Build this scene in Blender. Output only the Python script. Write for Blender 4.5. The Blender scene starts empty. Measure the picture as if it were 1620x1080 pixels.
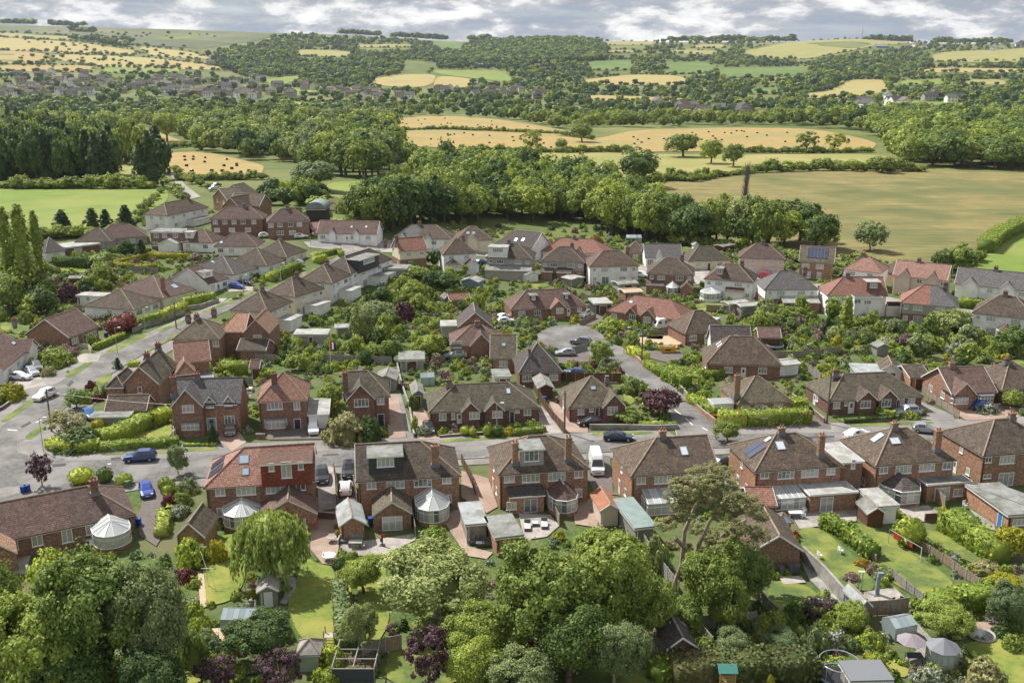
import bpy, math, random
import numpy as np
from mathutils import Vector, Matrix
from mathutils.geometry import delaunay_2d_cdt
R = math.radians
rnd = random.Random(7)
sc = bpy.context.scene
# ------------------------------------------------------------------ camera
FPX, PITCH, HC = 1550.0, R(15.6), 56.0          # focal length in photo pixels, tilt, height
cam = bpy.data.cameras.new('camera'); camo = bpy.data.objects.new('camera', cam)
sc.collection.objects.link(camo); sc.camera = camo
camo.location = (0, 0, HC); camo.rotation_euler = (R(90)-PITCH, 0, 0)
cam.sensor_width = 36; cam.lens = 36*FPX/1620; cam.clip_end = 30000; cam.clip_start = 0.5
# ------------------------------------------------------------------ world, sun, exposure
SUN_EL, SUN_AZ = R(50), R(-48)                   # azimuth from +Y (view direction) towards -X: ahead on the left
w = bpy.data.worlds.new('World'); sc.world = w; w.use_nodes = True
nt = w.node_tree; nt.nodes.clear()
def N(t, tree=None, **kw):
    n = (tree or nt).nodes.new(t)
    for k, v in kw.items(): setattr(n, k, v)
    return n
def Lk(a, b, tree=None): (tree or nt).links.new(a, b)
sky = N('ShaderNodeTexSky', sky_type='NISHITA'); sky.sun_disc = False
sky.sun_elevation = SUN_EL; sky.sun_rotation = -SUN_AZ if False else SUN_AZ; sky.altitude = 100
bg = N('ShaderNodeBackground'); bg.inputs[1].default_value = 0.125
out = N('ShaderNodeOutputWorld'); Lk(bg.outputs[0], out.inputs[0])
geo = N('ShaderNodeTexCoord'); sep = N('ShaderNodeSeparateXYZ'); Lk(geo.outputs['Generated'], sep.inputs[0])
def M_(op, a, b=None, tree=None, clamp=False):
    m = N('ShaderNodeMath', tree, operation=op); m.use_clamp = clamp
    for i, v in enumerate((a, b)):
        if v is None: continue
        if isinstance(v, (int, float)): m.inputs[i].default_value = v
        else: Lk(v, m.inputs[i], tree)
    return m.outputs[0]
zz = M_('ADD', M_('MAXIMUM', sep.outputs[2], 0.0), 0.05)
cx = M_('DIVIDE', sep.outputs[0], zz); cy = M_('DIVIDE', sep.outputs[1], zz)
cmb = N('ShaderNodeCombineXYZ'); Lk(cx, cmb.inputs[0]); Lk(cy, cmb.inputs[1])
def noise(vec, scale, detail, rough, tree=None, dist=0.0):
    n = N('ShaderNodeTexNoise', tree); n.inputs['Scale'].default_value = scale; n.inputs['Detail'].default_value = detail
    n.inputs['Roughness'].default_value = rough; n.inputs['Distortion'].default_value = dist
    if vec is not None: Lk(vec, n.inputs['Vector'], tree)
    return n
def ramp(fac, stops, tree=None):
    r = N('ShaderNodeValToRGB', tree); el = r.color_ramp.elements
    while len(el) < len(stops): el.new(0.5)
    for e, (p, c) in zip(el, stops):
        e.position = p; e.color = (c[0], c[1], c[2], 1) if len(c) == 3 else c
    Lk(fac, r.inputs[0], tree); return r.outputs[0]
def mixc(fac, a, b, tree=None, bt='MIX'):
    m = N('ShaderNodeMix', tree, data_type='RGBA', blend_type=bt)
    for i, v in ((0, fac), (6, a), (7, b)):
        if isinstance(v, (int, float)): m.inputs[i].default_value = v
        elif isinstance(v, tuple): m.inputs[i].default_value = (v[0], v[1], v[2], 1)
        else: Lk(v, m.inputs[i], tree)
    return m.outputs[2]
# cloud deck: billows seen edge-on near the horizon plus the same deck overhead
st = N('ShaderNodeVectorMath', operation='MULTIPLY'); Lk(geo.outputs['Generated'], st.inputs[0]); st.inputs[1].default_value = (1, 1, 3.0)
n1 = noise(st.outputs[0], 11.0, 9, 0.62, dist=0.2); n2 = noise(cmb.outputs[0], 0.22, 6, 0.6); n3 = noise(st.outputs[0], 26.0, 6, 0.6, dist=0.3)
dens = M_('ADD', M_('MULTIPLY', n1.outputs[0], 0.75), M_('MULTIPLY', n3.outputs[0], 0.25))
ccol = ramp(dens, [(0.4, (1.75, 2.1, 2.75)), (0.47, (2.1, 2.35, 2.75)), (0.515, (3.1, 3.2, 3.45)), (0.545, (4.6, 4.6, 4.65)), (0.6, (5.8, 5.75, 5.7))])
cov = ramp(M_('ADD', M_('MULTIPLY', n2.outputs[0], 0.6), M_('MULTIPLY', n1.outputs[0], 0.4)), [(0.33, (0.55, 0.55, 0.55)), (0.47, (1, 1, 1))])
Lk(mixc(cov, sky.outputs[0], ccol), bg.inputs[0])
sun = bpy.data.lights.new('sun', 'SUN'); sun.energy = 5.0; sun.angle = R(0.9); sun.color = (1, 0.965, 0.9)
suno = bpy.data.objects.new('sun', sun); sc.collection.objects.link(suno)
sdir = Vector((math.sin(SUN_AZ)*math.cos(SUN_EL), math.cos(SUN_AZ)*math.cos(SUN_EL), math.sin(SUN_EL)))
suno.rotation_euler = sdir.to_track_quat('Z', 'Y').to_euler(); suno.location = (0, 0, 300)
sc.view_settings.view_transform = 'Standard'; sc.view_settings.look = 'None'
sc.view_settings.exposure = 0.55; sc.view_settings.gamma = 1; sc.view_settings.use_curve_mapping = False
sc.render.engine = 'CYCLES'
sc.cycles.max_bounces = 6; sc.cycles.transparent_max_bounces = 6; sc.cycles.volume_bounces = 0
# ------------------------------------------------------------------ terrain and projection helpers
SKX = [-400, 0, 100, 300, 430, 540, 700, 800, 870, 950, 1080, 1250, 1350, 1450, 1620, 2100]
SKY = [34, 38, 41, 46, 51, 54, 64, 66, 62, 66, 66, 66, 62, 68, 69, 70]
def sst(a, b, v):
    t = np.clip((v-a)/(b-a), 0, 1); return t*t*(3-2*t)
def hz(X, Y):
    X = np.asarray(X, float); Y = np.asarray(Y, float)
    z = 8*sst(200, 330, Y)*sst(20, -60, X)*(1-sst(420, 650, Y))
    ax = 810+1610*X/np.maximum(Y, 1)
    Z = 56+4500*(107-np.interp(ax, SKX, SKY))/1671
    t = np.clip((Y-1300)/3200, 0, 1)
    z = z+Z*t**1.3*(1-0.9*np.clip((Y-4500)/2500, 0, 1))
    am = sst(1500, 2400, Y)*(1-sst(4000, 4500, Y))
    z = z+am*7*np.sin(X/210+1.3)*np.sin(Y/230+X/500)
    z = z+34*np.exp(-((X-150)/260)**2-((Y-3400)/330)**2)
    return z
def hs(x, y): return float(hz(x, y))
def ray(x, y):
    u = (x-810)/FPX; v = (y-540)/FPX
    return (u, math.cos(PITCH)-v*math.sin(PITCH), -(math.sin(PITCH)+v*math.cos(PITCH)))
TS = np.concatenate([np.linspace(60, 700, 161), np.geomspace(706, 4600, 330)])
def G(x, y, z=0.0):
    """point of the ground (plus z) seen at photo pixel x, y"""
    d = ray(x, y)
    if d[2] < -1e-6:
        t = (z-HC)/d[2]
        if d[1]*t < 198 or (d[0]*t > 22 and d[1]*t < 1290): return Vector((d[0]*t, d[1]*t, z))
    t = TS/d[1]
    dz = HC+d[2]*t-z-hz(d[0]*t, TS)
    i = np.argmax(dz < 0)
    if dz[i] >= 0: t = 4500/d[1]; return Vector((d[0]*t, 4500., hs(d[0]*t, 4500)+z))
    if i == 0: i = 1
    f = dz[i-1]/(dz[i-1]-dz[i]); tt = t[i-1]+(t[i]-t[i-1])*f
    return Vector((d[0]*tt, d[1]*tt, HC+d[2]*tt))
def scale_at(p): return FPX/(p[1]*math.cos(PITCH)-(p[2]-HC)*math.sin(PITCH))   # photo pixels per metre
ZN = {'A': (0, 0), 'Z4': (0, 260), 'Z5': (405, 260), 'Z6': (810, 260), 'Z7': (1215, 260), 'M1': (0, 450), 'M2': (405, 450), 'M3': (810, 450), 'M4': (1215, 450),
      'N1': (0, 640), 'N2': (405, 640), 'N3': (810, 640), 'N4': (1215, 640), 'Q1': (0, 810), 'Q2': (405, 810), 'Q3': (810, 810), 'Q4': (1215, 810)}
def pp(s):
    o = (0, 0); k = 1; vals = []; outp = []
    for tkn in s.split():
        if tkn in ZN: o = ZN[tkn]; k = 1 if tkn == 'A' else 4
        else:
            vals.append(float(tkn))
            if len(vals) == 2: outp.append((o[0]+vals[0]/k, o[1]+vals[1]/k)); vals = []
    return outp
C = sc.collection.objects
# ------------------------------------------------------------------ materials
MATS = {}
def mat(name, col, rough=0.8, spec=0.3, metal=0.0):
    m = bpy.data.materials.new(name); m.use_nodes = True
    b = m.node_tree.nodes['Principled BSDF']
    b.inputs['Base Color'].default_value = (*col, 1); b.inputs['Roughness'].default_value = rough
    b.inputs['Metallic'].default_value = metal; b.inputs['Specular IOR Level'].default_value = spec
    MATS[name] = m; return m
def tx(m): return m.node_tree, m.node_tree.nodes['Principled BSDF']
def bump(t, b, h, strength, dist):
    n = N('ShaderNodeBump', t); n.inputs['Strength'].default_value = strength; n.inputs['Distance'].default_value = dist
    Lk(h, n.inputs['Height'], t); Lk(n.outputs[0], b.inputs['Normal'], t)
def noisy(name, c1, c2, scale, rough=0.85, c3=None, s2=None, detail=5, bmp=0.0, spec=0.2):
    m = mat(name, c1, rough, spec); t, b = tx(m)
    tc = N('ShaderNodeNewGeometry', t)
    n = noise(tc.outputs['Position'], scale, detail, 0.65, t)
    c = ramp(n.outputs[0], [(0.35, c1), (0.65, c2)], t)
    if c3:
        k = noise(tc.outputs['Position'], s2 or scale*0.17, 4, 0.6, t)
        c = mixc(ramp(k.outputs[0], [(0.45, (0, 0, 0)), (0.62, (1, 1, 1))], t), c, c3, t)
    Lk(c, b.inputs['Base Color'], t)
    if bmp: bump(t, b, n.outputs[0], 0.6, bmp)
    return m
def wallv(t):
    tc = N('ShaderNodeTexCoord', t); s = N('ShaderNodeSeparateXYZ', t); Lk(tc.outputs['Object'], s.inputs[0], t)
    c = N('ShaderNodeCombineXYZ', t); Lk(M_('ADD', s.outputs[0], s.outputs[1], t), c.inputs[0], t); Lk(s.outputs[2], c.inputs[1], t)
    return tc, c.outputs[0]
def brickmat(name, a, b_, mortar, bw=0.23, bh=0.078, ms=0.012, dirt=(0.10, 0.08, 0.07), dirtamt=0.35, offs=0.5, bd=0.01):
    m = mat(name, a, 0.85, 0.2); t, b = tx(m); tc, v = wallv(t)
    br = N('ShaderNodeTexBrick', t); Lk(v, br.inputs['Vector'], t); br.offset = offs
    br.inputs['Color1'].default_value = (*a, 1); br.inputs['Color2'].default_value = (*b_, 1); br.inputs['Mortar'].default_value = (*mortar, 1)
    br.inputs['Scale'].default_value = 1; br.inputs['Brick Width'].default_value = bw; br.inputs['Row Height'].default_value = bh
    br.inputs['Mortar Size'].default_value = ms; br.inputs['Bias'].default_value = 0.0
    n = noise(tc.outputs['Object'], 0.9, 8, 0.7, t); oi = N('ShaderNodeObjectInfo', t)
    n2 = noise(tc.outputs['Object'], 6.0, 5, 0.7, t)
    c = mixc(ramp(n.outputs[0], [(0.42, (0, 0, 0)), (0.75, (dirtamt,)*3)], t), br.outputs[0], dirt, t)
    n3_ = noise(tc.outputs['Object'], 2.6, 2, 0.5, t)
    c = mixc(0.8, c, ramp(n2.outputs[0], [(0.33, (0.45, 0.45, 0.45)), (0.67, (1.6, 1.58, 1.55))], t), t, 'MULTIPLY')
    c = mixc(0.5, c, ramp(n3_.outputs[0], [(0.36, (0.6, 0.6, 0.6)), (0.64, (1.35, 1.35, 1.35))], t), t, 'MULTIPLY')
    c = mixc(1.0, c, ramp(oi.outputs['Random'], [(0, (0.84, 0.86, 0.88)), (1, (1.15, 1.1, 1.06))], t), t, 'MULTIPLY')
    Lk(c, b.inputs['Base Color'], t)
    bump(t, b, br.outputs[1], 0.4, -bd); return m
brickmat('brick_red', (0.33, 0.155, 0.095), (0.225, 0.10, 0.065), (0.28, 0.23, 0.19))
brickmat('brick_orange', (0.41, 0.205, 0.12), (0.29, 0.135, 0.08), (0.32, 0.26, 0.2))
brickmat('brick_brown', (0.34, 0.19, 0.11), (0.27, 0.14, 0.08), (0.3, 0.24, 0.19))
brickmat('brick_dark', (0.23, 0.10, 0.075), (0.17, 0.075, 0.06), (0.2, 0.16, 0.14))
def tile(name, a, b_, moss=(0.10, 0.10, 0.055), amt=0.4, bw=0.3, rh=0.15, d=0.02):
    return brickmat(name, a, b_, tuple(x*0.45 for x in a), bw, rh, 0.022, moss, amt, bd=d)
tile('tile_brown', (0.118, 0.09, 0.074), (0.075, 0.058, 0.049), (0.17, 0.145, 0.10), 0.6)
tile('tile_olive', (0.125, 0.11, 0.084), (0.085, 0.076, 0.06), (0.20, 0.17, 0.11), 0.6)
tile('tile_dark', (0.095, 0.085, 0.083), (0.075, 0.07, 0.072), (0.14, 0.12, 0.10), 0.5)
tile('tile_grey', (0.17, 0.165, 0.165), (0.125, 0.12, 0.122), (0.13, 0.12, 0.11), 0.4)
tile('tile_red', (0.30, 0.155, 0.12), (0.225, 0.115, 0.09), (0.17, 0.12, 0.10), 0.5)
tile('tile_pink', (0.34, 0.2, 0.16), (0.26, 0.145, 0.115), (0.22, 0.16, 0.14), 0.4)
tile('tile_orange', (0.42, 0.26, 0.18), (0.35, 0.21, 0.15), (0.36, 0.2, 0.14), 0.3)
tile('tile_plum', (0.145, 0.095, 0.085), (0.098, 0.065, 0.06), (0.19, 0.15, 0.12), 0.5)
tile('tile_pan', (0.27, 0.15, 0.115), (0.22, 0.12, 0.095), (0.13, 0.11, 0.08), 0.4, 0.3, 0.3, 0.05)
brickmat('tile_hung', (0.25, 0.07, 0.045), (0.19, 0.055, 0.038), (0.12, 0.04, 0.03), 0.2, 0.1)
noisy('render_white', (0.84, 0.84, 0.83), (0.76, 0.76, 0.74), 0.7, 0.9, (0.68, 0.67, 0.63), 0.4)
noisy('render_cream', (0.72, 0.66, 0.5), (0.6, 0.54, 0.42), 0.7, 0.9)
noisy('render_pink', (0.62, 0.5, 0.42), (0.52, 0.42, 0.36), 0.7, 0.9)
noisy('render_grey', (0.38, 0.35, 0.31), (0.3, 0.28, 0.25), 1.2, 0.9)
noisy('concrete', (0.36, 0.34, 0.31), (0.26, 0.25, 0.23), 1.5, 0.9, (0.2, 0.19, 0.17), 0.6)
noisy('felt_roof', (0.27, 0.275, 0.26), (0.19, 0.195, 0.185), 1.2, 0.9, (0.14, 0.14, 0.12), 0.5)
noisy('flat_white', (0.40, 0.40, 0.385), (0.28, 0.28, 0.265), 1.0, 0.8, (0.26, 0.25, 0.22), 0.5)
noisy('sheet_green', (0.23, 0.29, 0.27), (0.17, 0.22, 0.21), 0.8, 0.7)
noisy('sheet_grey', (0.36, 0.38, 0.38), (0.27, 0.29, 0.29), 0.8, 0.7, (0.2, 0.2, 0.18), 0.5)
noisy('rust_roof', (0.36, 0.15, 0.08), (0.25, 0.115, 0.07), 1.3, 0.8)
noisy('wood_brown', (0.15, 0.075, 0.045), (0.10, 0.05, 0.035), 3, 0.8)
noisy('wood_fence', (0.30, 0.22, 0.15), (0.2, 0.15, 0.11), 2.5, 0.9, (0.26, 0.24, 0.2), 0.5)
noisy('wood_grey', (0.30, 0.28, 0.25), (0.2, 0.19, 0.17), 2.5, 0.9)
noisy('bark', (0.17, 0.13, 0.10), (0.10, 0.08, 0.065), 4, 0.95)
noisy('bark_pale', (0.36, 0.29, 0.23), (0.22, 0.17, 0.13), 2, 0.9)
noisy('asphalt', (0.165, 0.157, 0.15), (0.10, 0.095, 0.092), 1.3, 0.9, (0.21, 0.2, 0.188), 0.16, 12)
noisy('asphalt_patch', (0.085, 0.082, 0.08), (0.065, 0.063, 0.062), 2, 0.9)
noisy('asphalt_pale', (0.27, 0.25, 0.225), (0.21, 0.195, 0.175), 0.9, 0.9, (0.32, 0.3, 0.27), 0.1, 8)
noisy('pavement', (0.215, 0.20, 0.19), (0.165, 0.155, 0.148), 1.5, 0.9, (0.25, 0.235, 0.22), 0.2, 8)
noisy('tarmac_drive', (0.16, 0.135, 0.125), (0.12, 0.105, 0.1), 1.2, 0.9)
noisy('block_paving', (0.33, 0.235, 0.185), (0.24, 0.175, 0.14), 2.4, 0.9, (0.36, 0.27, 0.22), 0.3)
noisy('slabs', (0.40, 0.36, 0.32), (0.30, 0.275, 0.25), 1.6, 0.9, (0.24, 0.22, 0.2), 0.35)
noisy('kerb_stone', (0.36, 0.35, 0.33), (0.26, 0.25, 0.24), 3, 0.9)
noisy('line_paint', (0.7, 0.7, 0.68), (0.5, 0.5, 0.48), 5, 0.7)
noisy('soil', (0.12, 0.085, 0.06), (0.08, 0.06, 0.045), 1.5, 0.95, (0.09, 0.10, 0.04), 0.4)
noisy('gravel', (0.50, 0.38, 0.26), (0.38, 0.29, 0.2), 3, 0.95)
noisy('lawn', (0.115, 0.155, 0.045), (0.075, 0.11, 0.033), 2.2, 0.95, (0.20, 0.22, 0.05), 0.25, 8, 0.02)
noisy('lawn_bright', (0.185, 0.225, 0.045), (0.12, 0.16, 0.032), 1.6, 0.95, (0.25, 0.245, 0.06), 0.25, 8, 0.02)
noisy('garden_ground', (0.10, 0.14, 0.035), (0.05, 0.085, 0.025), 0.9, 0.95, (0.125, 0.125, 0.06), 0.16, 8, 0.04)
noisy('meadow', (0.17, 0.23, 0.04), (0.12, 0.175, 0.035), 0.09, 0.95, (0.20, 0.23, 0.06), 0.02, 9)
noisy('meadow_dull', (0.26, 0.25, 0.08), (0.19, 0.2, 0.065), 0.08, 0.95, (0.30, 0.26, 0.10), 0.02, 9)
noisy('meadow_deep', (0.11, 0.17, 0.04), (0.085, 0.135, 0.035), 0.05, 0.95, (0.13, 0.18, 0.05), 0.01, 9)
noisy('hay', (0.36, 0.255, 0.10), (0.28, 0.20, 0.075), 0.12, 0.95, (0.26, 0.22, 0.085), 0.015, 9)
noisy('hay_far', (0.36, 0.275, 0.11), (0.28, 0.225, 0.09), 0.02, 0.95, (0.31, 0.28, 0.11), 0.008, 9)
noisy('moor', (0.105, 0.12, 0.055), (0.075, 0.09, 0.045), 0.012, 0.95, (0.15, 0.15, 0.075), 0.004, 9)
m_ = noisy('wheat', (0.24, 0.195, 0.08), (0.155, 0.14, 0.055), 0.07, 0.95, (0.115, 0.125, 0.045), 0.016, 12)
t_, b_ = tx(m_)      # crop rows
tc_ = N('ShaderNodeNewGeometry', t_); mp_ = N('ShaderNodeMapping', t_); mp_.inputs['Scale'].default_value = (0.03, 0.55, 1); mp_.inputs['Rotation'].default_value = (0, 0, 0.12)
Lk(tc_.outputs['Position'], mp_.inputs[0], t_); nn_ = noise(mp_.outputs[0], 1.0, 6, 0.7, t_)
old_ = b_.inputs['Base Color'].links[0].from_socket
Lk(mixc(0.5, old_, ramp(nn_.outputs[0], [(0.36, (0.45, 0.5, 0.5)), (0.64, (1.45, 1.4, 1.3))], t_), t_, 'MULTIPLY'), b_.inputs['Base Color'], t_)
mat('upvc', (0.78, 0.78, 0.77), 0.4, 0.5); mat('fascia', (0.7, 0.69, 0.66), 0.5); mat('black_plastic', (0.03, 0.03, 0.033), 0.5)
mat('charcoal', (0.055, 0.058, 0.065), 0.7); mat('steel', (0.45, 0.46, 0.47), 0.4, 0.5, 0.6); mat('lead', (0.17, 0.175, 0.19), 0.6)
mat('blue_paint', (0.03, 0.17, 0.45), 0.5); mat('bin_blue', (0.02, 0.06, 0.26), 0.5); mat('bin_green', (0.09, 0.16, 0.07), 0.5); mat('bin_grey', (0.1, 0.1, 0.11), 0.5)
mat('door_dark', (0.03, 0.035, 0.05), 0.4); mat('door_grey', (0.26, 0.33, 0.38), 0.5); mat('door_white', (0.72, 0.72, 0.72), 0.4)
mat('tyre', (0.015, 0.015, 0.015), 0.8); mat('rim', (0.4, 0.4, 0.42), 0.35, 0.5, 0.7); mat('lamp_red', (0.4, 0.01, 0.01), 0.3); mat('lamp_clear', (0.7, 0.7, 0.72), 0.2)
mat('poly_green', (0.06, 0.2, 0.17), 0.6); mat('cloth_white', (0.75, 0.73, 0.72), 0.9); mat('cloth_red', (0.5, 0.03, 0.03), 0.9); mat('cloth_blue', (0.03, 0.05, 0.25), 0.9)
mat('parasol_cloth', (0.25, 0.215, 0.235), 0.9); mat('summer_green', (0.30, 0.34, 0.25), 0.7); mat('teal', (0.06, 0.32, 0.30), 0.6); mat('play_wood', (0.4, 0.26, 0.1), 0.8)
mat('rattan', (0.13, 0.125, 0.125), 0.8); mat('terracotta', (0.30, 0.15, 0.10), 0.8); mat('skip_yellow', (0.62, 0.34, 0.03), 0.5); mat('blue_grey', (0.19, 0.24, 0.29), 0.6)
mat('bale_black', (0.012, 0.012, 0.014), 0.35); mat('green_iron', (0.17, 0.24, 0.2), 0.6); mat('black_tin', (0.05, 0.045, 0.045), 0.7); mat('plastic_white', (0.78, 0.78, 0.78), 0.5)
mat('skin', (0.5, 0.3, 0.22), 0.6); mat('hair', (0.08, 0.05, 0.03), 0.8); mat('orange_plastic', (0.6, 0.17, 0.05), 0.5); mat('lime_plastic', (0.3, 0.6, 0.03), 0.5)
def glassmat(name, lo, hi, rough=0.08):
    m = mat(name, lo, rough, 0.8); t, b = tx(m)
    oi = N('ShaderNodeObjectInfo', t); tc = N('ShaderNodeTexCoord', t); n = noise(tc.outputs['Object'], 1.2, 3, 0.6, t)
    v = M_('ADD', oi.outputs['Random'], M_('MULTIPLY', n.outputs[0], 0.5), t)
    Lk(ramp(v, [(0.45, lo), (1.15, hi)], t), b.inputs['Base Color'], t); b.inputs['Coat Weight'].default_value = 0.5; return m
glassmat('glass', (0.035, 0.045, 0.055), (0.42, 0.42, 0.4)); glassmat('glass_dark', (0.02, 0.025, 0.03), (0.05, 0.055, 0.06))
glassmat('skylight_glass', (0.28, 0.34, 0.42), (0.6, 0.66, 0.72), 0.15); glassmat('poly_roof', (0.24, 0.26, 0.26), (0.42, 0.43, 0.42), 0.35); glassmat('solar', (0.02, 0.028, 0.06), (0.03, 0.04, 0.08), 0.25)
glassmat('greenhouse_glass', (0.2, 0.26, 0.27), (0.34, 0.4, 0.4), 0.15)
def paint(name, col, metal=0.3):
    m = mat(name, col, 0.3, 0.5, metal); tx(m)[1].inputs['Coat Weight'].default_value = 0.8; return m
paint('car_blue_dark', (0.03, 0.06, 0.2)); paint('car_blue', (0.02, 0.06, 0.3), 0.1); paint('car_black', (0.02, 0.021, 0.024)); paint('car_white', (0.75, 0.75, 0.75), 0.0)
paint('car_silver', (0.42, 0.45, 0.48), 0.6); paint('car_navy', (0.018, 0.03, 0.06)); paint('car_bronze', (0.22, 0.19, 0.17), 0.5); paint('car_red', (0.5, 0.01, 0.015), 0.1); paint('car_grey', (0.16, 0.17, 0.18), 0.4); paint('car_cyan', (0.02, 0.12, 0.3), 0.1)
# foliage: colour varies from plant to plant and over clumps
def leafmat(name, c1, c2, c3=None, var=0.35, trans=0.36, sc1=0.6):
    gn = (2.45, 2.2, 1.9) if name in ('leaf_mid', 'leaf_hedge', 'leaf_light', 'leaf_silver', 'leaf_willow') else (2.1, 2.05, 1.9)
    if name == 'leaf_far': gn = (1.45, 1.6, 1.9)  # far woods darker and bluer: cloud shade tinted into the leaf colour
    if 'flower' in name or name in ('leaf_purple', 'leaf_red', 'leaf_yellow', 'leaf_pine', 'leaf_hedge_brown', 'twig'): gn = (.88, .9, .95)
    if 'light' in name or 'willow' in name or 'silver' in name: gn = (1.3, 1.38, 1.3)
    c1, c2 = [tuple(a*b for a, b in zip(c, gn)) for c in (c1, c2)]; c3 = tuple(a*b for a, b in zip(c3, gn)) if c3 else None
    m = bpy.data.materials.new(name); m.use_nodes = True; t = m.node_tree; b = t.nodes['Principled BSDF']; o = t.nodes['Material Output']
    b.inputs['Roughness'].default_value = 0.62; b.inputs['Specular IOR Level'].default_value = 0.25
    gp = N('ShaderNodeNewGeometry', t); oi = N('ShaderNodeObjectInfo', t)
    n = noise(gp.outputs['Position'], sc1, 3, 0.6, t)
    v = M_('ADD', M_('MULTIPLY', gp.outputs['Random Per Island'], 0.55, t), M_('MULTIPLY', n.outputs[0], 0.55, t), t)
    stops = [(0.25, c1), (0.6, c2)]
    if c3: stops.append((0.85, c3))
    c = ramp(v, stops, t)
    c = mixc(1.0, c, ramp(oi.outputs['Random'], [(0.0, (1-var, 1-var*0.8, 1-var*0.6)), (0.5, (1, 1, 1)), (1.0, (1+var, 1+var*0.75, 1+var*0.2))], t), t, 'MULTIPLY')
    Lk(c, b.inputs['Base Color'], t)
    tr = N('ShaderNodeBsdfTranslucent', t); Lk(c, tr.inputs[0], t); mx = N('ShaderNodeMixShader', t); mx.inputs[0].default_value = trans
    Lk(b.outputs[0], mx.inputs[1], t); Lk(tr.outputs[0], mx.inputs[2], t); Lk(mx.outputs[0], o.inputs[0], t)
    MATS[name] = m; return m
leafmat('leaf_mid', (0.05, 0.085, 0.02), (0.105, 0.15, 0.032), (0.2, 0.24, 0.06))
leafmat('leaf_dark', (0.022, 0.042, 0.014), (0.05, 0.082, 0.022), (0.09, 0.125, 0.035))
leafmat('leaf_light', (0.11, 0.155, 0.03), (0.2, 0.245, 0.05), (0.32, 0.34, 0.1))
leafmat('leaf_silver', (0.10, 0.13, 0.05), (0.19, 0.22, 0.09), (0.3, 0.32, 0.15))
leafmat('leaf_willow', (0.14, 0.18, 0.045), (0.25, 0.29, 0.075), (0.35, 0.38, 0.12), 0.1)
leafmat('leaf_yellow', (0.26, 0.27, 0.02), (0.42, 0.4, 0.03), (0.5, 0.46, 0.06), 0.15)
leafmat('leaf_purple', (0.05, 0.018, 0.025), (0.11, 0.045, 0.055), (0.2, 0.12, 0.13), 0.2, 0.2)
leafmat('leaf_red', (0.12, 0.025, 0.025), (0.22, 0.05, 0.045), (0.3, 0.12, 0.1), 0.2, 0.2)
leafmat('leaf_conifer', (0.014, 0.03, 0.012), (0.035, 0.06, 0.022), (0.065, 0.09, 0.035))
leafmat('leaf_pine', (0.2, 0.21, 0.075), (0.36, 0.35, 0.14), (0.5, 0.47, 0.22), 0.1)
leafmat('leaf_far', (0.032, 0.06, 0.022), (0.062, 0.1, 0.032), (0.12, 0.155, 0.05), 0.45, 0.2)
leafmat('leaf_hedge', (0.05, 0.09, 0.018), (0.12, 0.175, 0.03), (0.24, 0.28, 0.05), 0.3)
leafmat('leaf_hedge_brown', (0.07, 0.095, 0.03), (0.13, 0.165, 0.045), (0.26, 0.2, 0.1), 0.1)
leafmat('flower_white', (0.1, 0.14, 0.04), (0.32, 0.34, 0.2), (0.75, 0.74, 0.68), 0.1)
leafmat('flower_cream', (0.16, 0.19, 0.05), (0.42, 0.38, 0.15), (0.62, 0.55, 0.3), 0.1)
leafmat('flower_pink', (0.12, 0.12, 0.06), (0.32, 0.2, 0.18), (0.5, 0.33, 0.35), 0.1)
leafmat('flower_orange', (0.16, 0.16, 0.03), (0.4, 0.25, 0.03), (0.6, 0.35, 0.05), 0.1)
leafmat('twig', (0.2, 0.17, 0.14), (0.3, 0.26, 0.22), None, 0.1, 0.0)
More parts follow.
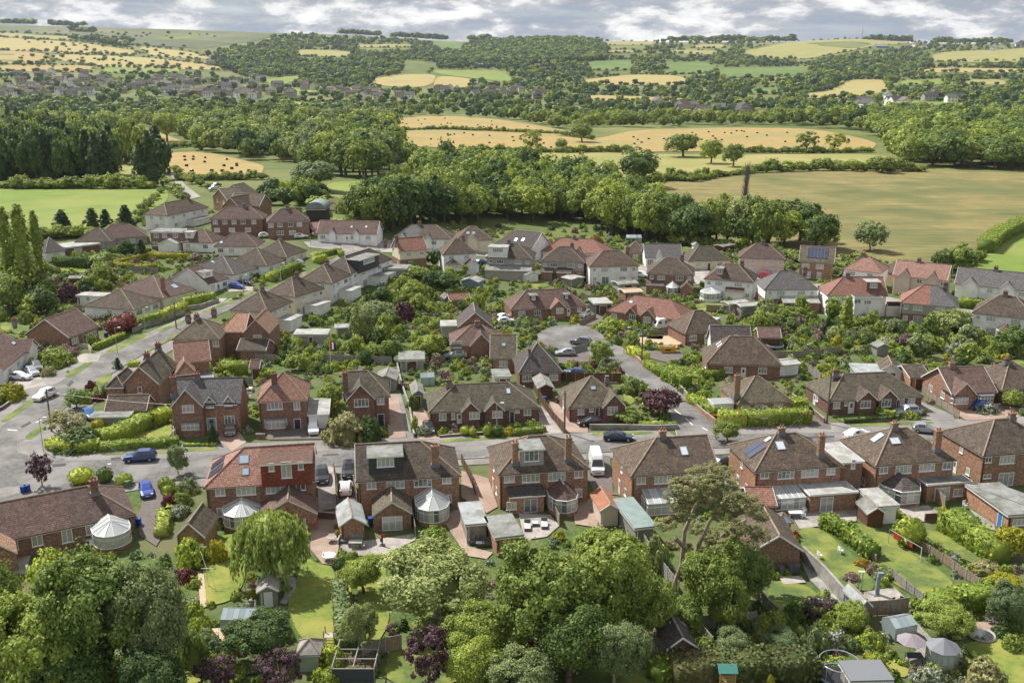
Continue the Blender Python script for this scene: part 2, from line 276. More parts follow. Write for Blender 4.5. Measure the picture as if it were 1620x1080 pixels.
# ------------------------------------------------------------------ mesh builder
class MB:
    def __init__(s): s.v = []; s.f = []
    def face(s, *pts):
        i = len(s.v); s.v += [tuple(p) for p in pts]; s.f.append(tuple(range(i, i+len(pts)))); return s
    def box(s, x0, x1, y0, y1, z0, z1):
        i = len(s.v)
        s.v += [(x0, y0, z0), (x1, y0, z0), (x1, y1, z0), (x0, y1, z0), (x0, y0, z1), (x1, y0, z1), (x1, y1, z1), (x0, y1, z1)]
        s.f += [tuple(i+k for k in q) for q in ((0, 3, 2, 1), (4, 5, 6, 7), (0, 1, 5, 4), (1, 2, 6, 5), (2, 3, 7, 6), (3, 0, 4, 7))]; return s
    def bar(s, a, b, r, r2=None, n=6, cap=True):
        a = Vector(a); b = Vector(b); d = b-a
        if d.length < 1e-6: return s
        u = d.orthogonal().normalized(); w_ = d.normalized().cross(u); r2 = r if r2 is None else r2; i = len(s.v)
        if n == 4: off = math.pi/4
        else: off = 0
        for c, rr in ((a, r), (b, r2)):
            for k in range(n):
                t = 2*math.pi*k/n+off; s.v.append(tuple(c+(u*math.cos(t)+w_*math.sin(t))*rr))
        for k in range(n): s.f.append((i+k, i+(k+1) % n, i+n+(k+1) % n, i+n+k))
        if cap: s.f.append(tuple(i+k for k in range(n))[::-1]); s.f.append(tuple(i+n+k for k in range(n)))
        return s
    def prism(s, pts, z0, z1):
        n = len(pts); i = len(s.v); s.v += [(p[0], p[1], z0) for p in pts]+[(p[0], p[1], z1) for p in pts]
        s.f.append(tuple(range(i, i+n))[::-1]); s.f.append(tuple(range(i+n, i+2*n)))
        for k in range(n): s.f.append((i+k, i+(k+1) % n, i+n+(k+1) % n, i+n+k))
        return s
    def slab(s, faces, th):
        """thicken a list of polygon faces (lists of 3D points) downwards"""
        key = {}; top = []
        def vi(p):
            k = tuple(round(c, 3) for c in p)
            if k not in key: key[k] = len(top); top.append(k)
            return key[k]
        fs = [[vi(p) for p in f] for f in faces]; n = len(top); i = len(s.v)
        s.v += top+[(p[0], p[1], p[2]-th) for p in top]; ed = {}
        for f in fs:
            s.f.append(tuple(i+k for k in f)); s.f.append(tuple(i+n+k for k in f[::-1]))
            for a, b in zip(f, f[1:]+f[:1]): ed[(a, b)] = ed.get((a, b), 0)+1
        for (a, b) in ed:
            if (b, a) not in ed: s.f.append((i+a, i+n+a, i+n+b, i+b))
        return s
    def mesh(s, name, m, smooth=False):
        me = bpy.data.meshes.new(name); me.from_pydata(s.v, [], s.f); me.update()
        if m: me.materials.append(MATS[m] if isinstance(m, str) else m)
        if smooth: me.polygons.foreach_set('use_smooth', [True]*len(me.polygons))
        return me
    def build(s, name, m, parent=None, smooth=False):
        return link(name, s.mesh(name, m, smooth), parent)
def link(name, me, parent=None, loc=None, rz=None, sca=None, m=None):
    o = bpy.data.objects.new(name, me); C.link(o)
    if parent is not None: o.parent = parent
    if loc is not None: o.location = loc
    if rz is not None: o.rotation_euler = (0, 0, rz)
    if sca is not None: o.scale = sca
    if m: o.material_slots[0].link = 'OBJECT'; o.material_slots[0].material = MATS[m]
    return o
def tag(o, label=None, cat=None, group=None, kind=None):
    if label: o['label'] = label
    if cat: o['category'] = cat
    if group: o['group'] = group
    if kind: o['kind'] = kind
    return o
def thing(name, label, cat, loc=(0, 0, 0), rz=0, group=None):
    return tag(link(name, None, None, loc, rz), label, cat, group)
def local(p, o, a):  # world -> local 2D
    dx, dy = p[0]-o[0], p[1]-o[1]; return (dx*math.cos(a)+dy*math.sin(a), -dx*math.sin(a)+dy*math.cos(a))
FOOT = []   # footprints (world polygons) that shrubs keep out of
# ------------------------------------------------------------------ ground
def grid_terrain():
    ys = list(np.arange(40, 420, 10.))+list(np.geomspace(420, 5200, 95))+[5600, 6200, 7000]
    us = np.linspace(-1.15, 1.15, 150)
    V = []; F_ = []
    for y in ys:
        wdt = max(y*0.72, 150)
        X = us*wdt; Z = hz(X, np.full_like(X, y))-0.05
        V += [(float(a), float(y), float(b)) for a, b in zip(X, Z)]
    n = len(us)
    for j in range(len(ys)-1):
        for i in range(n-1): F_.append((j*n+i, j*n+i+1, (j+1)*n+i+1, (j+1)*n+i))
    me = bpy.data.meshes.new('ground'); me.from_pydata(V, [], F_); me.materials.append(MATS['terrain'])
    me.polygons.foreach_set('use_smooth', [True]*len(me.polygons))
    tag(link('ground', me), 'grassy garden ground and rolling farmland reaching to the hills', None, None, 'structure')
    b = MB(); b.box(-9000, 9000, -600, 40, -0.3, -0.06); b.build('ground', 'garden_ground')['kind'] = 'structure'
m_ = noisy('terrain', (0.12, 0.145, 0.04), (0.075, 0.105, 0.03), 0.05, 0.95, (0.17, 0.175, 0.06), 0.006, 8)
def drape(name, pix, m, lev, kind='structure', label=None, step=None, world=None, cat=None, foot=False):
    """a sheet lying on the terrain inside the outline"""
    pts = world or [G(x, y) for x, y in pix]
    P2 = [Vector((p[0], p[1])) for p in pts]
    if name in ('lawn', 'grass_verge', 'meadow', 'hay_field', 'wheat_field'):
        for _ in range(2): P2 = [q for i in range(len(P2)) for q in (P2[i].lerp(P2[(i+1) % len(P2)], .2), P2[i].lerp(P2[(i+1) % len(P2)], .8))]
    n = len(P2)
    xs = [p[0] for p in P2]; ys = [p[1] for p in P2]
    step = step or (400 if max(ys) < 195 else (8 if max(ys) < 460 else max(12, (max(ys)-150)*0.06)))
    V = list(P2); E = [(i, (i+1) % n) for i in range(n)]
    if step < 400:
        for i in range(n):     # split long edges so that the outline follows the slope
            pass
        gx = np.arange(min(xs)+step/2, max(xs), step); gy = np.arange(min(ys)+step/2, max(ys), step)
        V2 = [Vector((float(a), float(b))) for a in gx for b in gy]
        V = []; E = []
        for i in range(n):
            a, b = P2[i], P2[(i+1) % n]; k = max(1, int((b-a).length/step))
            for j in range(k): V.append(a.lerp(b, j/k))
        E = [(i, (i+1) % len(V)) for i in range(len(V))]; V += V2
    r = delaunay_2d_cdt(V, E, [], 1, 1e-4)
    vv = np.array([(v[0], v[1]) for v in r[0]]); zs = hz(vv[:, 0], vv[:, 1])
    off = 0.0 if lev == 0 else 0.08+lev*0.012+(0 if max(ys) < 460 else min(1.5, step*0.004))
    me = bpy.data.meshes.new(name); me.from_pydata([(float(a), float(b), float(c)+off) for (a, b), c in zip(vv, zs)], [], [tuple(f) for f in r[2]])
    me.update()
    if len(me.polygons) and me.polygons[0].normal.z < 0: me.flip_normals()
    me.materials.append(MATS[m]); o = link(name, me); o['kind'] = kind
    if label: o['label'] = label
    if foot: FOOT.append([(p[0], p[1]) for p in P2])
    return o
def ribbon(pix, wid):
    """outline of a strip of constant width along a pixel polyline"""
    p = [G(x, y).xy for x, y in pix]; Lf = []; Rt = []
    for i, q in enumerate(p):
        d = (p[min(i+1, len(p)-1)]-p[max(i-1, 0)]).normalized(); nrm = Vector((-d.y, d.x))
        Lf.append(q+nrm*wid/2); Rt.append(q-nrm*wid/2)
    return Lf+Rt[::-1]
grid_terrain()
FIELDS = [('meadow', 'meadow', 'A -60 300 0 299 130 300 262 297 268 314 240 338 212 354 150 374 60 376 -60 376', 'bright green meadow left of the village'),
 ('meadow', 'meadow_dull', 'A 172 260 235 266 256 293 190 294', 'rough slope between the wood and the lane'),
 ('hay_field', 'hay', 'A 258 242 330 240 420 260 412 284 330 284 280 286 262 264', 'cut hay field with black bales beside the lane'),
 ('hay_field', 'hay', 'A 210 208 252 210 305 230 258 236 220 224', 'narrow cut hay field behind the lane'),
 ('meadow', 'meadow', 'A 515 288 610 286 690 292 680 332 610 338 560 320 520 312', 'green paddock behind the barn'),
 ('ploughed_plot', 'soil', 'A 512 314 586 312 582 331 520 334', 'dark ploughed plot beside the barn'),
 ('hay_field', 'hay', 'A 622 188 690 183 780 188 905 208 920 216 870 215 790 210 700 203 622 203', 'upper strip of cut hay dotted with bales'),
 ('hay_field', 'hay', 'A 620 206 720 206 860 213 940 222 1000 206 1160 202 1290 204 1390 225 1378 240 1180 241 1090 240 950 242 800 241 700 234 620 231', 'long pale cut hay field across the middle'),
 ('meadow', 'meadow_dull', 'A 745 243 900 240 1100 246 1390 243 1450 262 1250 268 1150 275 1050 290 950 285 860 262', 'yellow green pasture below the hay fields'),
 ('wheat_field', 'wheat', 'A 980 296 1150 278 1250 272 1400 270 1620 274 1700 274 1700 340 1600 362 1546 412 1490 425 1380 420 1250 400 1100 380 1000 340', 'large ripening crop field behind the houses on the right'),
 ('meadow', 'meadow', 'A 1548 412 1622 362 1700 336 1700 446 1560 446 1546 428', 'green field beyond the hedge at the right edge'),
 ('meadow', 'meadow', 'A 412 125 482 120 440 138', None), ('hay_field', 'hay_far', 'A 588 125 640 118 692 118 682 139 600 137', None), ('hay_field', 'hay_far', 'A 692 120 745 124 740 141 683 141', None),
 ('meadow', 'meadow', 'A 680 110 800 112 815 131 745 124 690 117', None), ('meadow', 'meadow_deep', 'A 680 65 735 70 730 78 695 76', None), ('meadow', 'meadow_deep', 'A 1050 99 1122 97 1132 116 1060 119', None),
 ('meadow', 'meadow_deep', 'A 1130 107 1285 105 1278 119 1150 126', None), ('meadow', 'meadow_deep', 'A 925 97 1000 94 1000 112 935 112', None), ('hay_field', 'hay_far', 'A 925 125 1000 118 1082 120 1088 136 930 134', None),
 ('hay_field', 'hay_far', 'A 925 150 1082 155 1078 162 935 160', None), ('meadow', 'meadow_dull', 'A 1170 82 1250 63 1380 61 1450 67 1340 82 1280 95 1200 92', None), ('meadow', 'meadow_dull', 'A 1470 84 1620 76 1680 76 1680 96 1478 99', None),
 ('hay_field', 'hay_far', 'A 1345 126 1402 126 1405 146 1315 158 1235 154 1320 142', None), ('hay_field', 'hay_far', 'A 1480 107 1680 110 1680 115 1440 115', None), ('meadow', 'meadow', 'A 1440 158 1560 165 1500 178 1360 172', None),
 ('moor', 'moor', 'A -60 44 60 44 300 49 440 56 400 66 320 78 230 72 120 57 -60 50', 'dark green moor on the top of the left hill'),
 ('meadow', 'meadow_dull', 'A -60 48 120 58 125 66 -60 56', None), ('hay_field', 'hay_far', 'A -60 57 128 67 235 83 205 88 -60 77', None), ('hay_field', 'hay', 'A -60 79 70 83 86 100 0 102 -60 102', None),
 ('hay_field', 'hay_far', 'A 90 85 215 90 340 104 360 112 150 106 82 94', None), ('meadow', 'meadow', 'A 160 106 285 108 282 118 165 116', None), ('hay_field', 'hay', 'A 0 103 150 104 150 115 0 114', None), ('hay_field', 'hay_far', 'A 215 72 300 82 345 96 240 90', None),
 ('meadow', 'meadow_dull', 'A 470 78 560 82 545 92 470 90', None), ('meadow', 'meadow_dull', 'A 950 60 1040 62 1030 72 960 72', None), ('meadow', 'meadow', 'A 130 168 240 165 225 172 140 174', None), ('meadow', 'meadow_dull', 'A 440 160 530 163 520 172 450 172', None)]
fy = [68, 78, 88, 99, 111, 124, 138, 153]
for j_ in range(7):
    x_ = -20+rnd.uniform(0, 60)
    while x_ < 1640:
        wd = rnd.uniform(40, 105); y0_, y1_ = fy[j_], fy[j_+1]; c_ = (x_+wd/2, (y0_+y1_)/2)
        ok = rnd.random() < .5 and not (690 < c_[0] < 965 and c_[1] < 104) and not (c_[0] < 445 and c_[1] > 60) and not any(min(p[0] for p in pp(f[2]))-15 < c_[0] < max(p[0] for p in pp(f[2]))+15 and min(p[1] for p in pp(f[2]))-5 < c_[1] < max(p[1] for p in pp(f[2]))+5 for f in FIELDS[3:])
        if ok:
            r_ = rnd.uniform; FIELDS.append(('meadow' if rnd.random() < .7 else 'hay_field', rnd.choice(['meadow_dull', 'meadow', 'meadow_deep', 'hay_far', 'meadow_deep', 'meadow_dull']), 'A %.1f %.1f %.1f %.1f %.1f %.1f %.1f %.1f' % (x_, y1_-r_(1, 4), x_+r_(3, 20), y0_+r_(0, 4), x_+wd-r_(3, 15), y0_+r_(0, 4), x_+wd, y1_-r_(1, 5)), None))
        x_ += wd+rnd.uniform(4, 30)
for nm, m, s, lb in FIELDS: drape(nm, pp(s), m, 1, label=lb)
# village base sheet (garden soil and rough grass)
drape('garden_ground', pp('A -120 1200 1740 1200 1740 455 1500 440 1300 420 1000 400 700 362 560 352 420 330 330 330 220 352 100 382 -120 385'), 'garden_ground', 0, step=9)
# roads, pavements, verges
road_av = pp('A -60 700 -20 694 12 668 60 625 150 572 165 561 235 535 310 502 365 480 405 463 450 446 500 426 530 408 548 394 575 398 560 418 530 434 480 453 420 470 370 488 315 511 282 531 225 561 182 588 140 613 100 648 72 672 30 702 28 716 60 726 105 730 265 726 340 720 530 714 700 707 907 699 1072 691 1060 650 1022 620 990 592 966 572 948 566 900 560 868 552 850 538 852 526 880 515 920 514 948 525 960 540 985 551 1018 580 1050 601 1088 632 1138 676 1160 688 1275 686 1410 682 1700 668 1700 689 1400 699 1140 708 1000 713 760 724 560 736 400 747 320 756 215 763 110 777 40 800 -60 860')
drape('road', road_av, 'asphalt', 3, label='grey asphalt avenue, street and cul-de-sac', step=8, foot=True)
drape('road', pp('A 480 383 550 384 640 380 700 392 800 398 930 414 1105 427 1303 452 1415 472 1530 490 1700 512 1700 525 1530 502 1415 485 1303 465 1105 437 930 423 800 408 700 402 620 396 550 398 490 392'), 'asphalt_pale', 3, step=8, label='pale upper street behind the white semis', foot=True)
drape('lane', pp('A 262 268 272 268 292 292 318 312 300 316 282 298'), 'asphalt_pale', 3, step=8, label='narrow lane running up past the terrace')
drape('pavement', pp('A -60 660 0 640 40 612 120 575 160 555 300 498 400 458 408 464 365 481 310 503 235 536 165 562 150 573 60 626 12 669 -20 695 -60 701'), 'pavement', 2, label='grey footway along the left of the avenue', step=8)
drape('pavement', pp('A 28 702 72 674 100 650 140 615 182 590 225 563 282 533 300 520 290 545 240 572 190 600 150 640 110 690 130 705 300 702 330 704 560 695 900 686 1050 680 1072 692 907 700 700 708 530 715 340 721 265 727 105 731 60 727 28 717'), 'pavement', 2, label='grey footway along the far side of the street', step=8)
drape('pavement', pp('A 1138 677 1160 668 1280 670 1400 668 1700 656 1700 668 1410 683 1275 687 1160 689'), 'pavement', 2)
drape('pavement', pp('A -60 862 40 802 110 779 215 765 320 758 400 749 560 738 760 726 1000 715 1140 710 1400 701 1700 691 1700 700 1400 710 1140 719 1000 724 760 735 560 748 400 760 320 770 215 776 110 792 50 815 -60 880'), 'pavement', 2, label='grey footway along the near side of the street')
for s in ('M1 0 870 50 830 230 700 225 740 45 875', 'M1 395 585 560 485 605 490 455 595', 'M1 660 430 780 370 930 300 940 330 760 410 690 445', 'M1 940 310 1240 200 1245 212 940 335', 'M1 150 980 200 930 290 885 290 910 200 985', 'M1 560 640 690 560 720 590 600 680 400 780 380 770', 'M1 900 430 1000 380 1130 300 1130 318 950 420', 'Z5 70 775 220 735 200 745 80 790',
          'N1 640 315 1060 290 1380 268 1385 290 1060 310 640 325', 'N2 1150 225 1620 200 1620 215 1180 245', 'N3 0 195 90 195 90 208 0 208', 'M3 500 940 900 930 890 950 505 962', 'M4 515 880 1045 868 1050 885 520 905', 'Z5 290 700 340 685 420 660 420 640 280 690', 'Z4 1270 935 1400 885 1620 795 1620 815 1400 905 1290 945'):
    drape('grass_verge', pp(s), 'lawn', 4)
for s in ('N1 640 205 1000 165 1090 110 1090 190 1040 225 640 235', 'Z5 345 555 520 545 530 575 470 600 340 580', 'N1 1010 690 1090 680 1100 800 1020 860', 'Q1 1290 170 1540 130 1560 420 1480 560 1320 600 1285 480', 'Q2 190 600 260 420 310 280 390 330 505 350 545 900 430 930 280 800', 'Q2 520 420 600 420 640 900 545 900',
          'Q2 650 280 820 245 830 500 850 700 740 880 640 700', 'Q4 1250 830 1620 770 1660 1100 1440 1100 1240 850', 'Q4 720 920 910 1000 860 1060 740 1000', 'Z4 340 640 480 650 610 670 600 690 340 680', 'M3 695 660 790 740 720 775', 'Z4 650 700 760 700 760 720 660 735', 'Q1 1000 1020 1300 900 1300 1090 1000 1090'):
    drape('lawn', pp(s), 'lawn_bright', 4, foot=True)
for s in ('N4 990 790 1130 810 1360 970 1380 1010 1290 1010 1000 850', 'Q4 540 60 760 130 1240 480 1000 565 760 440 560 190', 'Q4 190 100 330 100 560 290 700 500 520 500 330 390 215 240', 'Q4 0 430 230 460 340 540 180 650 0 650', 'Q4 1360 390 1480 390 1480 440 1370 450', 'Q3 1120 700 1300 640 1300 800 1100 760', 'Z6 1150 880 1370 880 1370 935 1170 930', 'Z6 100 730 230 730 240 780 110 790', 'Z5 480 330 560 330 540 365 490 365', 'M4 540 390 620 380 620 420 550 430', 'M4 10 410 180 420 180 435 10 435', 'Z4 340 865 450 880 440 910 360 910', 'M1 0 240 200 250 200 320 10 300', 'Q2 850 830 1100 600 1500 830 1300 1100 800 1100', 'Q3 200 1000 1000 1000 1000 1120 200 1120', 'M4 420 840 770 830 770 860 480 880', 'M3 560 870 700 860 900 880 900 905 500 910', 'Z6 1080 520 1150 520 1130 560 1080 560', 'M4 1540 480 1620 480 1620 540 1560 530'):
    drape('lawn', pp(s), 'lawn', 4, foot=True)
HARD = [('driveway', 'tarmac_drive', 'N1 870 485 1010 485 1040 640 1060 780 990 900 880 830 880 700 900 620'), ('driveway', 'pavement', 'N1 0 530 130 520 130 560 20 595 0 600'), ('patio', 'slabs', 'N1 50 985 200 950 160 1080 0 1100 0 1000'), ('driveway', 'slabs', 'N2 385 380 495 400 510 660 395 680'), ('driveway', 'tarmac_drive', 'N2 545 380 625 385 625 700 520 660'),
 ('patio', 'block_paving', 'N2 345 740 525 680 525 900 505 1020 420 1010 345 920'), ('patio', 'slabs', 'N2 530 880 740 860 1000 820 1010 860 820 950 650 960 540 940'), ('driveway', 'block_paving', 'N2 1300 420 1470 470 1530 650 1460 690 1300 590'), ('patio', 'block_paving', 'N2 1230 680 1290 660 1340 900 1500 940 1460 980 1330 960 1200 760'), ('patio', 'slabs', 'N3 40 690 240 700 300 770 220 840 80 860'),
 ('driveway', 'tarmac_drive', 'N3 470 300 620 330 640 560 700 580 520 560 480 470'), ('driveway', 'block_paving', 'N3 380 640 480 610 520 560 560 560 540 780 400 760'), ('driveway', 'pavement', 'N3 1320 390 1400 400 1400 560 1340 520'), ('patio', 'slabs', 'N4 130 680 560 660 560 740 200 790'), ('patio', 'slabs', 'N4 830 660 1010 640 1100 700 1060 740 860 750'), ('path', 'concrete', 'N4 1270 660 1430 760 1440 800 1380 790'),
 ('path', 'gravel', 'Q1 1250 380 1290 400 1310 600 1270 620'), ('path', 'gravel', 'Q1 1340 740 1400 740 1480 920 1440 920'), ('path', 'concrete', 'Q2 180 400 250 420 255 480 190 590 150 580 200 500'), ('patio', 'slabs', 'Q4 600 510 800 480 900 580 880 640 640 650'), ('patio', 'block_paving', 'Q4 1300 700 1440 700 1440 760 1330 790'), ('path', 'wood_grey', 'Q4 880 640 1060 830 1040 1000 960 1000 860 930 940 880 700 700'),
 ('path', 'concrete', 'Q4 205 310 245 310 480 570 440 610 260 430'), ('yard', 'slabs', 'Q4 60 410 210 410 240 450 100 460'), ('driveway', 'block_paving', 'M1 1395 930 1510 930 1560 1000 1470 1060 1380 990'), ('driveway', 'tarmac_drive', 'M2 60 930 460 890 470 980 80 985'), ('driveway', 'block_paving', 'M2 840 700 890 690 945 920 950 970 840 975 830 860'), ('driveway', 'block_paving', 'M2 990 790 1060 780 1150 980 1040 985 980 860'),
 ('path', 'pavement', 'M2 890 690 915 690 1000 980 960 985'), ('driveway', 'slabs', 'M3 170 760 250 840 320 945 200 950 170 880'), ('driveway', 'gravel', 'M3 790 340 1090 320 1110 360 1060 385 800 385'), ('driveway', 'tarmac_drive', 'M3 850 420 1070 420 1090 480 1000 500 870 470'), ('driveway', 'block_paving', 'M3 220 730 290 760 370 850 480 905 480 940 340 940'), ('driveway', 'tarmac_drive', 'M3 280 440 490 430 490 490 300 505'),
 ('driveway', 'tarmac_drive', 'M3 380 190 540 190 600 260 450 260'), ('driveway', 'pavement', 'M4 800 790 960 740 1170 830 1180 860 1060 865 840 830'), ('driveway', 'block_paving', 'M4 1160 790 1440 760 1600 790 1600 840 1320 860 1220 860'), ('driveway', 'tarmac_drive', 'M4 150 700 270 770 390 880 400 920 260 910 160 790'), ('driveway', 'slabs', 'Z7 300 760 420 760 400 830 310 830'), ('driveway', 'slabs', 'Z7 1200 910 1300 940 1290 1060 1200 1000'),
 ('driveway', 'pavement', 'Z5 340 485 600 500 620 540 350 520'), ('driveway', 'slabs', 'Z5 780 505 870 500 870 560 790 560'), ('driveway', 'slabs', 'Z6 1150 680 1220 680 1220 760 1150 760'), ('driveway', 'slabs', 'M1 480 440 640 440 620 490 500 500'), ('driveway', 'slabs', 'M1 40 590 260 590 300 640 100 680'), ('driveway', 'slabs', 'Z4 1360 850 1440 850 1400 880 1370 880'), ('driveway', 'slabs', 'Z4 1420 775 1600 770 1600 800 1450 810')]
for nm, m, s in HARD: drape(nm, pp(s), m, 5, foot=True)
def kerb(s, z=0.1):
    p = pp(s); w3 = [G(x, y) for x, y in p]; b = MB()
    for a, c in zip(w3, w3[1:]):
        b.bar((a[0], a[1], a[2]+z*0.55), (c[0], c[1], c[2]+z*0.55), 0.1, 0.1, 4)
    b.build('kerb', 'kerb_stone')['kind'] = 'structure'
kerb('A 28 702 28 716 60 726 105 730 265 726 340 720 530 714 700 707 907 699 1070 691'); kerb('A 72 672 100 648 140 613 182 588 225 561 282 531 315 511 370 488 420 470'); kerb('A 40 800 110 777 215 763 320 756 400 747 560 736 760 724 1000 713'); kerb('A 12 668 60 625 150 572 165 561 235 535 310 502 365 480')
kerb('A 1160 688 1275 686 1410 682 1620 671'); kerb('A 1072 691 1060 650 1022 620 990 592 966 572'); kerb('A 985 551 1018 580 1050 601 1088 632 1138 676 1160 688'); kerb('A 1620 692 1400 699 1140 708 1000 713')
for s in ('N1 700 340 760 335 770 350 705 356', 'N1 330 380 420 375 415 392 335 398', 'M1 420 640 450 612 470 618 440 650', 'M1 130 900 190 870 200 880 140 912', 'N2 420 320 520 312 525 322 422 330', 'M3 800 600 850 640 840 650 790 610', 'N4 240 205 420 200 420 212 240 218', 'M1 700 500 740 470 755 478 715 510', 'M3 860 330 960 330 950 350 850 345'):
    drape('road_patch', pp(s), 'asphalt_patch', 5)
for s in ('M3 1026 790 1070 825 1066 829 1022 794', 'M3 1100 848 1146 892 1141 896 1096 852', 'M3 1205 908 1240 925 1238 930 1203 913', 'M1 48 920 110 925 110 931 48 926', 'M1 225 875 262 858 264 862 228 880', 'N1 680 378 705 376 705 381 680 383', 'N2 1300 342 1450 336 1450 338 1300 344'):
    drape('road_marking', pp(s), 'line_paint', 6)
# ------------------------------------------------------------------ houses
WIN = {}
def win_meshes(w_, h_, n, m='upvc'):
    k = (round(w_, 1), round(h_, 1), n, m)
    if k not in WIN:
        w0, h0 = max(k[0], .3), max(k[1], .3); f = MB(); t = 0.075
        f.box(-w0/2, w0/2, -.05, 0, 0, t); f.box(-w0/2, w0/2, -.05, 0, h0-t, h0); f.box(-w0/2, -w0/2+t, -.05, 0, t, h0-t); f.box(w0/2-t, w0/2, -.05, 0, t, h0-t)
        for i in range(1, n): x = -w0/2+w0*i/n; f.box(x-.035, x+.035, -.048, 0, t, h0-t)
        if h0 > 1.0 and n > 2: f.box(-w0/2+t, -w0/2+w0/n-.035, -.046, 0, h0*.68, h0*.68+.05); f.box(w0/2-w0/n+.035, w0/2-t, -.046, 0, h0*.68, h0*.68+.05)
        p = MB().box(-w0/2+t*.6, w0/2-t*.6, -.02, -.003, t*.6, h0-t*.6); s = MB().box(-w0/2-.08, w0/2+.08, -.13, 0, -.07, -.002)
        WIN[k] = (f.mesh('window', m), p.mesh('pane', 'glass'), s.mesh('sill', m))
    return WIN[k]
def add_window(parent, x, y, z, w_, h_, rz=0, n=None, m='upvc', sill=True, nm='window'):
    n = n or max(1, round(w_/.62)); a, b, c = win_meshes(w_, h_, n, m)
    o = link(nm, a, parent, (x, y, z), rz); link('pane', b, o)
    if sill: link('sill', c, o)
    return o
DOORM = {}
def add_door(parent, x, y, z, w_, h_, rz=0, m='door_white', glazed=True):
    k = (round(w_, 1), round(h_, 1), m, glazed)
    if k not in DOORM:
        w0, h0 = k[0], k[1]; f = MB(); f.box(-w0/2, -w0/2+.08, -.06, 0, 0, h0); f.box(w0/2-.08, w0/2, -.06, 0, 0, h0); f.box(-w0/2+.08, w0/2-.08, -.06, 0, h0-.09, h0)
        p = MB().box(-w0/2+.08, w0/2-.08, -.035, 0, 0, h0-.09); g = MB().box(-w0*.2, w0*.2, -.045, -.036, h0*.5, h0*.85); hd = MB().box(w0*.3, w0*.34, -.08, -.036, h0*.45, h0*.5)
        DOORM[k] = (p.mesh('door', m), f.mesh('frame', 'upvc'), g.mesh('pane', 'glass_dark'), hd.mesh('handle', 'steel'))
    a = DOORM[k]; o = link('door', a[0], parent, (x, y, z), rz); link('frame', a[1], o); link('handle', a[3], o)
    if glazed: link('pane', a[2], o)
    return o
def add_patio_door(parent, x, y, z, w_, h_, rz=0): return add_window(parent, x, y, z+.05, w_, h_, rz, max(2, round(w_/.8)), 'upvc', False, 'patio_door')
def roof_faces(x0, x1, y0, y1, ze, rise, i0, i1, axis='x'):
    """top faces of a ridged roof; i0/i1: how far the ridge ends stand in from the eaves (0 = gable)"""
    if axis == 'y':
        fs, rd = roof_faces(y0, y1, -x1, -x0, ze, rise, i0, i1)
        g = lambda p: (-p[1], p[0], p[2])
        return [[g(p) for p in f] for f in fs], [(g(a), g(b)) for a, b in rd]
    ym = (y0+y1)/2; A, B, Cc, D = (x0, y0, ze), (x1, y0, ze), (x1, y1, ze), (x0, y1, ze); r0, r1 = (x0+i0, ym, ze+rise), (x1-i1, ym, ze+rise)
    pyr = abs((x1-i1)-(x0+i0)) < .05
    if pyr: r1 = r0
    fs = [[A, B, r0], [Cc, D, r0]] if pyr else [[A, B, r1, r0], [Cc, D, r0, r1]]; rd = [] if pyr else [(r0, r1)]
    if i0 > 0: fs.append([D, A, r0]); rd += [(A, r0), (D, r0)]
    if i1 > 0: fs.append([B, Cc, r1]); rd += [(B, r1), (Cc, r1)]
    return fs, rd
RIDGE = {'tile_red': 'tile_red', 'tile_pink': 'tile_pink', 'tile_orange': 'tile_orange', 'tile_grey': 'tile_dark', 'tile_pan': 'tile_pink'}
noisy('ridge_clay', (0.34, 0.27, 0.20), (0.24, 0.18, 0.13), 2.0, 0.9)
def add_roof(parent, fs, rd, m, name='roof', rc=True):
    o = MB().slab(fs, .13).build(name, m, parent)
    if rc and rd:
        b = MB()
        for a, c in rd: b.bar((a[0], a[1], a[2]+.0), (c[0], c[1], c[2]+.0), .11, .11, 6)
        b.build('ridge_tiles', {'tile_grey': 'tile_grey', 'tile_dark': 'concrete', 'tile_red': 'tile_red', 'tile_pink': 'tile_pink', 'tile_orange': 'tile_orange'}.get(m, 'ridge_clay'), o)
    return o
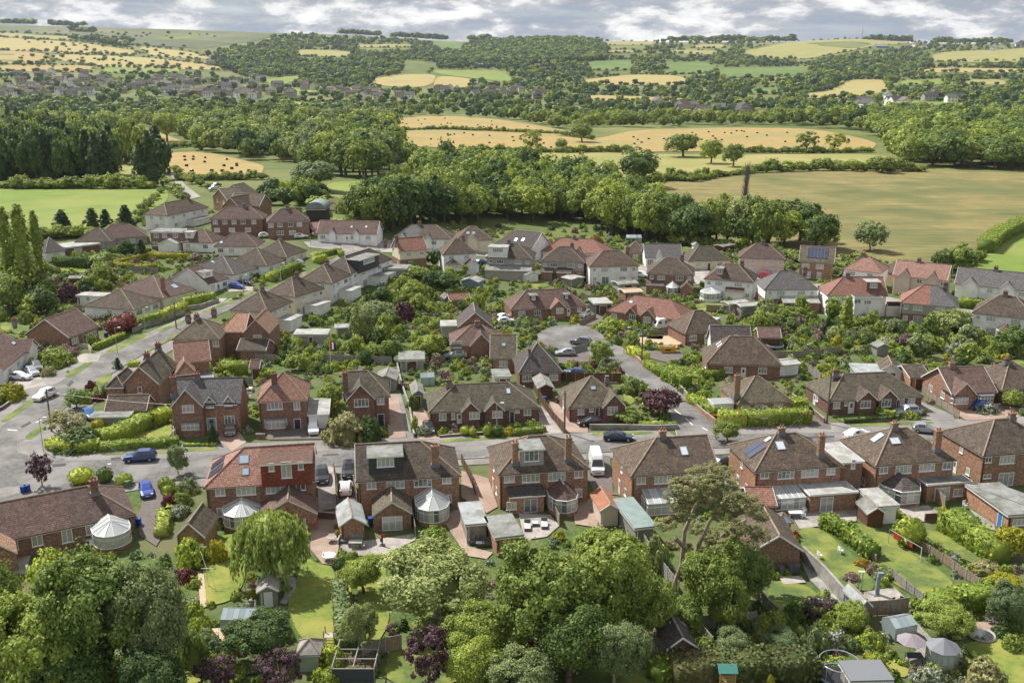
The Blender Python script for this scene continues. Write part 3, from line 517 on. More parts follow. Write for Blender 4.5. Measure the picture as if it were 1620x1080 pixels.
class House:
    def __init__(s, name, label, pts, ze, d, rise, hl=0, hr=0, wall='brick_red', roof='tile_brown', axis='x', cat='house', rl=None, up=None, gut='fascia', zb=None, group=None, w_=None):
        (ax, ay), (bx, by) = pp(pts)[:2]
        zg = 0.0
        A = G(ax, ay, ze)
        if A[1] > 198 and A[0] < 22: zg = hs(A[0], A[1])
        dA, dB = ray(ax, ay), ray(bx, by); A = Vector([c*(ze+zg-HC)/dA[2] for c in dA[:2]]); B = Vector([c*(ze+zg-HC)/dB[2] for c in dB[:2]])
        s.o = A; s.ang = math.atan2(B[1]-A[1], B[0]-A[0]); s.w = w_ or (B-A).length; s.d = d; s.ze = ze; s.rise = rise; s.zg = zg; s.axis = axis; s.wall = wall; s.roofm = roof
        if axis == 'x': half = d/2
        else: half = s.w/2
        if hl == 'h': hl = min(half, (s.w if axis == 'x' else d)/2)
        if hr == 'h': hr = min(half, (s.w if axis == 'x' else d)/2)
        s.t = thing(name, label, cat, (A[0], A[1], zg), s.ang, group)
        s.hl, s.hr, s.half = hl, hr, half
        wx0, wx1, wy0, wy1 = .3, s.w-.3, .3, d-.3; s.wx0, s.wx1, s.wy0, s.wy1 = wx0, wx1, wy0, wy1
        zb = -1.5 if zb is None else zb
        fs, rd = roof_faces(0, s.w, 0, d, ze, rise, hl, hr, axis)
        k = rise/half
        def gab(b, a0, a1, top):  # wall box with gable ends just below the roof
            pass
        zt = ze+.3*k-.14
        zs = ze-2.4 if (up and ze > 4) else zb
        if up and ze > 4: MB().box(wx0-.02, wx1+.02, wy0-.02, wy1+.02, zb, zs).build('wall', wall, s.t); wm = up
        else: wm = wall
        b = MB().box(wx0, wx1, wy0, wy1, zs, min(zt, ze+.0))
        zt = min(zt, ze)
        pk = ze+rise-.16
        def gable_end(lo, hi, e0, e1, vert):
            m_ = (lo+hi)/2
            if vert == 'x':  # plane x = e0, thickness e1
                P = [(e0, lo, zt), (e0, hi, zt), (e0, m_, pk)]; Q = [(e1, lo, zt), (e1, hi, zt), (e1, m_, pk)]
            else:
                P = [(lo, e0, zt), (hi, e0, zt), (m_, e0, pk)]; Q = [(lo, e1, zt), (hi, e1, zt), (m_, e1, pk)]
            b.face(*P); b.face(*Q[::-1]); 
            for i in range(3): b.face(P[i], Q[i], Q[(i+1) % 3], P[(i+1) % 3])
        if axis == 'x':
            if hl == 0: gable_end(wy0, wy1, wx0, wx0+.25, 'x')
            if hr == 0: gable_end(wy0, wy1, wx1-.25, wx1, 'x')
        else:
            if hl == 0: gable_end(wx0, wx1, wy0, wy0+.25, 'y')
            if hr == 0: gable_end(wx0, wx1, wy1-.25, wy1, 'y')
        b.build('wall' if not (up and ze > 4) else 'upper_wall', wm, s.t)
        s.wz = zt
        rl = rl or []
        if rise > 0 and not rl: add_roof(s.t, fs, rd, roof)
        elif rise > 0:   # two roof halves in different tiles
            cut = rl[0]*s.w
            L = [[(0, 0, ze), (cut, 0, ze), (cut, d/2, ze+rise), (hl, d/2, ze+rise)], [(cut, d, ze), (0, d, ze), (hl, d/2, ze+rise), (cut, d/2, ze+rise)]]
            Rr = [[(cut, 0, ze), (s.w, 0, ze), (s.w-hr, d/2, ze+rise), (cut, d/2, ze+rise)], [(s.w, d, ze), (cut, d, ze), (cut, d/2, ze+rise), (s.w-hr, d/2, ze+rise)]]
            if hl: L.append([(0, d, ze), (0, 0, ze), (hl, d/2, ze+rise)])
            if hr: Rr.append([(s.w, 0, ze), (s.w, d, ze), (s.w-hr, d/2, ze+rise)])
            o1 = add_roof(s.t, L, [x for x in rd if x[1][0] < cut], roof, rc=True); o2 = add_roof(s.t, Rr, [x for x in rd if x[1][0] >= cut], rl[1])
        else:
            MB().box(0, s.w, 0, d, ze, ze+.16).build('roof', roof, s.t)
        # fascia and gutter
        g = MB(); z0, z1 = ze-.2, ze-.02
        if axis == 'x' or hl or rise == 0: g.box(.02, s.w-.02, .02, .1, z0, z1)
        if axis == 'y' or hl or rise == 0: g.box(.02, .1, .12, d-.12, z0, z1)
        if axis == 'y' or hr or rise == 0: g.box(s.w-.1, s.w-.02, .12, d-.12, z0, z1)
        def verge(a, p, c):
            for q, r in ((a, p), (p, c)):
                v = [Vector(q), Vector(r)]; n_ = Vector((0, 0, -.22)); th = (.03, 0, 0) if abs(a[0]-c[0]) < .01 else (0, .03, 0); th = Vector(th)
                P = [v[0]-th, v[1]-th, v[1]-th+n_, v[0]-th+n_]; Q = [x+th*2 for x in P]
                g.face(*P); g.face(*Q[::-1]); g.face(P[0], Q[0], Q[1], P[1]); g.face(P[3], P[2], Q[2], Q[3])
        if rise > 0 and axis == 'x':
            if not hl: verge((-.035, 0, ze), (-.035, d/2, ze+rise), (-.035, d, ze))
            if not hr: verge((s.w+.035, 0, ze), (s.w+.035, d/2, ze+rise), (s.w+.035, d, ze))
        if rise > 0 and axis == 'y' and not hl: verge((0, -.035, ze), (s.w/2, -.035, ze+rise), (s.w, -.035, ze))
        g.build('gutter', gut, s.t)
        if A[1] < 260 and ze > 2: MB().bar((wx0+.2, wy0-.07, 0), (wx0+.2, wy0-.07, ze-.2), .05, .05, 5).build('downpipe', 'black_plastic' if 'brick' in wall else 'fascia', s.t)
        FOOT.append([tuple(s.world(x, y).xy) for x, y in ((-.3, -.3), (s.w+.3, -.3), (s.w+.3, d+.3), (-.3, d+.3))])
    def world(s, x, y, z=0):
        c, n = math.cos(s.ang), math.sin(s.ang); return Vector((s.o[0]+x*c-y*n, s.o[1]+x*n+y*c, z+s.zg))
    def lray(s, px, py):
        d = ray(px, py); o = local((0, 0), s.o, s.ang); c, n = math.cos(s.ang), math.sin(s.ang)
        return (o[0], o[1], HC-s.zg), (d[0]*c+d[1]*n, -d[0]*n+d[1]*c, d[2])
    def onf(s, px, py, y):
        o, d = s.lray(px, py); t = (y-o[1])/d[1]; return o[0]+d[0]*t, o[2]+d[2]*t
    def onx(s, px, py, x):
        o, d = s.lray(px, py); t = (x-o[0])/d[0]; return o[1]+d[1]*t, o[2]+d[2]*t
    def onr(s, px, py):
        """front slope -> (x, y, z)"""
        o, d = s.lray(px, py); k = s.rise/s.half; t = (s.ze+k*(-o[1])*-1*-1 - o[2]) if False else None
        # z = ze + k*y
        t = (s.ze+k*o[1]-o[2])/(d[2]-k*d[1]); return o[0]+d[0]*t, o[1]+d[1]*t, o[2]+d[2]*t
    def rects(s, st): 
        p = pp(st); return [(p[i], p[i+1]) for i in range(0, len(p), 2)]
    def win(s, st, y=None, door=None, n=None, parent=None, m='upvc'):
        y = s.wy0 if y is None else y
        for (a, b) in s.rects(st):
            my, mx = (a[1]+b[1])/2, (a[0]+b[0])/2
            x0, x1 = s.onf(a[0], my, y)[0], s.onf(b[0], my, y)[0]; z1, z0 = s.onf(mx, a[1], y)[1], s.onf(mx, b[1], y)[1]
            if door: add_door(parent or s.t, (x0+x1)/2, y, max(z0, 0.02) if z0 < .6 else z0, x1-x0, min(z1-max(z0, .02), 2.2), 0, door)
            else: add_window(parent or s.t, (x0+x1)/2, y, z0, x1-x0, z1-z0, 0, n, m)
        return s
    def doors(s, st, m='door_white', y=None): return s.win(st, y, m)
    def patio(s, st, y=None):
        y = s.wy0 if y is None else y
        for a, b in s.rects(st):
            my, mx = (a[1]+b[1])/2, (a[0]+b[0])/2
            x0, x1 = s.onf(a[0], my, y)[0], s.onf(b[0], my, y)[0]; z1 = s.onf(mx, a[1], y)[1]
            add_patio_door(s.t, (x0+x1)/2, y, .05, x1-x0, min(max(z1-.05, 1.9), 2.4))
        return s
    def row(s, us, z=None, w_=1.3, h_=1.1, side='f', n=None):
        z = s.ze-1.55 if z is None else z
        for u in us:
            if side == 'f': add_window(s.t, s.w*u, s.wy0-.001, z, w_, h_, 0, n)
            elif side == 'l': add_window(s.t, s.wx0-.001, s.d*u, z, w_, h_, -math.pi/2, n)
            else: add_window(s.t, s.wx1+.001, s.d*u, z, w_, h_, math.pi/2, n)
        return s
    def semi(s, door='door_white', patio=True, dx=0.0):
        s.row([.11, .89], s.ze-1.4, .9, .95); s.row([.31, .69], s.ze-1.5, 1.9, 1.15)
        s.row([.12, .88], 1.0, 1.0, 1.05)
        for u in (.33, .67):
            if patio: add_patio_door(s.t, s.w*u, s.wy0, .05, 1.9, 2.1)
            else: add_window(s.t, s.w*u, s.wy0, .9, 1.9, 1.3)
        return s
    def sides(s, which='lr'):
        for c in which:
            s.row([.5], s.ze-1.5 if s.ze > 4 else 1.0, .7, 1.0, c)
            if s.ze > 4: s.row([.3], 1.0, .8, 1.0, c)
            (add_door(s.t, s.wx0-.001, s.d*.6, 0.02, .95, 2.05, -math.pi/2) if c == 'l' else add_door(s.t, s.wx1+.001, s.d*.6, 0.02, .95, 2.05, math.pi/2))
        return s
    def bung(s, us=(.12, .35, .65, .88), door=.5, dm='door_white', w_=1.6):
        s.row(us, .95, w_, 1.2)
        if door: add_door(s.t, s.w*door, s.wy0, .02, .95, 2.05, 0, dm)
        return s
    def chim(s, st, ztop=1.3, w_=.9, d_=.55, wall=None, pots=2, ridge=False, flush='lead'):
        for (px, py) in pp(st):
            if s.axis == 'x':
                if ridge: o, dd = s.lray(px, py); t = (s.half-o[1])/dd[1]; x, y, z = o[0]+dd[0]*t, s.half, s.ze+s.rise
                else: x, y, z = s.onr(px, py)
            else: o, dd = s.lray(px, py); t = (s.ze+s.rise-o[2])/dd[2]; x, y, z = s.w/2, max(.6, min(o[1]+dd[1]*t, s.d-.6)), s.ze+s.rise
            y = min(y, s.d-.4); top = s.ze+s.rise+ztop
            b = MB().box(x-w_/2, x+w_/2, y-d_/2, y+d_/2, z-1.2, top-.25).box(x-w_/2-.07, x+w_/2+.07, y-d_/2-.07, y+d_/2+.07, top-.25, top-.05)
            c = b.build('chimney', wall or ('brick_dark' if s.wall != 'brick_orange' else s.wall), s.t)
            if z < s.ze+s.rise+1: MB().box(x-w_/2-.1, x+w_/2+.1, y-d_/2-.1, y+d_/2+.1, z-.5, z+.22).build('flashing', flush, c)
            for i in range(pots):
                q = x+(i-(pots-1)/2)*.4; MB().bar((q, y, top-.05), (q, y, top+.35), .13, .10, 8).build('chimney_pot', 'terracotta', c)
        return s
    def skyl(s, st, m='skylight_glass', hgt=.08, name='rooflight'):
        k = s.rise/s.half; al = math.atan(k)
        for a, b in s.rects(st):
            my, mx = (a[1]+b[1])/2, (a[0]+b[0])/2; x0 = s.onr(a[0], my)[0]; x1 = s.onr(b[0], my)[0]; q1 = s.onr(mx, a[1]); q0 = s.onr(mx, b[1]); L = math.hypot(q1[1]-q0[1], q1[2]-q0[2]); W = x1-x0
            f = MB().box(-W/2, W/2, -.0, .07, -.05, hgt).box(-W/2, W/2, L-.07, L, -.05, hgt).box(-W/2, -W/2+.07, .07, L-.07, -.05, hgt).box(W/2-.07, W/2, .07, L-.07, -.05, hgt)
            o = f.build(name, 'lead' if m != 'solar' else 'steel', s.t); o.location = ((x0+x1)/2, q0[1], q0[2]); o.rotation_euler = (al, 0, 0)
            MB().box(-W/2+.05, W/2-.05, .05, L-.05, -.05, hgt-.03).build('pane', m, o)
        return s
    def gable(s, u0, u1, proj=.5, rise=None, peak=None, wall=None, roof=None, zb=0, ze=None, wins=(), vc=True):
        """small cross gable on the front"""
        ze = ze or s.ze; x0, x1 = u0*s.w, u1*s.w; hw = (x1-x0)/2; rise = rise or hw*.8; k = s.rise/s.half; yb = min((ze+rise-s.ze)/k, s.half)+.1; xm = (x0+x1)/2
        fs, rd = roof_faces(x0, x1, -proj-.2, yb, ze, rise, 0, 0, 'y')
        b = MB(); y0 = -proj+.1 if proj > .1 else s.wy0-.08
        b.box(x0+.25, x1-.25, y0, .5, zb, ze-.03)
        e = ze+.25*rise/hw-.14; P = [(x0+.25, y0, ze-.03), (x1-.25, y0, ze-.03), (xm, y0, ze+rise-.17)]; Q = [(p[0], y0+.4, p[2]) for p in P]
        b.face(*P); b.face(*Q[::-1]); 
        for i in range(3): b.face(P[i], Q[i], Q[(i+1) % 3], P[(i+1) % 3])
        g = b.build('gable', wall or s.wall, s.t); add_roof(g, fs, [], roof or s.roofm); v = MB(); yv = -proj-.24
        for q, r in (((x0, yv, ze), (xm, yv, ze+rise)), ((xm, yv, ze+rise), (x1, yv, ze))): v.face(q, r, (r[0], r[1], r[2]-.2), (q[0], q[1], q[2]-.2)); v.face((q[0], yv+.03, q[2]-.2), (r[0], yv+.03, r[2]-.2), (r[0], yv+.03, r[2]), (q[0], yv+.03, q[2]))
        v.build('bargeboard', 'fascia' if vc else 'black_plastic', g); s.gy = y0
        for (z, w_, h_) in wins: add_window(s.t, xm, y0, z, w_, h_)
        return s
    def dormer(s, st, dep=None, wall='charcoal', top='felt_roof', wins=None, up=.0, n=None):
        """box dormer: pixel rectangle of its front face (without the roof)"""
        for a, b in s.rects(st):
            my, mx = (a[1]+b[1])/2, (a[0]+b[0])/2; x, y, z = s.onr(mx, b[1]); x0, x1 = s.onf(a[0], my, y)[0], s.onf(b[0], my, y)[0]; zt = s.onf(mx, a[1], y)[1]
            k = s.rise/s.half; yb = min(s.d-.8, (zt-s.ze)/k); yb = max(yb, y+.8)
            if zt > s.ze+s.rise-.1: zt = s.ze+s.rise-.05; yb = s.half
            o = MB().box(x0, x1, y, yb+.0, z-.35, zt).build('dormer', wall, s.t); MB().box(x0-.2, x1+.2, y-.25, yb+.1, zt, zt+.14).build('roof', top, o); MB().box(x0-.22, x1+.22, y-.28, y-.25, zt-.06, zt+.12).build('fascia', 'fascia', o)
            s.dy = y
            if wins is None:
                w_ = (x1-x0)*.55; h_ = min(1.15, (zt-z)*.7); add_window(o, (x0+x1)/2, y, zt-.2-h_, w_, h_, 0, n)
            else:
                for (wa, wb) in s.rects(wins):
                    my, mx = (wa[1]+wb[1])/2, (wa[0]+wb[0])/2; u0, u1 = s.onf(wa[0], my, y)[0], s.onf(wb[0], my, y)[0]; v1, v0 = s.onf(mx, wa[1], y)[1], s.onf(mx, wb[1], y)[1]
                    add_window(o, (u0+u1)/2, y, v0, u1-u0, v1-v0)
        return s
    def wing(s, x0, x1, proj, ze, kind='flat', rise=1.6, wall=None, roof=None, wins=None, doors=None, patio=None, y1=None, fasc='fascia', name='extension', blades=False):
        wall = wall or s.wall; roof = roof or s.roofm; y1 = s.wy0+.0 if y1 is None else y1; y0 = -proj
        o = MB(); o.box(x0+.15, x1-.15, y0+.15, y1-.002 if y1 <= s.wy0 else y1, -.5, ze-.02)
        if kind == 'gable':
            m_ = (x0+x1)/2; P = [(x0+.15, y0+.15, ze-.02), (x1-.15, y0+.15, ze-.02), (m_, y0+.15, ze+rise-.16)]; Q = [(p[0], p[1]+.25, p[2]) for p in P]; o.face(*P); o.face(*Q[::-1])
            for i in range(3): o.face(P[i], Q[i], Q[(i+1) % 3], P[(i+1) % 3])
        e = o.build(name, wall, s.t)
        if kind == 'flat': MB().box(x0, x1, y0, y1-.004, ze, ze+.14).build('roof', roof, e); MB().box(x0-.03, x1+.03, y0-.05, y0-.002, ze-.08, ze+.18).box(x0-.05, x0-.002, y0, y1-.01, ze-.08, ze+.18).box(x1+.002, x1+.05, y0, y1-.01, ze-.08, ze+.18).build('fascia', fasc, e)
        elif kind == 'lean': 
            add_roof(e, [[(x0, y0-.1, ze), (x1, y0-.1, ze), (x1, y1-.01, ze+rise), (x0, y1-.01, ze+rise)]], [], roof); MB().box(x0, x1, y0-.14, y0-.1, ze-.2, ze-.02).build('fascia', fasc, e)
            b = MB()
            for X, X2 in ((x0+.15, x0+.3), (x1-.3, x1-.15)):
                P = [(X, y0+.15, ze-.02), (X, y1-.01, ze-.02), (X, y1-.01, ze+rise-.16)]; Q = [(X2, p[1], p[2]) for p in P]; b.face(*P[::-1]); b.face(*Q); b.face(P[0], Q[0], Q[2], P[2])
            b.build('cheek', wall, e)
        elif kind == 'gable': fs, rd = roof_faces(x0, x1, y0-.1, y1+(0 if y1 > s.wy0 else -.005), ze, rise, 0, 0, 'y'); add_roof(e, fs, rd, roof); v = MB(); m_ = (x0+x1)/2; yv = y0-.14; [v.face(q, r, (r[0], r[1], r[2]-.2), (q[0], q[1], q[2]-.2)) for q, r in (((x0, yv, ze), (m_, yv, ze+rise)), ((m_, yv, ze+rise), (x1, yv, ze)))]; v.build('bargeboard', fasc, e)
        elif kind == 'hip': fs, rd = roof_faces(x0, x1, y0-.1, y1-.005, ze, rise, (x1-x0)/2, 0, 'y'); add_roof(e, fs, rd, roof); MB().box(x0, x1, y0-.13, y0-.1, ze-.2, ze-.02).build('fascia', fasc, e)
        s.wy = y0+.15
        if wins: s.win(wins, y0+.148)
        if doors: s.win(doors, y0+.148, 'door_white')
        if patio: s.patio(patio, y0+.148)
        FOOT.append([tuple(s.world(x, y).xy) for x, y in ((x0, y0), (x1, y0), (x1, y1), (x0, y1))]); return s
    def cons(s, x0, x1, proj, ze=2.3, rise=1.2, ns=5, roof='poly_roof', kind='bay', wall=None, dwarf=.55):
        """conservatory: bay (faceted end, radiating roof) or lean (single slope) with every pane and roof panel its own part"""
        c = MB(); base = thing.__wrapped__(s) if False else None
        if kind == 'bay':
            r = (x1-x0)/2; xm = (x0+x1)/2; yc = -proj+r; P = [(x0, s.wy0)]
            if yc < -.3: P.append((x0, yc))
            P += [(xm-r*math.cos(math.pi*i/ns), yc-r*math.sin(math.pi*i/ns)) for i in range(0 if yc >= -.3 else 1, ns)]; P.append((x1, yc)); 
            if yc < -.3: P.append((x1, s.wy0))
            if yc >= -.3: P = [(x0, s.wy0)]+P[2:-1]+[(x1, s.wy0)]
            ap = (xm, min(yc, -.05)); rb = (xm, s.wy0)
        else: P = [(x0, s.wy0), (x0, -proj), (x1, -proj), (x1, s.wy0)]; ap = None
        root = MB()
        for a, b in zip(P, P[1:]):
            root.bar((a[0], a[1], dwarf/2), (b[0], b[1], dwarf/2), .01, .01, 4)
        cw = MB()
        for a, b in zip(P, P[1:]):
            dx, dy = b[0]-a[0], b[1]-a[1]; L = math.hypot(dx, dy); nx, ny = dy/L*.1, -dx/L*.1
            cw.face((a[0]-nx, a[1]-ny, dwarf), (b[0]-nx, b[1]-ny, dwarf), (b[0]+nx, b[1]+ny, dwarf), (a[0]+nx, a[1]+ny, dwarf)); cw.face((a[0]-nx, a[1]-ny, 0), (b[0]-nx, b[1]-ny, 0), (b[0]-nx, b[1]-ny, dwarf), (a[0]-nx, a[1]-ny, dwarf)); cw.face((a[0]+nx, a[1]+ny, 0), (b[0]+nx, b[1]+ny, 0), (b[0]+nx, b[1]+ny, dwarf), (a[0]+nx, a[1]+ny, dwarf))
        e = cw.build('conservatory', wall or s.wall, s.t)
        fr = MB(); panes = []
        tops = [(p[0], p[1], ze) for p in P]
        if kind == 'lean': tops = [(x0, s.wy0, ze+rise), (x0, -proj, ze), (x1, -proj, ze), (x1, s.wy0, ze+rise)]
        for i, (a, b) in enumerate(zip(P, P[1:])):
            L = math.hypot(b[0]-a[0], b[1]-a[1]); k = max(1, round(L/.8))
            for j in range(k+1):
                q = (a[0]+(b[0]-a[0])*j/k, a[1]+(b[1]-a[1])*j/k); fr.bar((q[0], q[1], dwarf), (q[0], q[1], ze), .045, .045, 4, False)
                if j < k:
                    q2 = (a[0]+(b[0]-a[0])*(j+1)/k, a[1]+(b[1]-a[1])*(j+1)/k); panes.append([(q[0], q[1], dwarf), (q2[0], q2[1], dwarf), (q2[0], q2[1], ze), (q[0], q[1], ze)])
            fr.bar((*a, ze-.02), (*b, ze-.02), .075, .075, 4); fr.bar((*a, ze-.55), (*b, ze-.55), .035, .035, 4); fr.bar((*a, dwarf+.03), (*b, dwarf+.03), .05, .05, 4)
        rp = []
        if kind == 'bay':
            A3 = (ap[0], ap[1], ze+rise); R3 = (rb[0], rb[1], ze+rise)
            T = []; 
            for a, b in zip(tops, tops[1:]):
                L = math.hypot(b[0]-a[0], b[1]-a[1]); k = max(1, round(L/.9)) if L > 1.3 else 1
                side = abs(a[0]-b[0]) < .05
                for j in range(k):
                    q = tuple(a[c_]+(b[c_]-a[c_])*j/k for c_ in range(3)); q2 = tuple(a[c_]+(b[c_]-a[c_])*(j+1)/k for c_ in range(3))
                    if side and ap[1] < -.3:
                        f1 = (A3[0], max(min(q[1], s.wy0), A3[1]), A3[2]); f2 = (A3[0], max(min(q2[1], s.wy0), A3[1]), A3[2]); rp.append([q, q2, f2, f1] if f1 != f2 else [q, q2, f1])
                    else: rp.append([q, q2, A3])
            fr.bar(A3, (A3[0], A3[1], A3[2]+.3), .05, .02, 5)
            if ap[1] < -.3: fr.bar(A3, R3, .07, .07, 4)
        else:
            k = max(2, round((x1-x0)/.8))
            for j in range(k):
                u, v = x0+(x1-x0)*j/k, x0+(x1-x0)*(j+1)/k; rp.append([(u, -proj-.1, ze), (v, -proj-.1, ze), (v, s.wy0-.01, ze+rise), (u, s.wy0-.01, ze+rise)])
            for X in (x0, x1): panes.append([(X, s.wy0, ze), (X, -proj, ze), (X, s.wy0, ze+rise-.08)])
        tl = roof.startswith('tile')
        for f in rp:
            for i in range(2, len(f)): 
                if not tl: fr.bar((f[0][0], f[0][1], f[0][2]+.03), (f[-1][0], f[-1][1], f[-1][2]+.03), .035, .035, 4); break
        fr.build('frame', 'upvc', e)
        if tl: add_roof(e, rp, [], roof)
        else:
            for f in rp: MB().slab([f], .03).build('roof_panel', roof, e)
        for f in panes: MB().slab([f], .0).build('pane', 'glass', e) if False else MB().face(*f).build('pane', 'glass', e)
        FOOT.append([tuple(s.world(x, y).xy) for x, y in ((x0, -proj), (x1, -proj), (x1, 0), (x0, 0))]); return s
    def at(s, px, py, z=0):   # local x, y of a ground pixel
        g = G(px, py, z); return local(g, s.o, s.ang)
    def bay(s, st, dep=.6, roof='lead'):
        for a, b in s.rects(st):
            my, mx = (a[1]+b[1])/2, (a[0]+b[0])/2; y = s.wy0-dep
            x0, x1 = s.onf(a[0], my, y)[0], s.onf(b[0], my, y)[0]; z1, z0 = s.onf(mx, a[1], y)[1], s.onf(mx, b[1], y)[1]; z0 = max(z0, .5); z1 = min(z1, 2.4)
            pl = [(x0-.25, s.wy0-.002), (x0+.15, y), (x1-.15, y), (x1+.25, s.wy0-.002)]
            e = MB().prism(pl, 0, z0).build('bay_window', s.wall, s.t); pr = [(p[0]+(.1 if i > 1 else -.1), p[1]-(.1 if i in (1, 2) else 0)) for i, p in enumerate(pl)]; MB().prism(pr, z1, z1+.12).build('roof', roof, e)
            MB().prism([(p[0]*1.0, p[1]+.04) for p in [(pl[0][0]+.05, pl[0][1]-.04), pl[1], pl[2], (pl[3][0]-.05, pl[3][1]-.04)]], z0+.01, z1-.01).build('pane', 'glass', e); f = MB()
            for p, q in zip(pl, pl[1:]):
                L = math.hypot(q[0]-p[0], q[1]-p[1]); k = max(1, round(L/.6))
                for j in range(k+1): r = (p[0]+(q[0]-p[0])*j/k, p[1]+(q[1]-p[1])*j/k); f.bar((*r, z0), (*r, z1), .05, .05, 4, False)
                for z in (z0+.04, z1-.04, z1-.45): f.bar((*p, z), (*q, z), .05, .05, 4)
            f.build('frame', 'upvc', e)
        return s
    def solar(s, corners, nx, ny):
        """photovoltaic panels on the front slope, corners in fractions of width and slope"""
        x0, x1, t0, t1 = corners; al = math.atan(s.rise/s.half); L = math.hypot(s.rise, s.half); e = MB().box(x0*s.w, x1*s.w, t0*L, t1*L, .06, .1).build('solar_array', 'steel', s.t); e.location = (0, 0, s.ze); e.rotation_euler = (al, 0, 0); dx = (x1-x0)*s.w/nx; dy = (t1-t0)*L/ny
        me = MB().box(.03, dx-.03, .03, dy-.03, 0, .03).mesh('solar_panel', 'solar')
        for i in range(nx):
            for j in range(ny): link('solar_panel', me, e, (x0*s.w+i*dx, t0*L+j*dy, .102))
        return s
    def lsolar(s, t0, t1, v0, v1, n, m='solar', name='solar_panel'):
        """panels on the left hip slope: t along depth, v up the slope"""
        k = s.rise/s.hl; al = math.atan(k); L = math.hypot(s.rise, s.hl)
        for i in range(n):
            a, b = s.d*(t0+(t1-t0)*i/n)+.04, s.d*(t0+(t1-t0)*(i+1)/n)-.04
            o = MB().box(v0*L, v1*L, a, b, .05, .12).build(name, m, s.t); o.location = (0, 0, s.ze); o.rotation_euler = (0, -al, 0)
        return s
# --- front row, backs towards the camera
h = House('bungalow', 'long brown-tiled bungalow at the left edge with a round white conservatory', 'N1 -420 956 860 690', 2.7, 9.5, 3.0, 0, 'h', 'brick_red', 'tile_plum', rl=[.66, 'tile_plum'])
h.t.children[0]; h.win('N1 60 850 115 920 200 820 270 892 388 785 460 870 540 752 610 818').chim('N1 600 560', 1.1)
h.cons(h.w-5.3, h.w-1.0, 3.9, 2.2, 1.1, 6); h.wing(h.w-18, h.w-13.5, 3.4, 2.5, 'gable', 2.0, roof='tile_orange')
h.wing(h.w-2.2, h.w-.2, -6.5, 2.3, 'flat', wall='render_white', roof='flat_white', y1=9.3, name='porch')
H2 = h = House('semi_detached_house', 'semi-detached pair with pink-red roof, red tile-hung loft dormer and solar panels', 'N1 1285 530 N2 375 482', 5.0, 9.6, 3.3, 'h', 0, 'brick_red', 'tile_pink', rl=[.5, 'tile_red'])
h.dormer('N2 32 372 352 498', wall='tile_hung', top='tile_pan', wins='N2 80 370 115 420 160 360 225 462 265 358 300 410')
h.win('N1 1362 525 1425 575 1495 512 1620 570 N2 62 502 185 558 252 490 315 540 N1 1372 650 1440 705').skyl('N1 1512 315 1575 372 1530 398 1576 446').lsolar(.24, .48, .08, .46, 2).lsolar(.55, .76, .08, .44, 2)
x0 = h.onf(*pp('N2 20 700')[0], -4)[0]; x1 = h.onf(*pp('N2 392 700')[0], -4)[0]; h.wing(x0, x1, 4.2, 2.5, 'gable', 2.1, roof='tile_plum', wins='N2 300 720 318 780')
h.cons(2.2, 7.0, 3.2, 2.2, 1.1, 5)
H3 = h = House('semi_detached_house', 'brick semi-detached pair with charcoal box dormer and a faceted glass conservatory', 'N2 630 488 1300 450', 5.0, 10.0, 3.2, 0, 'h', 'brick_orange', 'tile_brown')
h.dormer('N2 712 328 925 435', wall='charcoal', wins='N2 765 335 873 392')
h.win('N2 700 488 762 532 826 475 940 528 1000 462 1112 517 1178 452 1235 497 1180 568 1237 617').chim('N2 1135 380', .6, 1.0, .6, wall='brick_brown')
x0, x1 = h.onf(*pp('N2 735 730')[0], -4.5)[0], h.onf(*pp('N2 990 700')[0], -4.5)[0]; h.wing(x0, x1, 4.6, 2.4, 'gable', 1.7, wall='brick_brown', roof='tile_olive'); h.patio('N2 800 722 925 812', -4.45)
x0 = h.onf(*pp('N2 995 600')[0], -2.5)[0]; h.cons(x0+.3, x0+4.6, 4.2, 2.3, 1.3, 5)
H4 = h = House('semi_detached_house', 'brick semi-detached pair with grey dormer, two chimneys and tile-roofed sun room', 'N2 1530 445 N3 497 405', 5.0, 10.0, 3.2, 'h', 'h', 'brick_orange', 'tile_brown')
h.dormer('N3 52 285 200 385', wall='render_grey', wins='N3 80 288 168 357').chim('N3 355 345', .9, .8, .6, wall='brick_brown').chim('N3 20 370', .7, .8, .6, wall='brick_brown')
h.win('N2 1570 447 1635 490 N3 65 435 173 490 230 424 337 478 393 413 450 460 388 530 445 583').sides('l')
x1 = h.onf(*pp('N3 210 600')[0], -1.5)[0]; h.wing(1.2, x1, 1.6, 2.5, 'lean', .7, wall='brick_orange', roof='tile_dark', wins='N3 -35 612 28 662', patio='N3 75 600 160 700')
x0, x1 = h.onf(*pp('N3 245 640')[0], -2.5)[0], h.onf(*pp('N3 425 640')[0], -2.5)[0]; h.cons(x0, x1, 3.6, 2.3, 1.5, 4, roof='tile_plum')
H5 = h = House('semi_detached_house', 'brick semi-detached pair with plain roof, one rooflight and a lean-to conservatory', 'N3 750 455 1315 415', 5.0, 9.8, 3.2, 'h', .01, 'brick_orange', 'tile_brown')
h.win('N3 790 452 845 500 902 445 1008 497 1062 432 1168 488 1227 430 1278 470').skyl('N3 1065 262 1112 320').chim('N3 952 188', 1.0, ridge=True).sides('l')
x0, x1 = h.onf(*pp('N3 855 600')[0], -2)[0], h.onf(*pp('N3 1060 600')[0], -2)[0]; h.cons(x0, x1, 2.6, 2.2, .8, kind='lean')
H6 = h = House('semi_detached_house', 'brick semi-detached pair with a solar panel left and white flat-roofed extension', 'N3 1535 425 N4 485 387', 5.0, 9.8, 3.2, 'h', 'h', 'brick_orange', 'tile_brown')
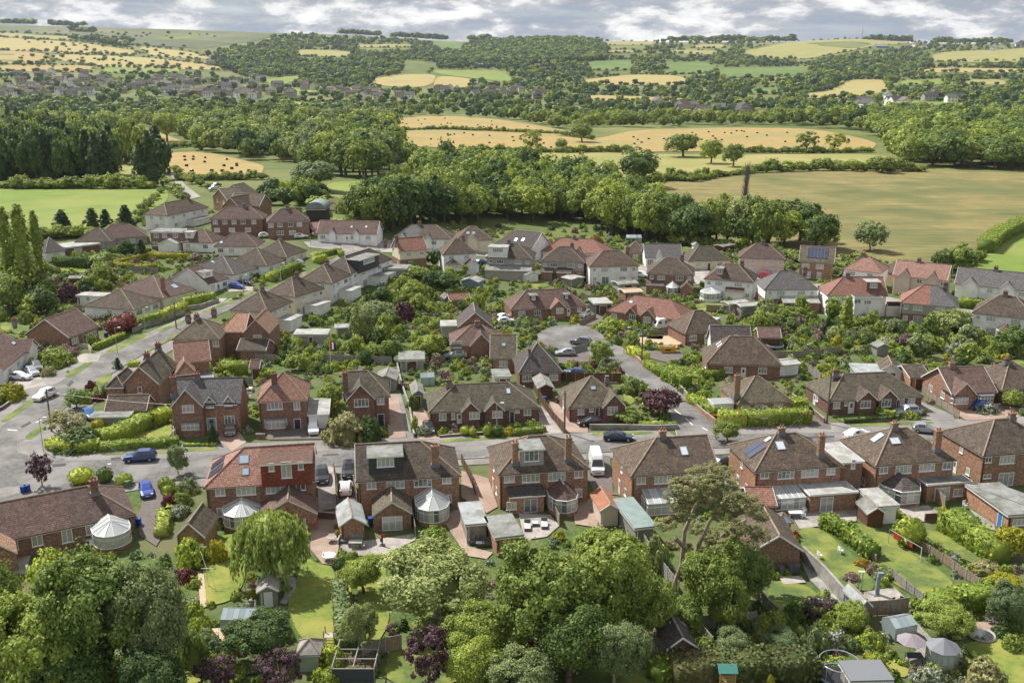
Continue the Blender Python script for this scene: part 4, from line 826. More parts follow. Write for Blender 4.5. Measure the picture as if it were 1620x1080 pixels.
h.win('N3 1572 420 1625 465 N4 62 412 165 466 213 400 318 456 370 393 425 440').skyl('N4 50 228 105 286').chim('N4 330 320', .8, .8, .6).chim('N4 85 165', .9, ridge=True).lsolar(.34, .6, .15, .6, 2).lsolar(.45, .53, .68, .85, 1, 'skylight_glass', 'rooflight').sides('l')
x0, x1 = h.onf(*pp('N4 45 600')[0], -2.4)[0], h.onf(*pp('N4 235 600')[0], -2.4)[0]; h.cons(x0, x1, 2.6, 2.2, .5, kind='lean')
x2 = h.onf(*pp('N4 560 590')[0], -3)[0]; h.wing(x1+.2, x2, 3.3, 2.6, 'flat', roof='flat_white', patio='N4 330 585 412 665')
h.wing(h.w+.1, h.w+3.4, -1.0, 4.9, 'flat', wall='brick_red', roof='flat_white', y1=8.2, wins='N4 525 345 553 403', name='side_extension')
H7 = h = House('semi_detached_house', 'brick semi-detached pair with two rooflights and a dark pyramid-roofed sun room', 'N4 680 388 1200 350', 5.0, 9.8, 3.2, 'h', 'h', 'brick_orange', 'tile_brown')
h.win('N4 706 392 757 433 808 382 905 434 956 370 1055 420 1105 362 1158 407 697 502 743 550').skyl('N4 772 205 835 250').chim('N4 1065 285', .7, .9, .6).chim('N4 800 140', .9, ridge=True).lsolar(.45, .57, .45, .75, 1, 'skylight_glass', 'rooflight').sides('l')
x0, x1 = h.onf(*pp('N4 770 600')[0], -2.4)[0], h.onf(*pp('N4 1005 600')[0], -2.4)[0]; h.cons(x0, x1, 3.2, 2.3, 1.5, 3, roof='tile_dark')
h.wing(x1+.2, h.w+1.2, 1.9, 2.5, 'flat', roof='felt_roof', wins='N4 1172 530 1232 577', patio='N4 1050 540 1145 630')
H8 = h = House('semi_detached_house', 'semi-detached pair at the right edge with flat-roofed extension and blue garage door in front', 'N4 1360 325 1860 285', 5.0, 9.8, 3.2, 'h', 'h', 'brick_orange', 'tile_brown')
h.win('N4 1373 330 1415 365 1465 320 1560 372 1362 440 1410 465').patio('N4 1455 430 1553 520').chim('N4 1540 100', .9, ridge=True).sides('l')
# --- far side of the street
h = House('detached_house', 'detached brick house with slate front gable and two small dormers on the corner', 'M1 1085 766 1522 752', 5.0, 8.0, 3.1, 0, 0, 'brick_red', 'tile_grey', gut='black_plastic')
h.gable(0, .48, .9, 3.0, wall='brick_red'); gy = h.gy; h.win('M1 1152 762 1228 808', gy-.002).bay('M1 1142 862 1264 922', .9+.5)
for u in (.56, .83): h.gable(u-.09, u+.09, .05, 1.1, ze=5.3, zb=4.0, wall='tile_grey')
h.win('M1 1303 735 1352 780 1420 728 1470 768 1420 828 1484 878', .2).doors('M1 1310 840 1370 925', 'door_grey').chim('M1 1245 575', .9, ridge=True).chim('M1 1104 700', 1.2)
h = House('detached_house', 'square brick house with red pantiled pyramid roof and white garage beside it', 'M2 2 745 328 730', 5.0, 8.8, 3.6, 'h', 'h', 'brick_red', 'tile_pan')
h.win('M2 70 742 167 790 238 735 278 790').bay('M2 64 855 184 918').doors('M2 240 850 285 928', 'door_dark').chim('M2 118 640', .4)
h.wing(h.w-.2, h.w+3.2, .2, 2.4, 'flat', wall='render_white', roof='flat_white', y1=8, name='garage'); add_door(h.t, h.w+1.5, -.06, .05, 2.4, 2.1, 0, 'door_white', False)
h = House('detached_house', 'detached brick house with grey roof, front gable and tall side chimney', 'M2 570 722 852 708', 5.0, 8.4, 3.3, 0, 'h', 'brick_dark', 'tile_olive')
h.gable(0, .66, .7, 2.6); gy = h.gy; h.win('M2 620 722 714 772', gy-.002).win('M2 764 715 812 758').doors('M2 770 815 812 890', 'door_dark').chim('M2 569 690', .9, .8, .6)
h = House('bungalow', 'semi-detached bungalows with a long mossy roof and two small brick gables', 'M2 1090 810 M3 178 778', 2.6, 9.4, 3.1, 'h', 'h', 'brick_dark', 'tile_olive')
for a, b in ((.285, .465), (.49, .68)): h.gable(a, b, .5, 1.7)
gy = h.gy; h.win('M2 1350 805 1415 850 1495 797 1560 842', gy-.002).win('M2 1158 812 1205 858 1238 810 1260 852 M3 75 780 120 825 20 782 48 810').doors('M2 1270 812 1305 880').doors('M2 1605 800 1635 870', 'door_dark').skyl('M2 1583 655 1610 690').chim('M2 1222 635', .9, ridge=True)
h.wing(2, h.w-1, -9.2, 2.5, 'flat', roof='flat_white', wall='render_white', y1=11.5, name='rear_extension')
h = House('bungalow', 'small detached bungalow with a steep roof, rooflight and front gable beside the junction', 'M3 355 782 718 765', 2.6, 9.4, 3.8, 'h', 'h', 'brick_dark', 'tile_olive')
h.gable(.58, 1.0, .5, 2.3); gy = h.gy; h.win('M3 605 772 668 822', gy-.002).win('M3 415 780 458 822 490 776 515 805').doors('M3 525 778 552 850', 'door_dark').skyl('M3 497 640 530 665').sides('l').chim('M3 600 600', .2, .5, .4, pots=0)
h = House('bungalow', 'hipped bungalow behind clipped hedges with a glass lean-to on its left side', 'M3 1430 755 M4 160 738', 2.6, 9.0, 3.2, 'h', 'h', 'brick_orange', 'tile_olive')
h.bung((.15, .4, .75)).chim('M3 1420 700', 1.4, .9, .6, wall='brick_orange').row([.5], 1, 1, 1, 'l'); h.wing(-3.6, .1, -1.5, 2.1, 'flat', wall='upvc', roof='poly_roof', y1=4.5, name='lean_to')
h = House('bungalow', 'semi-detached bungalows with long hipped roof and two little gables, right of the junction', 'M4 385 738 992 706', 2.6, 9.4, 3.1, 'h', 'h', 'brick_dark', 'tile_olive')
for a, b in ((.27, .49), (.50, .71)): h.gable(a, b, .5, 1.7, roof='tile_brown')
gy = h.gy; h.win('M4 585 733 650 780 718 727 778 772', gy-.002).win('M4 413 740 456 783 484 738 503 765 838 718 862 762 886 714 930 755').doors('M4 508 742 545 815').doors('M4 812 725 830 775', 'door_dark').chim('M4 425 585', .8, ridge=True).sides('l')
h = House('bungalow', 'gabled brick bungalow with white bow windows above a red-paved drive', 'M4 1163 692 1455 680', 2.8, 10, 3.2, 0, 0, 'brick_orange', 'tile_plum')
h.gable(.0, .5, .5, 2.1); h.bay('M4 1185 700 1275 758 1345 690 1433 748', 1.0).doors('M4 1310 695 1335 760', 'door_dark').chim('M4 1160 525', .9, ridge=True).row([.3, .7], 1, 1.2, 1.1, 'l')
h = House('bungalow', 'hipped brown-roofed bungalow at the right edge behind the gabled one', 'M4 1480 668 1820 640', 2.8, 10, 3.2, 'h', 'h', 'brick_red', 'tile_brown'); h.bung().chim('M4 1510 480', .8, ridge=True)
h = House('bungalow', 'pyramid-roofed dark brick bungalow beside the cul-de-sac parking', 'M3 40 562 322 552', 2.6, 9.6, 4.4, 'h', 'h', 'brick_dark', 'tile_dark'); h.bung((.2, .8)).chim('M3 110 440', -.6, .5, .4, pots=0)
h = House('bungalow', 'brown-roofed bungalow with one rooflight left of the pyramid-roofed one', 'M2 1480 470 M3 30 470', 2.6, 9.0, 3.6, 0, 0, 'brick_brown', 'tile_olive'); h.skyl('M2 1555 368 1580 390').bung((.5,), None)
h = House('bungalow', 'brick bungalow with plum roof and wide bay window beside the silver car', 'M2 1225 388 1580 380', 2.7, 9.0, 3.0, 'h', 'h', 'brick_red', 'tile_plum'); h.gable(.35, .78, .6, 2.6); h.win('M2 1238 358 1298 402').chim('M2 1400 265', .9, ridge=True)
h = House('bungalow', 'grey-roofed dormer bungalow with rooflights behind the plum-roofed one', 'M2 1275 270 1500 265', 3.4, 9.0, 3.2, 0, 0, 'brick_red', 'tile_dark', axis='y'); h.wing(-3.5, .2, -2, 3.1, 'flat', wall='render_grey', roof='flat_white', y1=7)
h = House('bungalow', 'plum-roofed semi-detached bungalows with two small dormers at the head of the cul-de-sac', 'M3 -10 160 480 138', 2.6, 9.4, 3.4, 'h', 'h', 'brick_red', 'tile_plum')
h.gable(.5, .72, .6, 1.9, roof='tile_red'); gy = h.gy; h.win('M3 280 148 325 182', gy-.002).dormer('Z6 115 828 158 862 328 822 362 850', wall='charcoal').win('M3 412 142 442 172').doors('M3 348 150 368 200').row([.15, .35], .95, 1.6, 1.2)
h = House('bungalow', 'red-roofed semi-detached bungalows with twin gables behind the caravan', 'M3 598 165 1080 228', 2.6, 9.6, 3.2, 'h', 'h', 'brick_red', 'tile_red')
h.gable(.26, .42, .5, 1.7); h.gable(.46, .66, .5, 1.7); gy = h.gy; h.win('M3 742 190 783 225 832 205 878 240', gy-.002).row([.1, .78, .9], 1.0, 1.3, 1.1).skyl('M3 740 102 765 118'); h.wing(h.w-.3, h.w+6, -2, 2.3, 'flat', wall='render_grey', roof='poly_roof', y1=7.5, name='carport')
h = House('bungalow', 'large brown hipped bungalow with two rooflights right of the skip', 'M3 1228 500 1535 508', 2.7, 9.6, 4.2, 'h', 'h', 'brick_red', 'tile_brown', w_=14); h.bung((.3, .75)); h.row([.3], 1.0, 1.2, 1.2, 'l'); h.lsolar(.36, .44, .5, .68, 1, 'skylight_glass', 'rooflight').lsolar(.52, .60, .5, .68, 1, 'skylight_glass', 'rooflight')
h = House('bungalow', 'dark-roofed bungalow with a white side wing behind the large brown one', 'M3 1260 400 1520 405', 2.7, 8.0, 3.6, 0, 0, 'render_white', 'tile_dark'); h.skyl('M3 1405 318 1432 350').bung((.7,), None)
h = House('bungalow', 'plum-brown hipped bungalow above the skip drive', 'M3 1095 310 1375 285', 2.7, 8.6, 3.6, 'h', 'h', 'brick_red', 'tile_brown'); h.bung((.2, .8))
# --- the avenue, near right side
h = House('detached_house', 'brown brick house with its gable end to the avenue and two chimneys', 'M1 770 632 1008 630', 4.6, 11, 3.2, 0, 0, 'brick_brown', 'tile_olive', axis='y'); h.row([.45], 3.0, .7, 1.1); h.chim('M1 900 470 980 400', 1.1)
h.wing(-3.0, .2, -.3, 4.0, 'hip', 1.6, roof='tile_brown', y1=7, name='side_wing')
h = House('garage', 'brick garage with a brown tiled roof behind the curved hedge', 'M1 660 800 925 795', 2.3, 5.0, 1.9, 0, 0, 'brick_brown', 'tile_brown', cat='garage'); h.wing(-1.5, h.w-2, 2.6, 2.1, 'flat', wall='wood_grey', roof='felt_roof', name='carport')
h = House('detached_house', 'brown house with ribbed pantile roof wrapped round a dark flat-roofed yard', 'M1 1105 500 1335 478', 5.0, 8.0, 2.9, 0, 0, 'brick_brown', 'tile_pan'); h.wing(-.2, 3.4, 4.5, 4.2, 'hip', 1.8, roof='tile_pan'); h.wing(3.6, h.w, 4.4, 2.6, 'flat', roof='lead')
h.row([.7], .9, 1.4, 1.2)
h = House('detached_house', 'olive hipped house with two chimneys beside the avenue', 'M1 1085 350 1392 345', 5.0, 9.0, 3.2, 'h', 'h', 'brick_brown', 'tile_olive'); h.chim('M1 1195 260 1250 262', .8, ridge=True).row([.9], None, 1.2, 1.1)
h = House('detached_house', 'orange-roofed brick house with a cross gable above the avenue', 'M1 1385 300 1550 300', 5.0, 8.5, 3.0, 'h', 0, 'brick_red', 'tile_orange'); h.chim('M1 1355 190', .8, ridge=True); h.wing(h.w-.3, h.w+5.2, .8, 5.0, 'gable', 2.9, roof='tile_orange', y1=8, name='cross_wing'); add_window(h.t, h.w+2.6, -.66, 3.3, 1.7, 1.3)
h = House('garage', 'brick outbuilding with a brown tiled roof below the orange-roofed house', 'M1 1495 415 M2 60 418', 2.4, 6.0, 1.6, 0, 0, 'brick_red', 'tile_brown', cat='outbuilding')
h = House('garage', 'small red-brown shed beside the square clipped hedge', 'M1 1575 530 1640 530', 2.2, 3.4, 1.2, 0, 0, 'wood_brown', 'tile_plum', cat='shed')
SEMI = [('M2 76 180 236 108', 'cream semi-detached pair nearest the camera on the avenue, with a white flat-roofed extension', 'render_cream', 9.5), ('Z5 246 842 435 785', 'cream semi-detached pair with pale ridge lines, second along the avenue', 'render_cream', 9.0), ('Z5 484 754 612 698', 'white semi-detached pair with a broad hipped roof, third along the avenue', 'render_white', 9.5), ('Z5 600 692 866 600', 'white semi-detached pair with a big charcoal loft dormer, fourth along the avenue', 'render_white', 9.0)]
for i, (st, lb, wl, dp) in enumerate(SEMI):
    h = House('semi_detached_house', lb, st, 5.0, dp, 3.4, 'h', 'h', wl, 'tile_brown'); h.semi().row([.3, .7], None, 1.0, 1.1, 'l').row([.5], 1, 1.0, 1.1, 'l')
    h.chim(['M2 40 40', 'Z5 258 710', 'Z5 450 640', 'Z5 820 560'][i], .9, ridge=True)
    if i < 3: h.wing(h.w*.3, h.w*.8, 3.4, 2.6, 'flat', wall='render_white', roof='flat_white')
    if i == 3: h.dormer('Z5 650 590 778 660', wall='charcoal', top='felt_roof'); h.wing(h.w*.4, h.w*1.1, 3.5, 2.6, 'flat', roof='felt_roof')
h = House('detached_house', 'cream house with a bright red gabled roof over brick ground floor', 'Z5 905 552 1086 538', 5.0, 7.5, 3.0, 0, 0, 'brick_red', 'tile_red', up='render_cream'); h.row([.35, .8], None, 1.2, 1.0).row([.4], 1, 1.2, 1.1).chim('Z5 890 500', 1.0).row([.3], 1, 1, 1, 'l')
# --- left side of the avenue
h = House('bungalow', 'red brick bungalow with its plain gable to the left and two bay windows', 'M1 438 336 632 264', 2.7, 11, 3.6, 0, 0, 'brick_red', 'tile_plum'); h.bung((.2, .8), .5, 'door_dark', 1.9).chim('M1 500 150', .5, .6, .5, ridge=True)
h = House('bungalow', 'white gabled bungalow at the left edge with cars parked in front', 'M1 20 545 195 400', 2.8, 10, 3.4, 0, 0, 'render_white', 'tile_plum'); h.bung((.25, .55, .85), None).chim('M1 100 300', 1.0, ridge=True).skyl('M1 65 355 105 385'); h.gable(.78, 1.15, .6, 2.0)
h = House('bungalow', 'white rendered bungalow with ribbed brown hip roof and long white windows', 'Z4 850 922 1022 860', 2.6, 14, 3.4, 'h', 'h', 'render_white', 'tile_brown'); h.bung((.2, .5, .8), None, w_=2.2).row([.2, .5], 1, 1.4, 1.1, 'l')
h = House('garage', 'flat-roofed white garage block left of the white bungalows', 'Z4 475 832 700 840', 2.4, 4.0, 0, 0, 0, 'render_white', 'flat_white', cat='garage'); h.win('Z4 545 838 570 865').doors('Z4 490 838 508 882', 'door_dark')
h = House('bungalow', 'plum-roofed bungalow with two rooflights and a central brick chimney', 'Z4 1035 848 1245 792', 2.7, 17, 3.8, 'h', 'h', 'render_cream', 'tile_plum'); h.bung((.3, .7), None).chim('Z4 1035 800', .6, wall='brick_red').skyl('Z4 1085 755 1125 785')
h = House('bungalow', 'white gabled bungalow with a little dormer and plum roof by the parked blue car', 'Z4 1315 758 1452 722', 2.7, 13, 3.6, 0, 'h', 'render_white', 'tile_plum'); h.bung((.25, .8), .5, 'door_grey').dormer('Z4 1285 680 1345 715', wall='render_white')
h = House('bungalow', 'grey-roofed bungalow beyond the little dormer bungalow', 'Z4 1480 700 1640 655', 2.7, 15, 3.6, 'h', 'h', 'render_white', 'tile_dark'); h.bung((.3, .7), None).skyl('Z4 1335 608 1358 625')
h = House('bungalow', 'white-walled bungalow with a broad brown roof beside the avenue bend', 'Z5 70 645 192 605', 2.7, 12, 3.8, 'h', 'h', 'render_white', 'tile_brown'); h.bung((.25, .75), None)
h = House('bungalow', 'small hipped bungalow with dark side roof before the grass triangle', 'Z5 195 590 325 545', 2.7, 11, 3.6, 'h', 'h', 'render_cream', 'tile_brown'); h.bung((.3, .75), None).chim('Z5 150 450', .3, ridge=True)
h = House('bungalow', 'white bungalow with hipped plum roof below the brick semis', 'Z4 1350 520 1630 520', 2.7, 9, 3.2, 'h', 'h', 'render_white', 'tile_plum'); h.bung((.15, .4, .8), None).skyl('Z4 1390 485 1410 500')
h = House('bungalow', 'white bungalow with a boxy white dormer left of the hipped one', 'Z4 1145 492 1345 497', 2.7, 9, 3.2, 0, 'h', 'render_white', 'tile_plum'); h.bung((.2, .75), None).dormer('Z4 1172 430 1222 468', wall='render_white', top='flat_white')
h = House('detached_house', 'flat-roofed red brick two-storey box beside the white dormer bungalow', 'Z4 942 430 1152 432', 5.0, 7, 0, 0, 0, 'brick_red', 'felt_roof', rl=None); h.row([.2, .45, .78], None, 1.4, 1.2).row([.15], 1, 1.6, 1.2); h.wing(h.w*.35, h.w*.95, 3, 2.3, 'gable', 1.3, wall='render_white', roof='flat_white')
h = House('bungalow', 'grey-brown low bungalow behind the tall poplars', 'Z4 285 560 420 545', 2.6, 10, 3.4, 'h', 'h', 'render_white', 'tile_dark'); h.bung((.5,), None)
h = House('modern_house', 'flat-roofed dark red modern house with glazed end', 'Z4 415 530 638 502', 3.0, 8, 0, 0, 0, 'brick_dark', 'flat_white'); h.row([.35], .4, 2.2, 2.1); h.row([.5], .4, 3, 2.1, 'r')
h = House('bungalow', 'long plum-roofed bungalow in front of the green meadow', 'Z4 600 475 935 455', 2.6, 10, 3.4, 'h', 'h', 'render_grey', 'tile_plum'); h.bung((.3, .7), None)
h = House('bungalow', 'brown hipped bungalow overlapping the left end of the long plum roof', 'Z4 470 492 705 490', 2.6, 9.5, 3.4, 'h', 'h', 'render_grey', 'tile_brown'); h.bung((.3, .7), None)
h = House('semi_detached_house', 'large white semi-detached pair with dark hipped roofs below the lane', 'Z4 1058 326 1322 272', 5.0, 9, 3.2, 'h', 'h', 'render_white', 'tile_brown'); h.row([.15, .4, .65, .85], None, 1.3, 1.1).row([.2, .85], 1, 1.4, 1.2).row([.3, .7], None, 1.2, 1.1, 'l').row([.5], 1, 1.4, 1.3, 'l').chim('Z4 1190 200', .9, ridge=True); h.wing(h.w*.45, h.w*.9, 2.6, 2.4, 'flat', roof='felt_roof')
h = House('semi_detached_house', 'brick semi-detached pair with five upper windows, left of the two brick pairs', 'Z4 1325 348 1665 345', 5.0, 9, 3.2, 'h', 'h', 'brick_dark', 'tile_plum'); h.row([.1, .28, .45, .62, .82], None, 1.4, 1.2).row([.12, .4, .7], 1, 1.8, 1.3).chim('Z4 1550 290', .9, ridge=True)
h = House('semi_detached_house', 'brick semi-detached pair with hipped brown roof, right of the two brick pairs', 'Z5 66 368 342 358', 5.0, 9, 3.4, 'h', 'h', 'brick_red', 'tile_plum'); h.row([.1, .3, .55, .75], None, 1.5, 1.2).row([.3, .58], 1, 2, 1.3).chim('Z5 200 290', .9, ridge=True)
for i, (st, lb, ln) in enumerate([('Z4 1385 190 1560 195', 'tall brown gabled terrace house at the top of the lane', 9), ('Z4 1340 205 1440 230', 'middle brick terrace with stepped gables below the tallest one', 7), ('Z4 1440 255 1640 265', 'low brown-roofed terrace wing beneath the gabled terrace', 8), ('Z4 1520 280 1690 250', 'long brick terrace on the right of the gabled group', 8)]):
    h = House('terrace_house', lb, st, 4.6, ln, 3.4, 0, 0, 'brick_brown', 'tile_brown', axis='y' if i < 2 else 'x'); h.row([.3, .7], None, 1.2, 1.0)
h = House('bungalow', 'long white bungalow with dark gabled roof beside the upper road', 'Z5 382 436 765 442', 2.7, 9, 3.2, 0, 0, 'render_white', 'tile_plum'); h.bung((.1, .3, .6, .85)).gable(.2, .33, .4, 1.6, wall='render_white').gable(.6, .72, .4, 1.3, wall='render_white').skyl('Z5 598 388 612 402 690 388 705 402')
h = House('bungalow', 'white bungalow pair with half grey, half brown hipped roof', 'Z5 862 470 1236 474', 2.7, 10, 3.4, 'h', 'h', 'render_white', 'tile_grey', rl=[.45, 'tile_brown']); h.bung((.08, .3, .7, .92), None).gable(.12, .26, .5, 1.7, wall='render_white').gable(.55, .68, .5, 1.5, wall='render_white').chim('Z5 1035 400', .9, ridge=True)
h = House('bungalow', 'brown hipped bungalow with four rooflights right of the half grey one', 'Z5 1262 484 1500 478', 2.9, 10, 3.6, 'h', 'h', 'render_cream', 'tile_brown'); h.bung((.5,), None).skyl('Z5 1330 425 1352 442 1366 425 1388 442').gable(.3, .6, .6, 2, wall='render_cream')
h = House('bungalow', 'dark-roofed bungalow with rooflights and white gable end', 'Z5 1505 500 Z6 130 530', 3.0, 10, 4.0, 'h', 0, 'render_white', 'tile_dark'); h.skyl('Z6 15 465 35 488 60 465 80 488').bung((.3, .7), None)
# --- row of pairs beyond the back gardens
ROW = [('Z5 1182 572 1400 562', 'small square white house with a dark pyramid roof', 8.4, 3.4, 'h', 'h', 'render_white', 'tile_brown', None, 'd'),
 ('Z5 1452 592 Z6 130 600', 'pebble-dashed pair with a huge white loft dormer', 9.4, 3.4, 'h', 'h', 'render_grey', 'tile_brown', None, 's'),
 ('Z6 178 614 462 622', 'brick and render pair with two lean-to bays, left of the white ones', 9.4, 3.5, 'h', 'h', 'brick_red', 'tile_brown', 'render_grey', 's'),
 ('Z6 488 648 808 642', 'clean white pair with a reddish hipped roof, centre of the back row', 9.4, 3.5, 'h', 'h', 'render_white', 'tile_plum', None, 's'),
 ('Z6 850 692 1158 702', 'pair with white render left and red brick right and a white conservatory', 9.4, 3.5, 'h', 'h', 'brick_red', 'tile_brown', None, 's'),
 ('Z6 1212 725 1532 748', 'white pair with a plum roof, roof dormer and pale conservatory', 9.4, 3.5, 'h', 'h', 'render_white', 'tile_plum', None, 's'),
 ('Z6 1432 592 Z7 112 604', 'pinkish cream pair with dark windows and arched door', 9.4, 3.5, 'h', 'h', 'render_pink', 'tile_plum', None, 's'),
 ('Z7 195 612 420 625', 'brick chalet house with a large black solar array on its roof', 9.0, 3.6, 0, 0, 'brick_brown', 'tile_olive', None, 'n'),
 ('Z7 472 662 722 688', 'white house with an orange-brown hipped roof behind the dark dormer', 9.0, 3.2, 'h', 'h', 'render_white', 'tile_pink', None, 'd'),
 ('Z7 788 700 1135 735', 'pink-roofed cream house with two small gables near the field', 9.0, 3.2, 0, 0, 'render_pink', 'tile_pink', None, 'g'),
 ('Z7 -22 792 322 792', 'white and brick pair with a pale grey hipped roof and long lean-to', 9.4, 3.6, 'h', 'h', 'brick_red', 'tile_grey', 'render_white', 's'),
 ('Z7 376 828 760 832', 'white pair with orange-brown roof and dark brick dormer', 9.4, 3.5, 'h', 0, 'render_white', 'tile_red', None, 's'),
 ('Z7 836 875 1212 905', 'brick pair with one roof half red and the other grey', 9.4, 3.6, 'h', 'h', 'brick_red', 'tile_red', 'render_grey', 's'),
 ('Z7 1180 755 1640 800', 'long white houses with pale grey roof and pointed gables at the right edge', 9.4, 3.4, 0, 0, 'render_white', 'tile_grey', None, 'g'),
 ('Z7 1288 938 1700 985', 'white pair with plain brown hipped roof at the right edge', 9.4, 3.6, 'h', 'h', 'render_white', 'tile_brown', None, 's')]
for i, (st, lb, dp, rs, hl, hr, wl, rf, up, kd) in enumerate(ROW):
    h = House('semi_detached_house' if kd == 's' else 'detached_house', lb, st, 5.0, dp, rs, hl, hr, wl, rf, up=up, rl=[.5, 'tile_grey'] if i == 12 else ([.5, 'tile_brown'] if i in (3, 5) else None))
    if kd == 's': h.semi()
    elif kd == 'd': h.row([.25, .7], None, 1.5, 1.1).row([.3, .75], 1, 1.5, 1.2)
    elif kd == 'g': h.gable(.1, .35, .5, 1.8, wall=wl, roof=rf).gable(.62, .85, .5, 1.8, wall=wl, roof=rf); h.row([.22, .5, .74, .93], None, 1.3, 1.1).row([.3, .7], 1, 1.6, 1.2)
    else: h.row([.2, .6], 3.2, 2.0, 1.2).row([.3, .6], .4, 1.2, 1.8)
    if i not in (7,): h.chim([None, 'Z5 1600 470', 'Z6 380 540', 'Z6 730 560', 'Z6 1075 620', 'Z6 1455 650', 'Z6 1590 500', 'Z7 440 545', 'Z7 600 600', 'Z7 955 630', 'Z7 232 690', 'Z7 500 740', 'Z7 1120 800', 'Z7 1440 685', 'Z7 1500 840'][i] or 'Z5 1310 500', .9, ridge=True)
    if i == 0: h.wing(.8, h.w*.5, 2.2, 2.3, 'hip', 1.4, roof='tile_brown'); h.wing(h.w*.62, h.w*1.0, 3, 2.3, 'gable', 1.3, roof='tile_plum')
    if i == 1: h.dormer('Z5 1470 525 1590 590', wall='render_white', top='flat_white'); h.wing(.2, h.w, 3.2, 2.4, 'lean', .8, roof='felt_roof')
    if i == 2: h.wing(.2, h.w*.3, 1.4, 2.5, 'lean', .8); h.wing(h.w*.38, h.w*.72, 1.8, 2.5, 'lean', 1.0)
    if i == 4: h.wing(0, h.w*.38, 1.5, 2.5, 'lean', .9, roof='tile_plum'); h.cons(h.w*.42, h.w*.68, 3.2, 2.2, 1.2, 4); h.wing(h.w*.7, h.w*.98, 3, 2.3, 'gable', 1.5)
    if i == 5: h.dormer('Z6 1290 658 1335 700', wall='render_grey'); h.cons(-.5, h.w*.38, 3.4, 2.1, 1.0, 6); h.wing(h.w*.45, h.w*.82, 1.5, 2.5, 'lean', .9, roof='tile_plum')
    if i == 7: h.solar((.22, .8, .25, .9), 6, 3)
    if i == 10: h.wing(h.w*.3, h.w*.98, 2.8, 2.5, 'lean', .9, roof='flat_white', patio='Z7 150 870 205 915')
    if i == 11: h.dormer('Z7 625 745 710 805', wall='brick_dark', top='flat_white'); h.wing(h.w*.4, h.w*.86, 2.5, 5.0, 'flat', wall='render_white', roof='tile_dark', wins='Z7 545 852 588 880 608 858 652 886'); h.wing(h.w, h.w+3.5, -1, 2.4, 'lean', 1.2, roof='tile_brown', wall='render_white')
    if i == 14: h.cons(h.w*.42, h.w*.7, 2.5, 2.2, 1.3, 3, roof='tile_plum')
h = House('bungalow', 'red-roofed long bungalow with a navy gable in the upper row', 'Z6 186 548 600 568', 2.7, 10, 3.4, 'h', 'h', 'render_cream', 'tile_red'); h.bung((.1, .6, .75, .9)).gable(.5, .64, .5, 1.7, wall='blue_grey').chim('Z6 395 475', .8, ridge=True)
h = House('bungalow', 'grey-slated bungalow with a white gable and dark garage door', 'Z6 842 592 1080 592', 2.8, 9, 3.4, 0, 0, 'render_white', 'tile_grey'); h.gable(.28, .5, .8, 2.2, wall='render_white'); h.row([.15], .5, 1.8, 1.8).row([.8], 1, 1.4, 1.1)
h = House('bungalow', 'brown-roofed little bungalow left of the grey-slated one', 'Z6 715 560 850 562', 2.7, 8, 3.0, 'h', 'h', 'brick_brown', 'tile_brown'); h.bung((.5,), None)
h = House('bungalow', 'grey hipped bungalow with a brick garage wing beside the red van', 'Z6 1112 614 1388 606', 2.7, 9, 3.4, 'h', 'h', 'render_cream', 'tile_olive'); h.bung((.25, .75), .5, 'door_dark')
h = House('bungalow', 'brown roofed annexe behind the pink-roofed cream house', 'Z7 700 660 800 690', 2.7, 7, 2.6, 'h', 'h', 'brick_brown', 'tile_brown')
# --- outbuildings
def shed(nm, lb, st, ze, d, rise, wall, roof, axis='y', cat='shed', hl=0, hr=0, dr=None, wn=0, w_=None, gut='fascia'):
    h = House(nm, lb, st, ze, d, rise, hl, hr, wall, roof, axis=axis, cat=cat, w_=w_, gut=gut)
    if dr: add_door(h.t, h.w*.5, h.wy0, .03, min(h.w*.4, 2.2) if cat == 'garage' else .9, min(ze-.3, 2.0), 0, dr, False)
    for i in range(wn): add_window(h.t, h.w*(i+1)/(wn+1), h.wy0, 1.0, .8, .8)
    return h
shed('outbuilding', 'brown-tiled brick outhouse with a pointed gable between the drive and the lawn', 'N1 1098 838 1300 838', 2.3, 5.6, 1.9, 'brick_brown', 'tile_olive', cat='outbuilding', dr='wood_brown')
shed('garage', 'brick garage with pale grey sheet roof beside the white parked car', 'N2 522 768 700 748', 2.4, 5.6, 1.1, 'brick_brown', 'sheet_grey', cat='garage')
shed('garage', 'concrete garage with flat pale roof right of the glass conservatory', 'N2 1322 765 1472 752', 2.5, 6.4, 0, 'concrete', 'sheet_grey', axis='x', cat='garage')
shed('garage', 'wide flat green-grey felted garage beside the rattan sun loungers', 'N2 1510 850 N3 78 828', 2.5, 6.0, 0, 'brick_orange', 'felt_roof', axis='x', cat='garage')
shed('garage', 'small garage with rust-red roof and white bargeboards', 'N3 553 672 692 662', 2.3, 5.4, .9, 'render_pink', 'rust_roof', cat='garage')
shed('garage', 'long green-grey sheet roofed garage beside the lean-to conservatory', 'N3 775 788 920 772', 2.4, 8.6, 0, 'wood_grey', 'sheet_green', axis='x', cat='garage')
shed('garage', 'white-edged flat-roofed garage behind the creosoted shed', 'N4 700 650 838 640', 2.5, 5.5, 0, 'render_white', 'flat_white', axis='x', cat='garage')
shed('shed', 'creosoted wooden shed with grey felt roof at the top of the lawn', 'N4 625 690 756 686', 2.0, 3.6, .9, 'wood_brown', 'felt_roof')
shed('garage', 'red-roofed shed half hidden behind the pine', 'N3 1500 640 N4 60 640', 2.3, 6, 1.3, 'brick_red', 'tile_red', axis='x', cat='garage')
h = shed('outbuilding', 'brown brick workshop with gabled tiled roof above the dark bins', 'Q4 -90 240 225 240', 2.6, 8.5, 1.9, 'brick_brown', 'tile_brown', cat='outbuilding'); h.win('Q3 1548 292 1612 352')
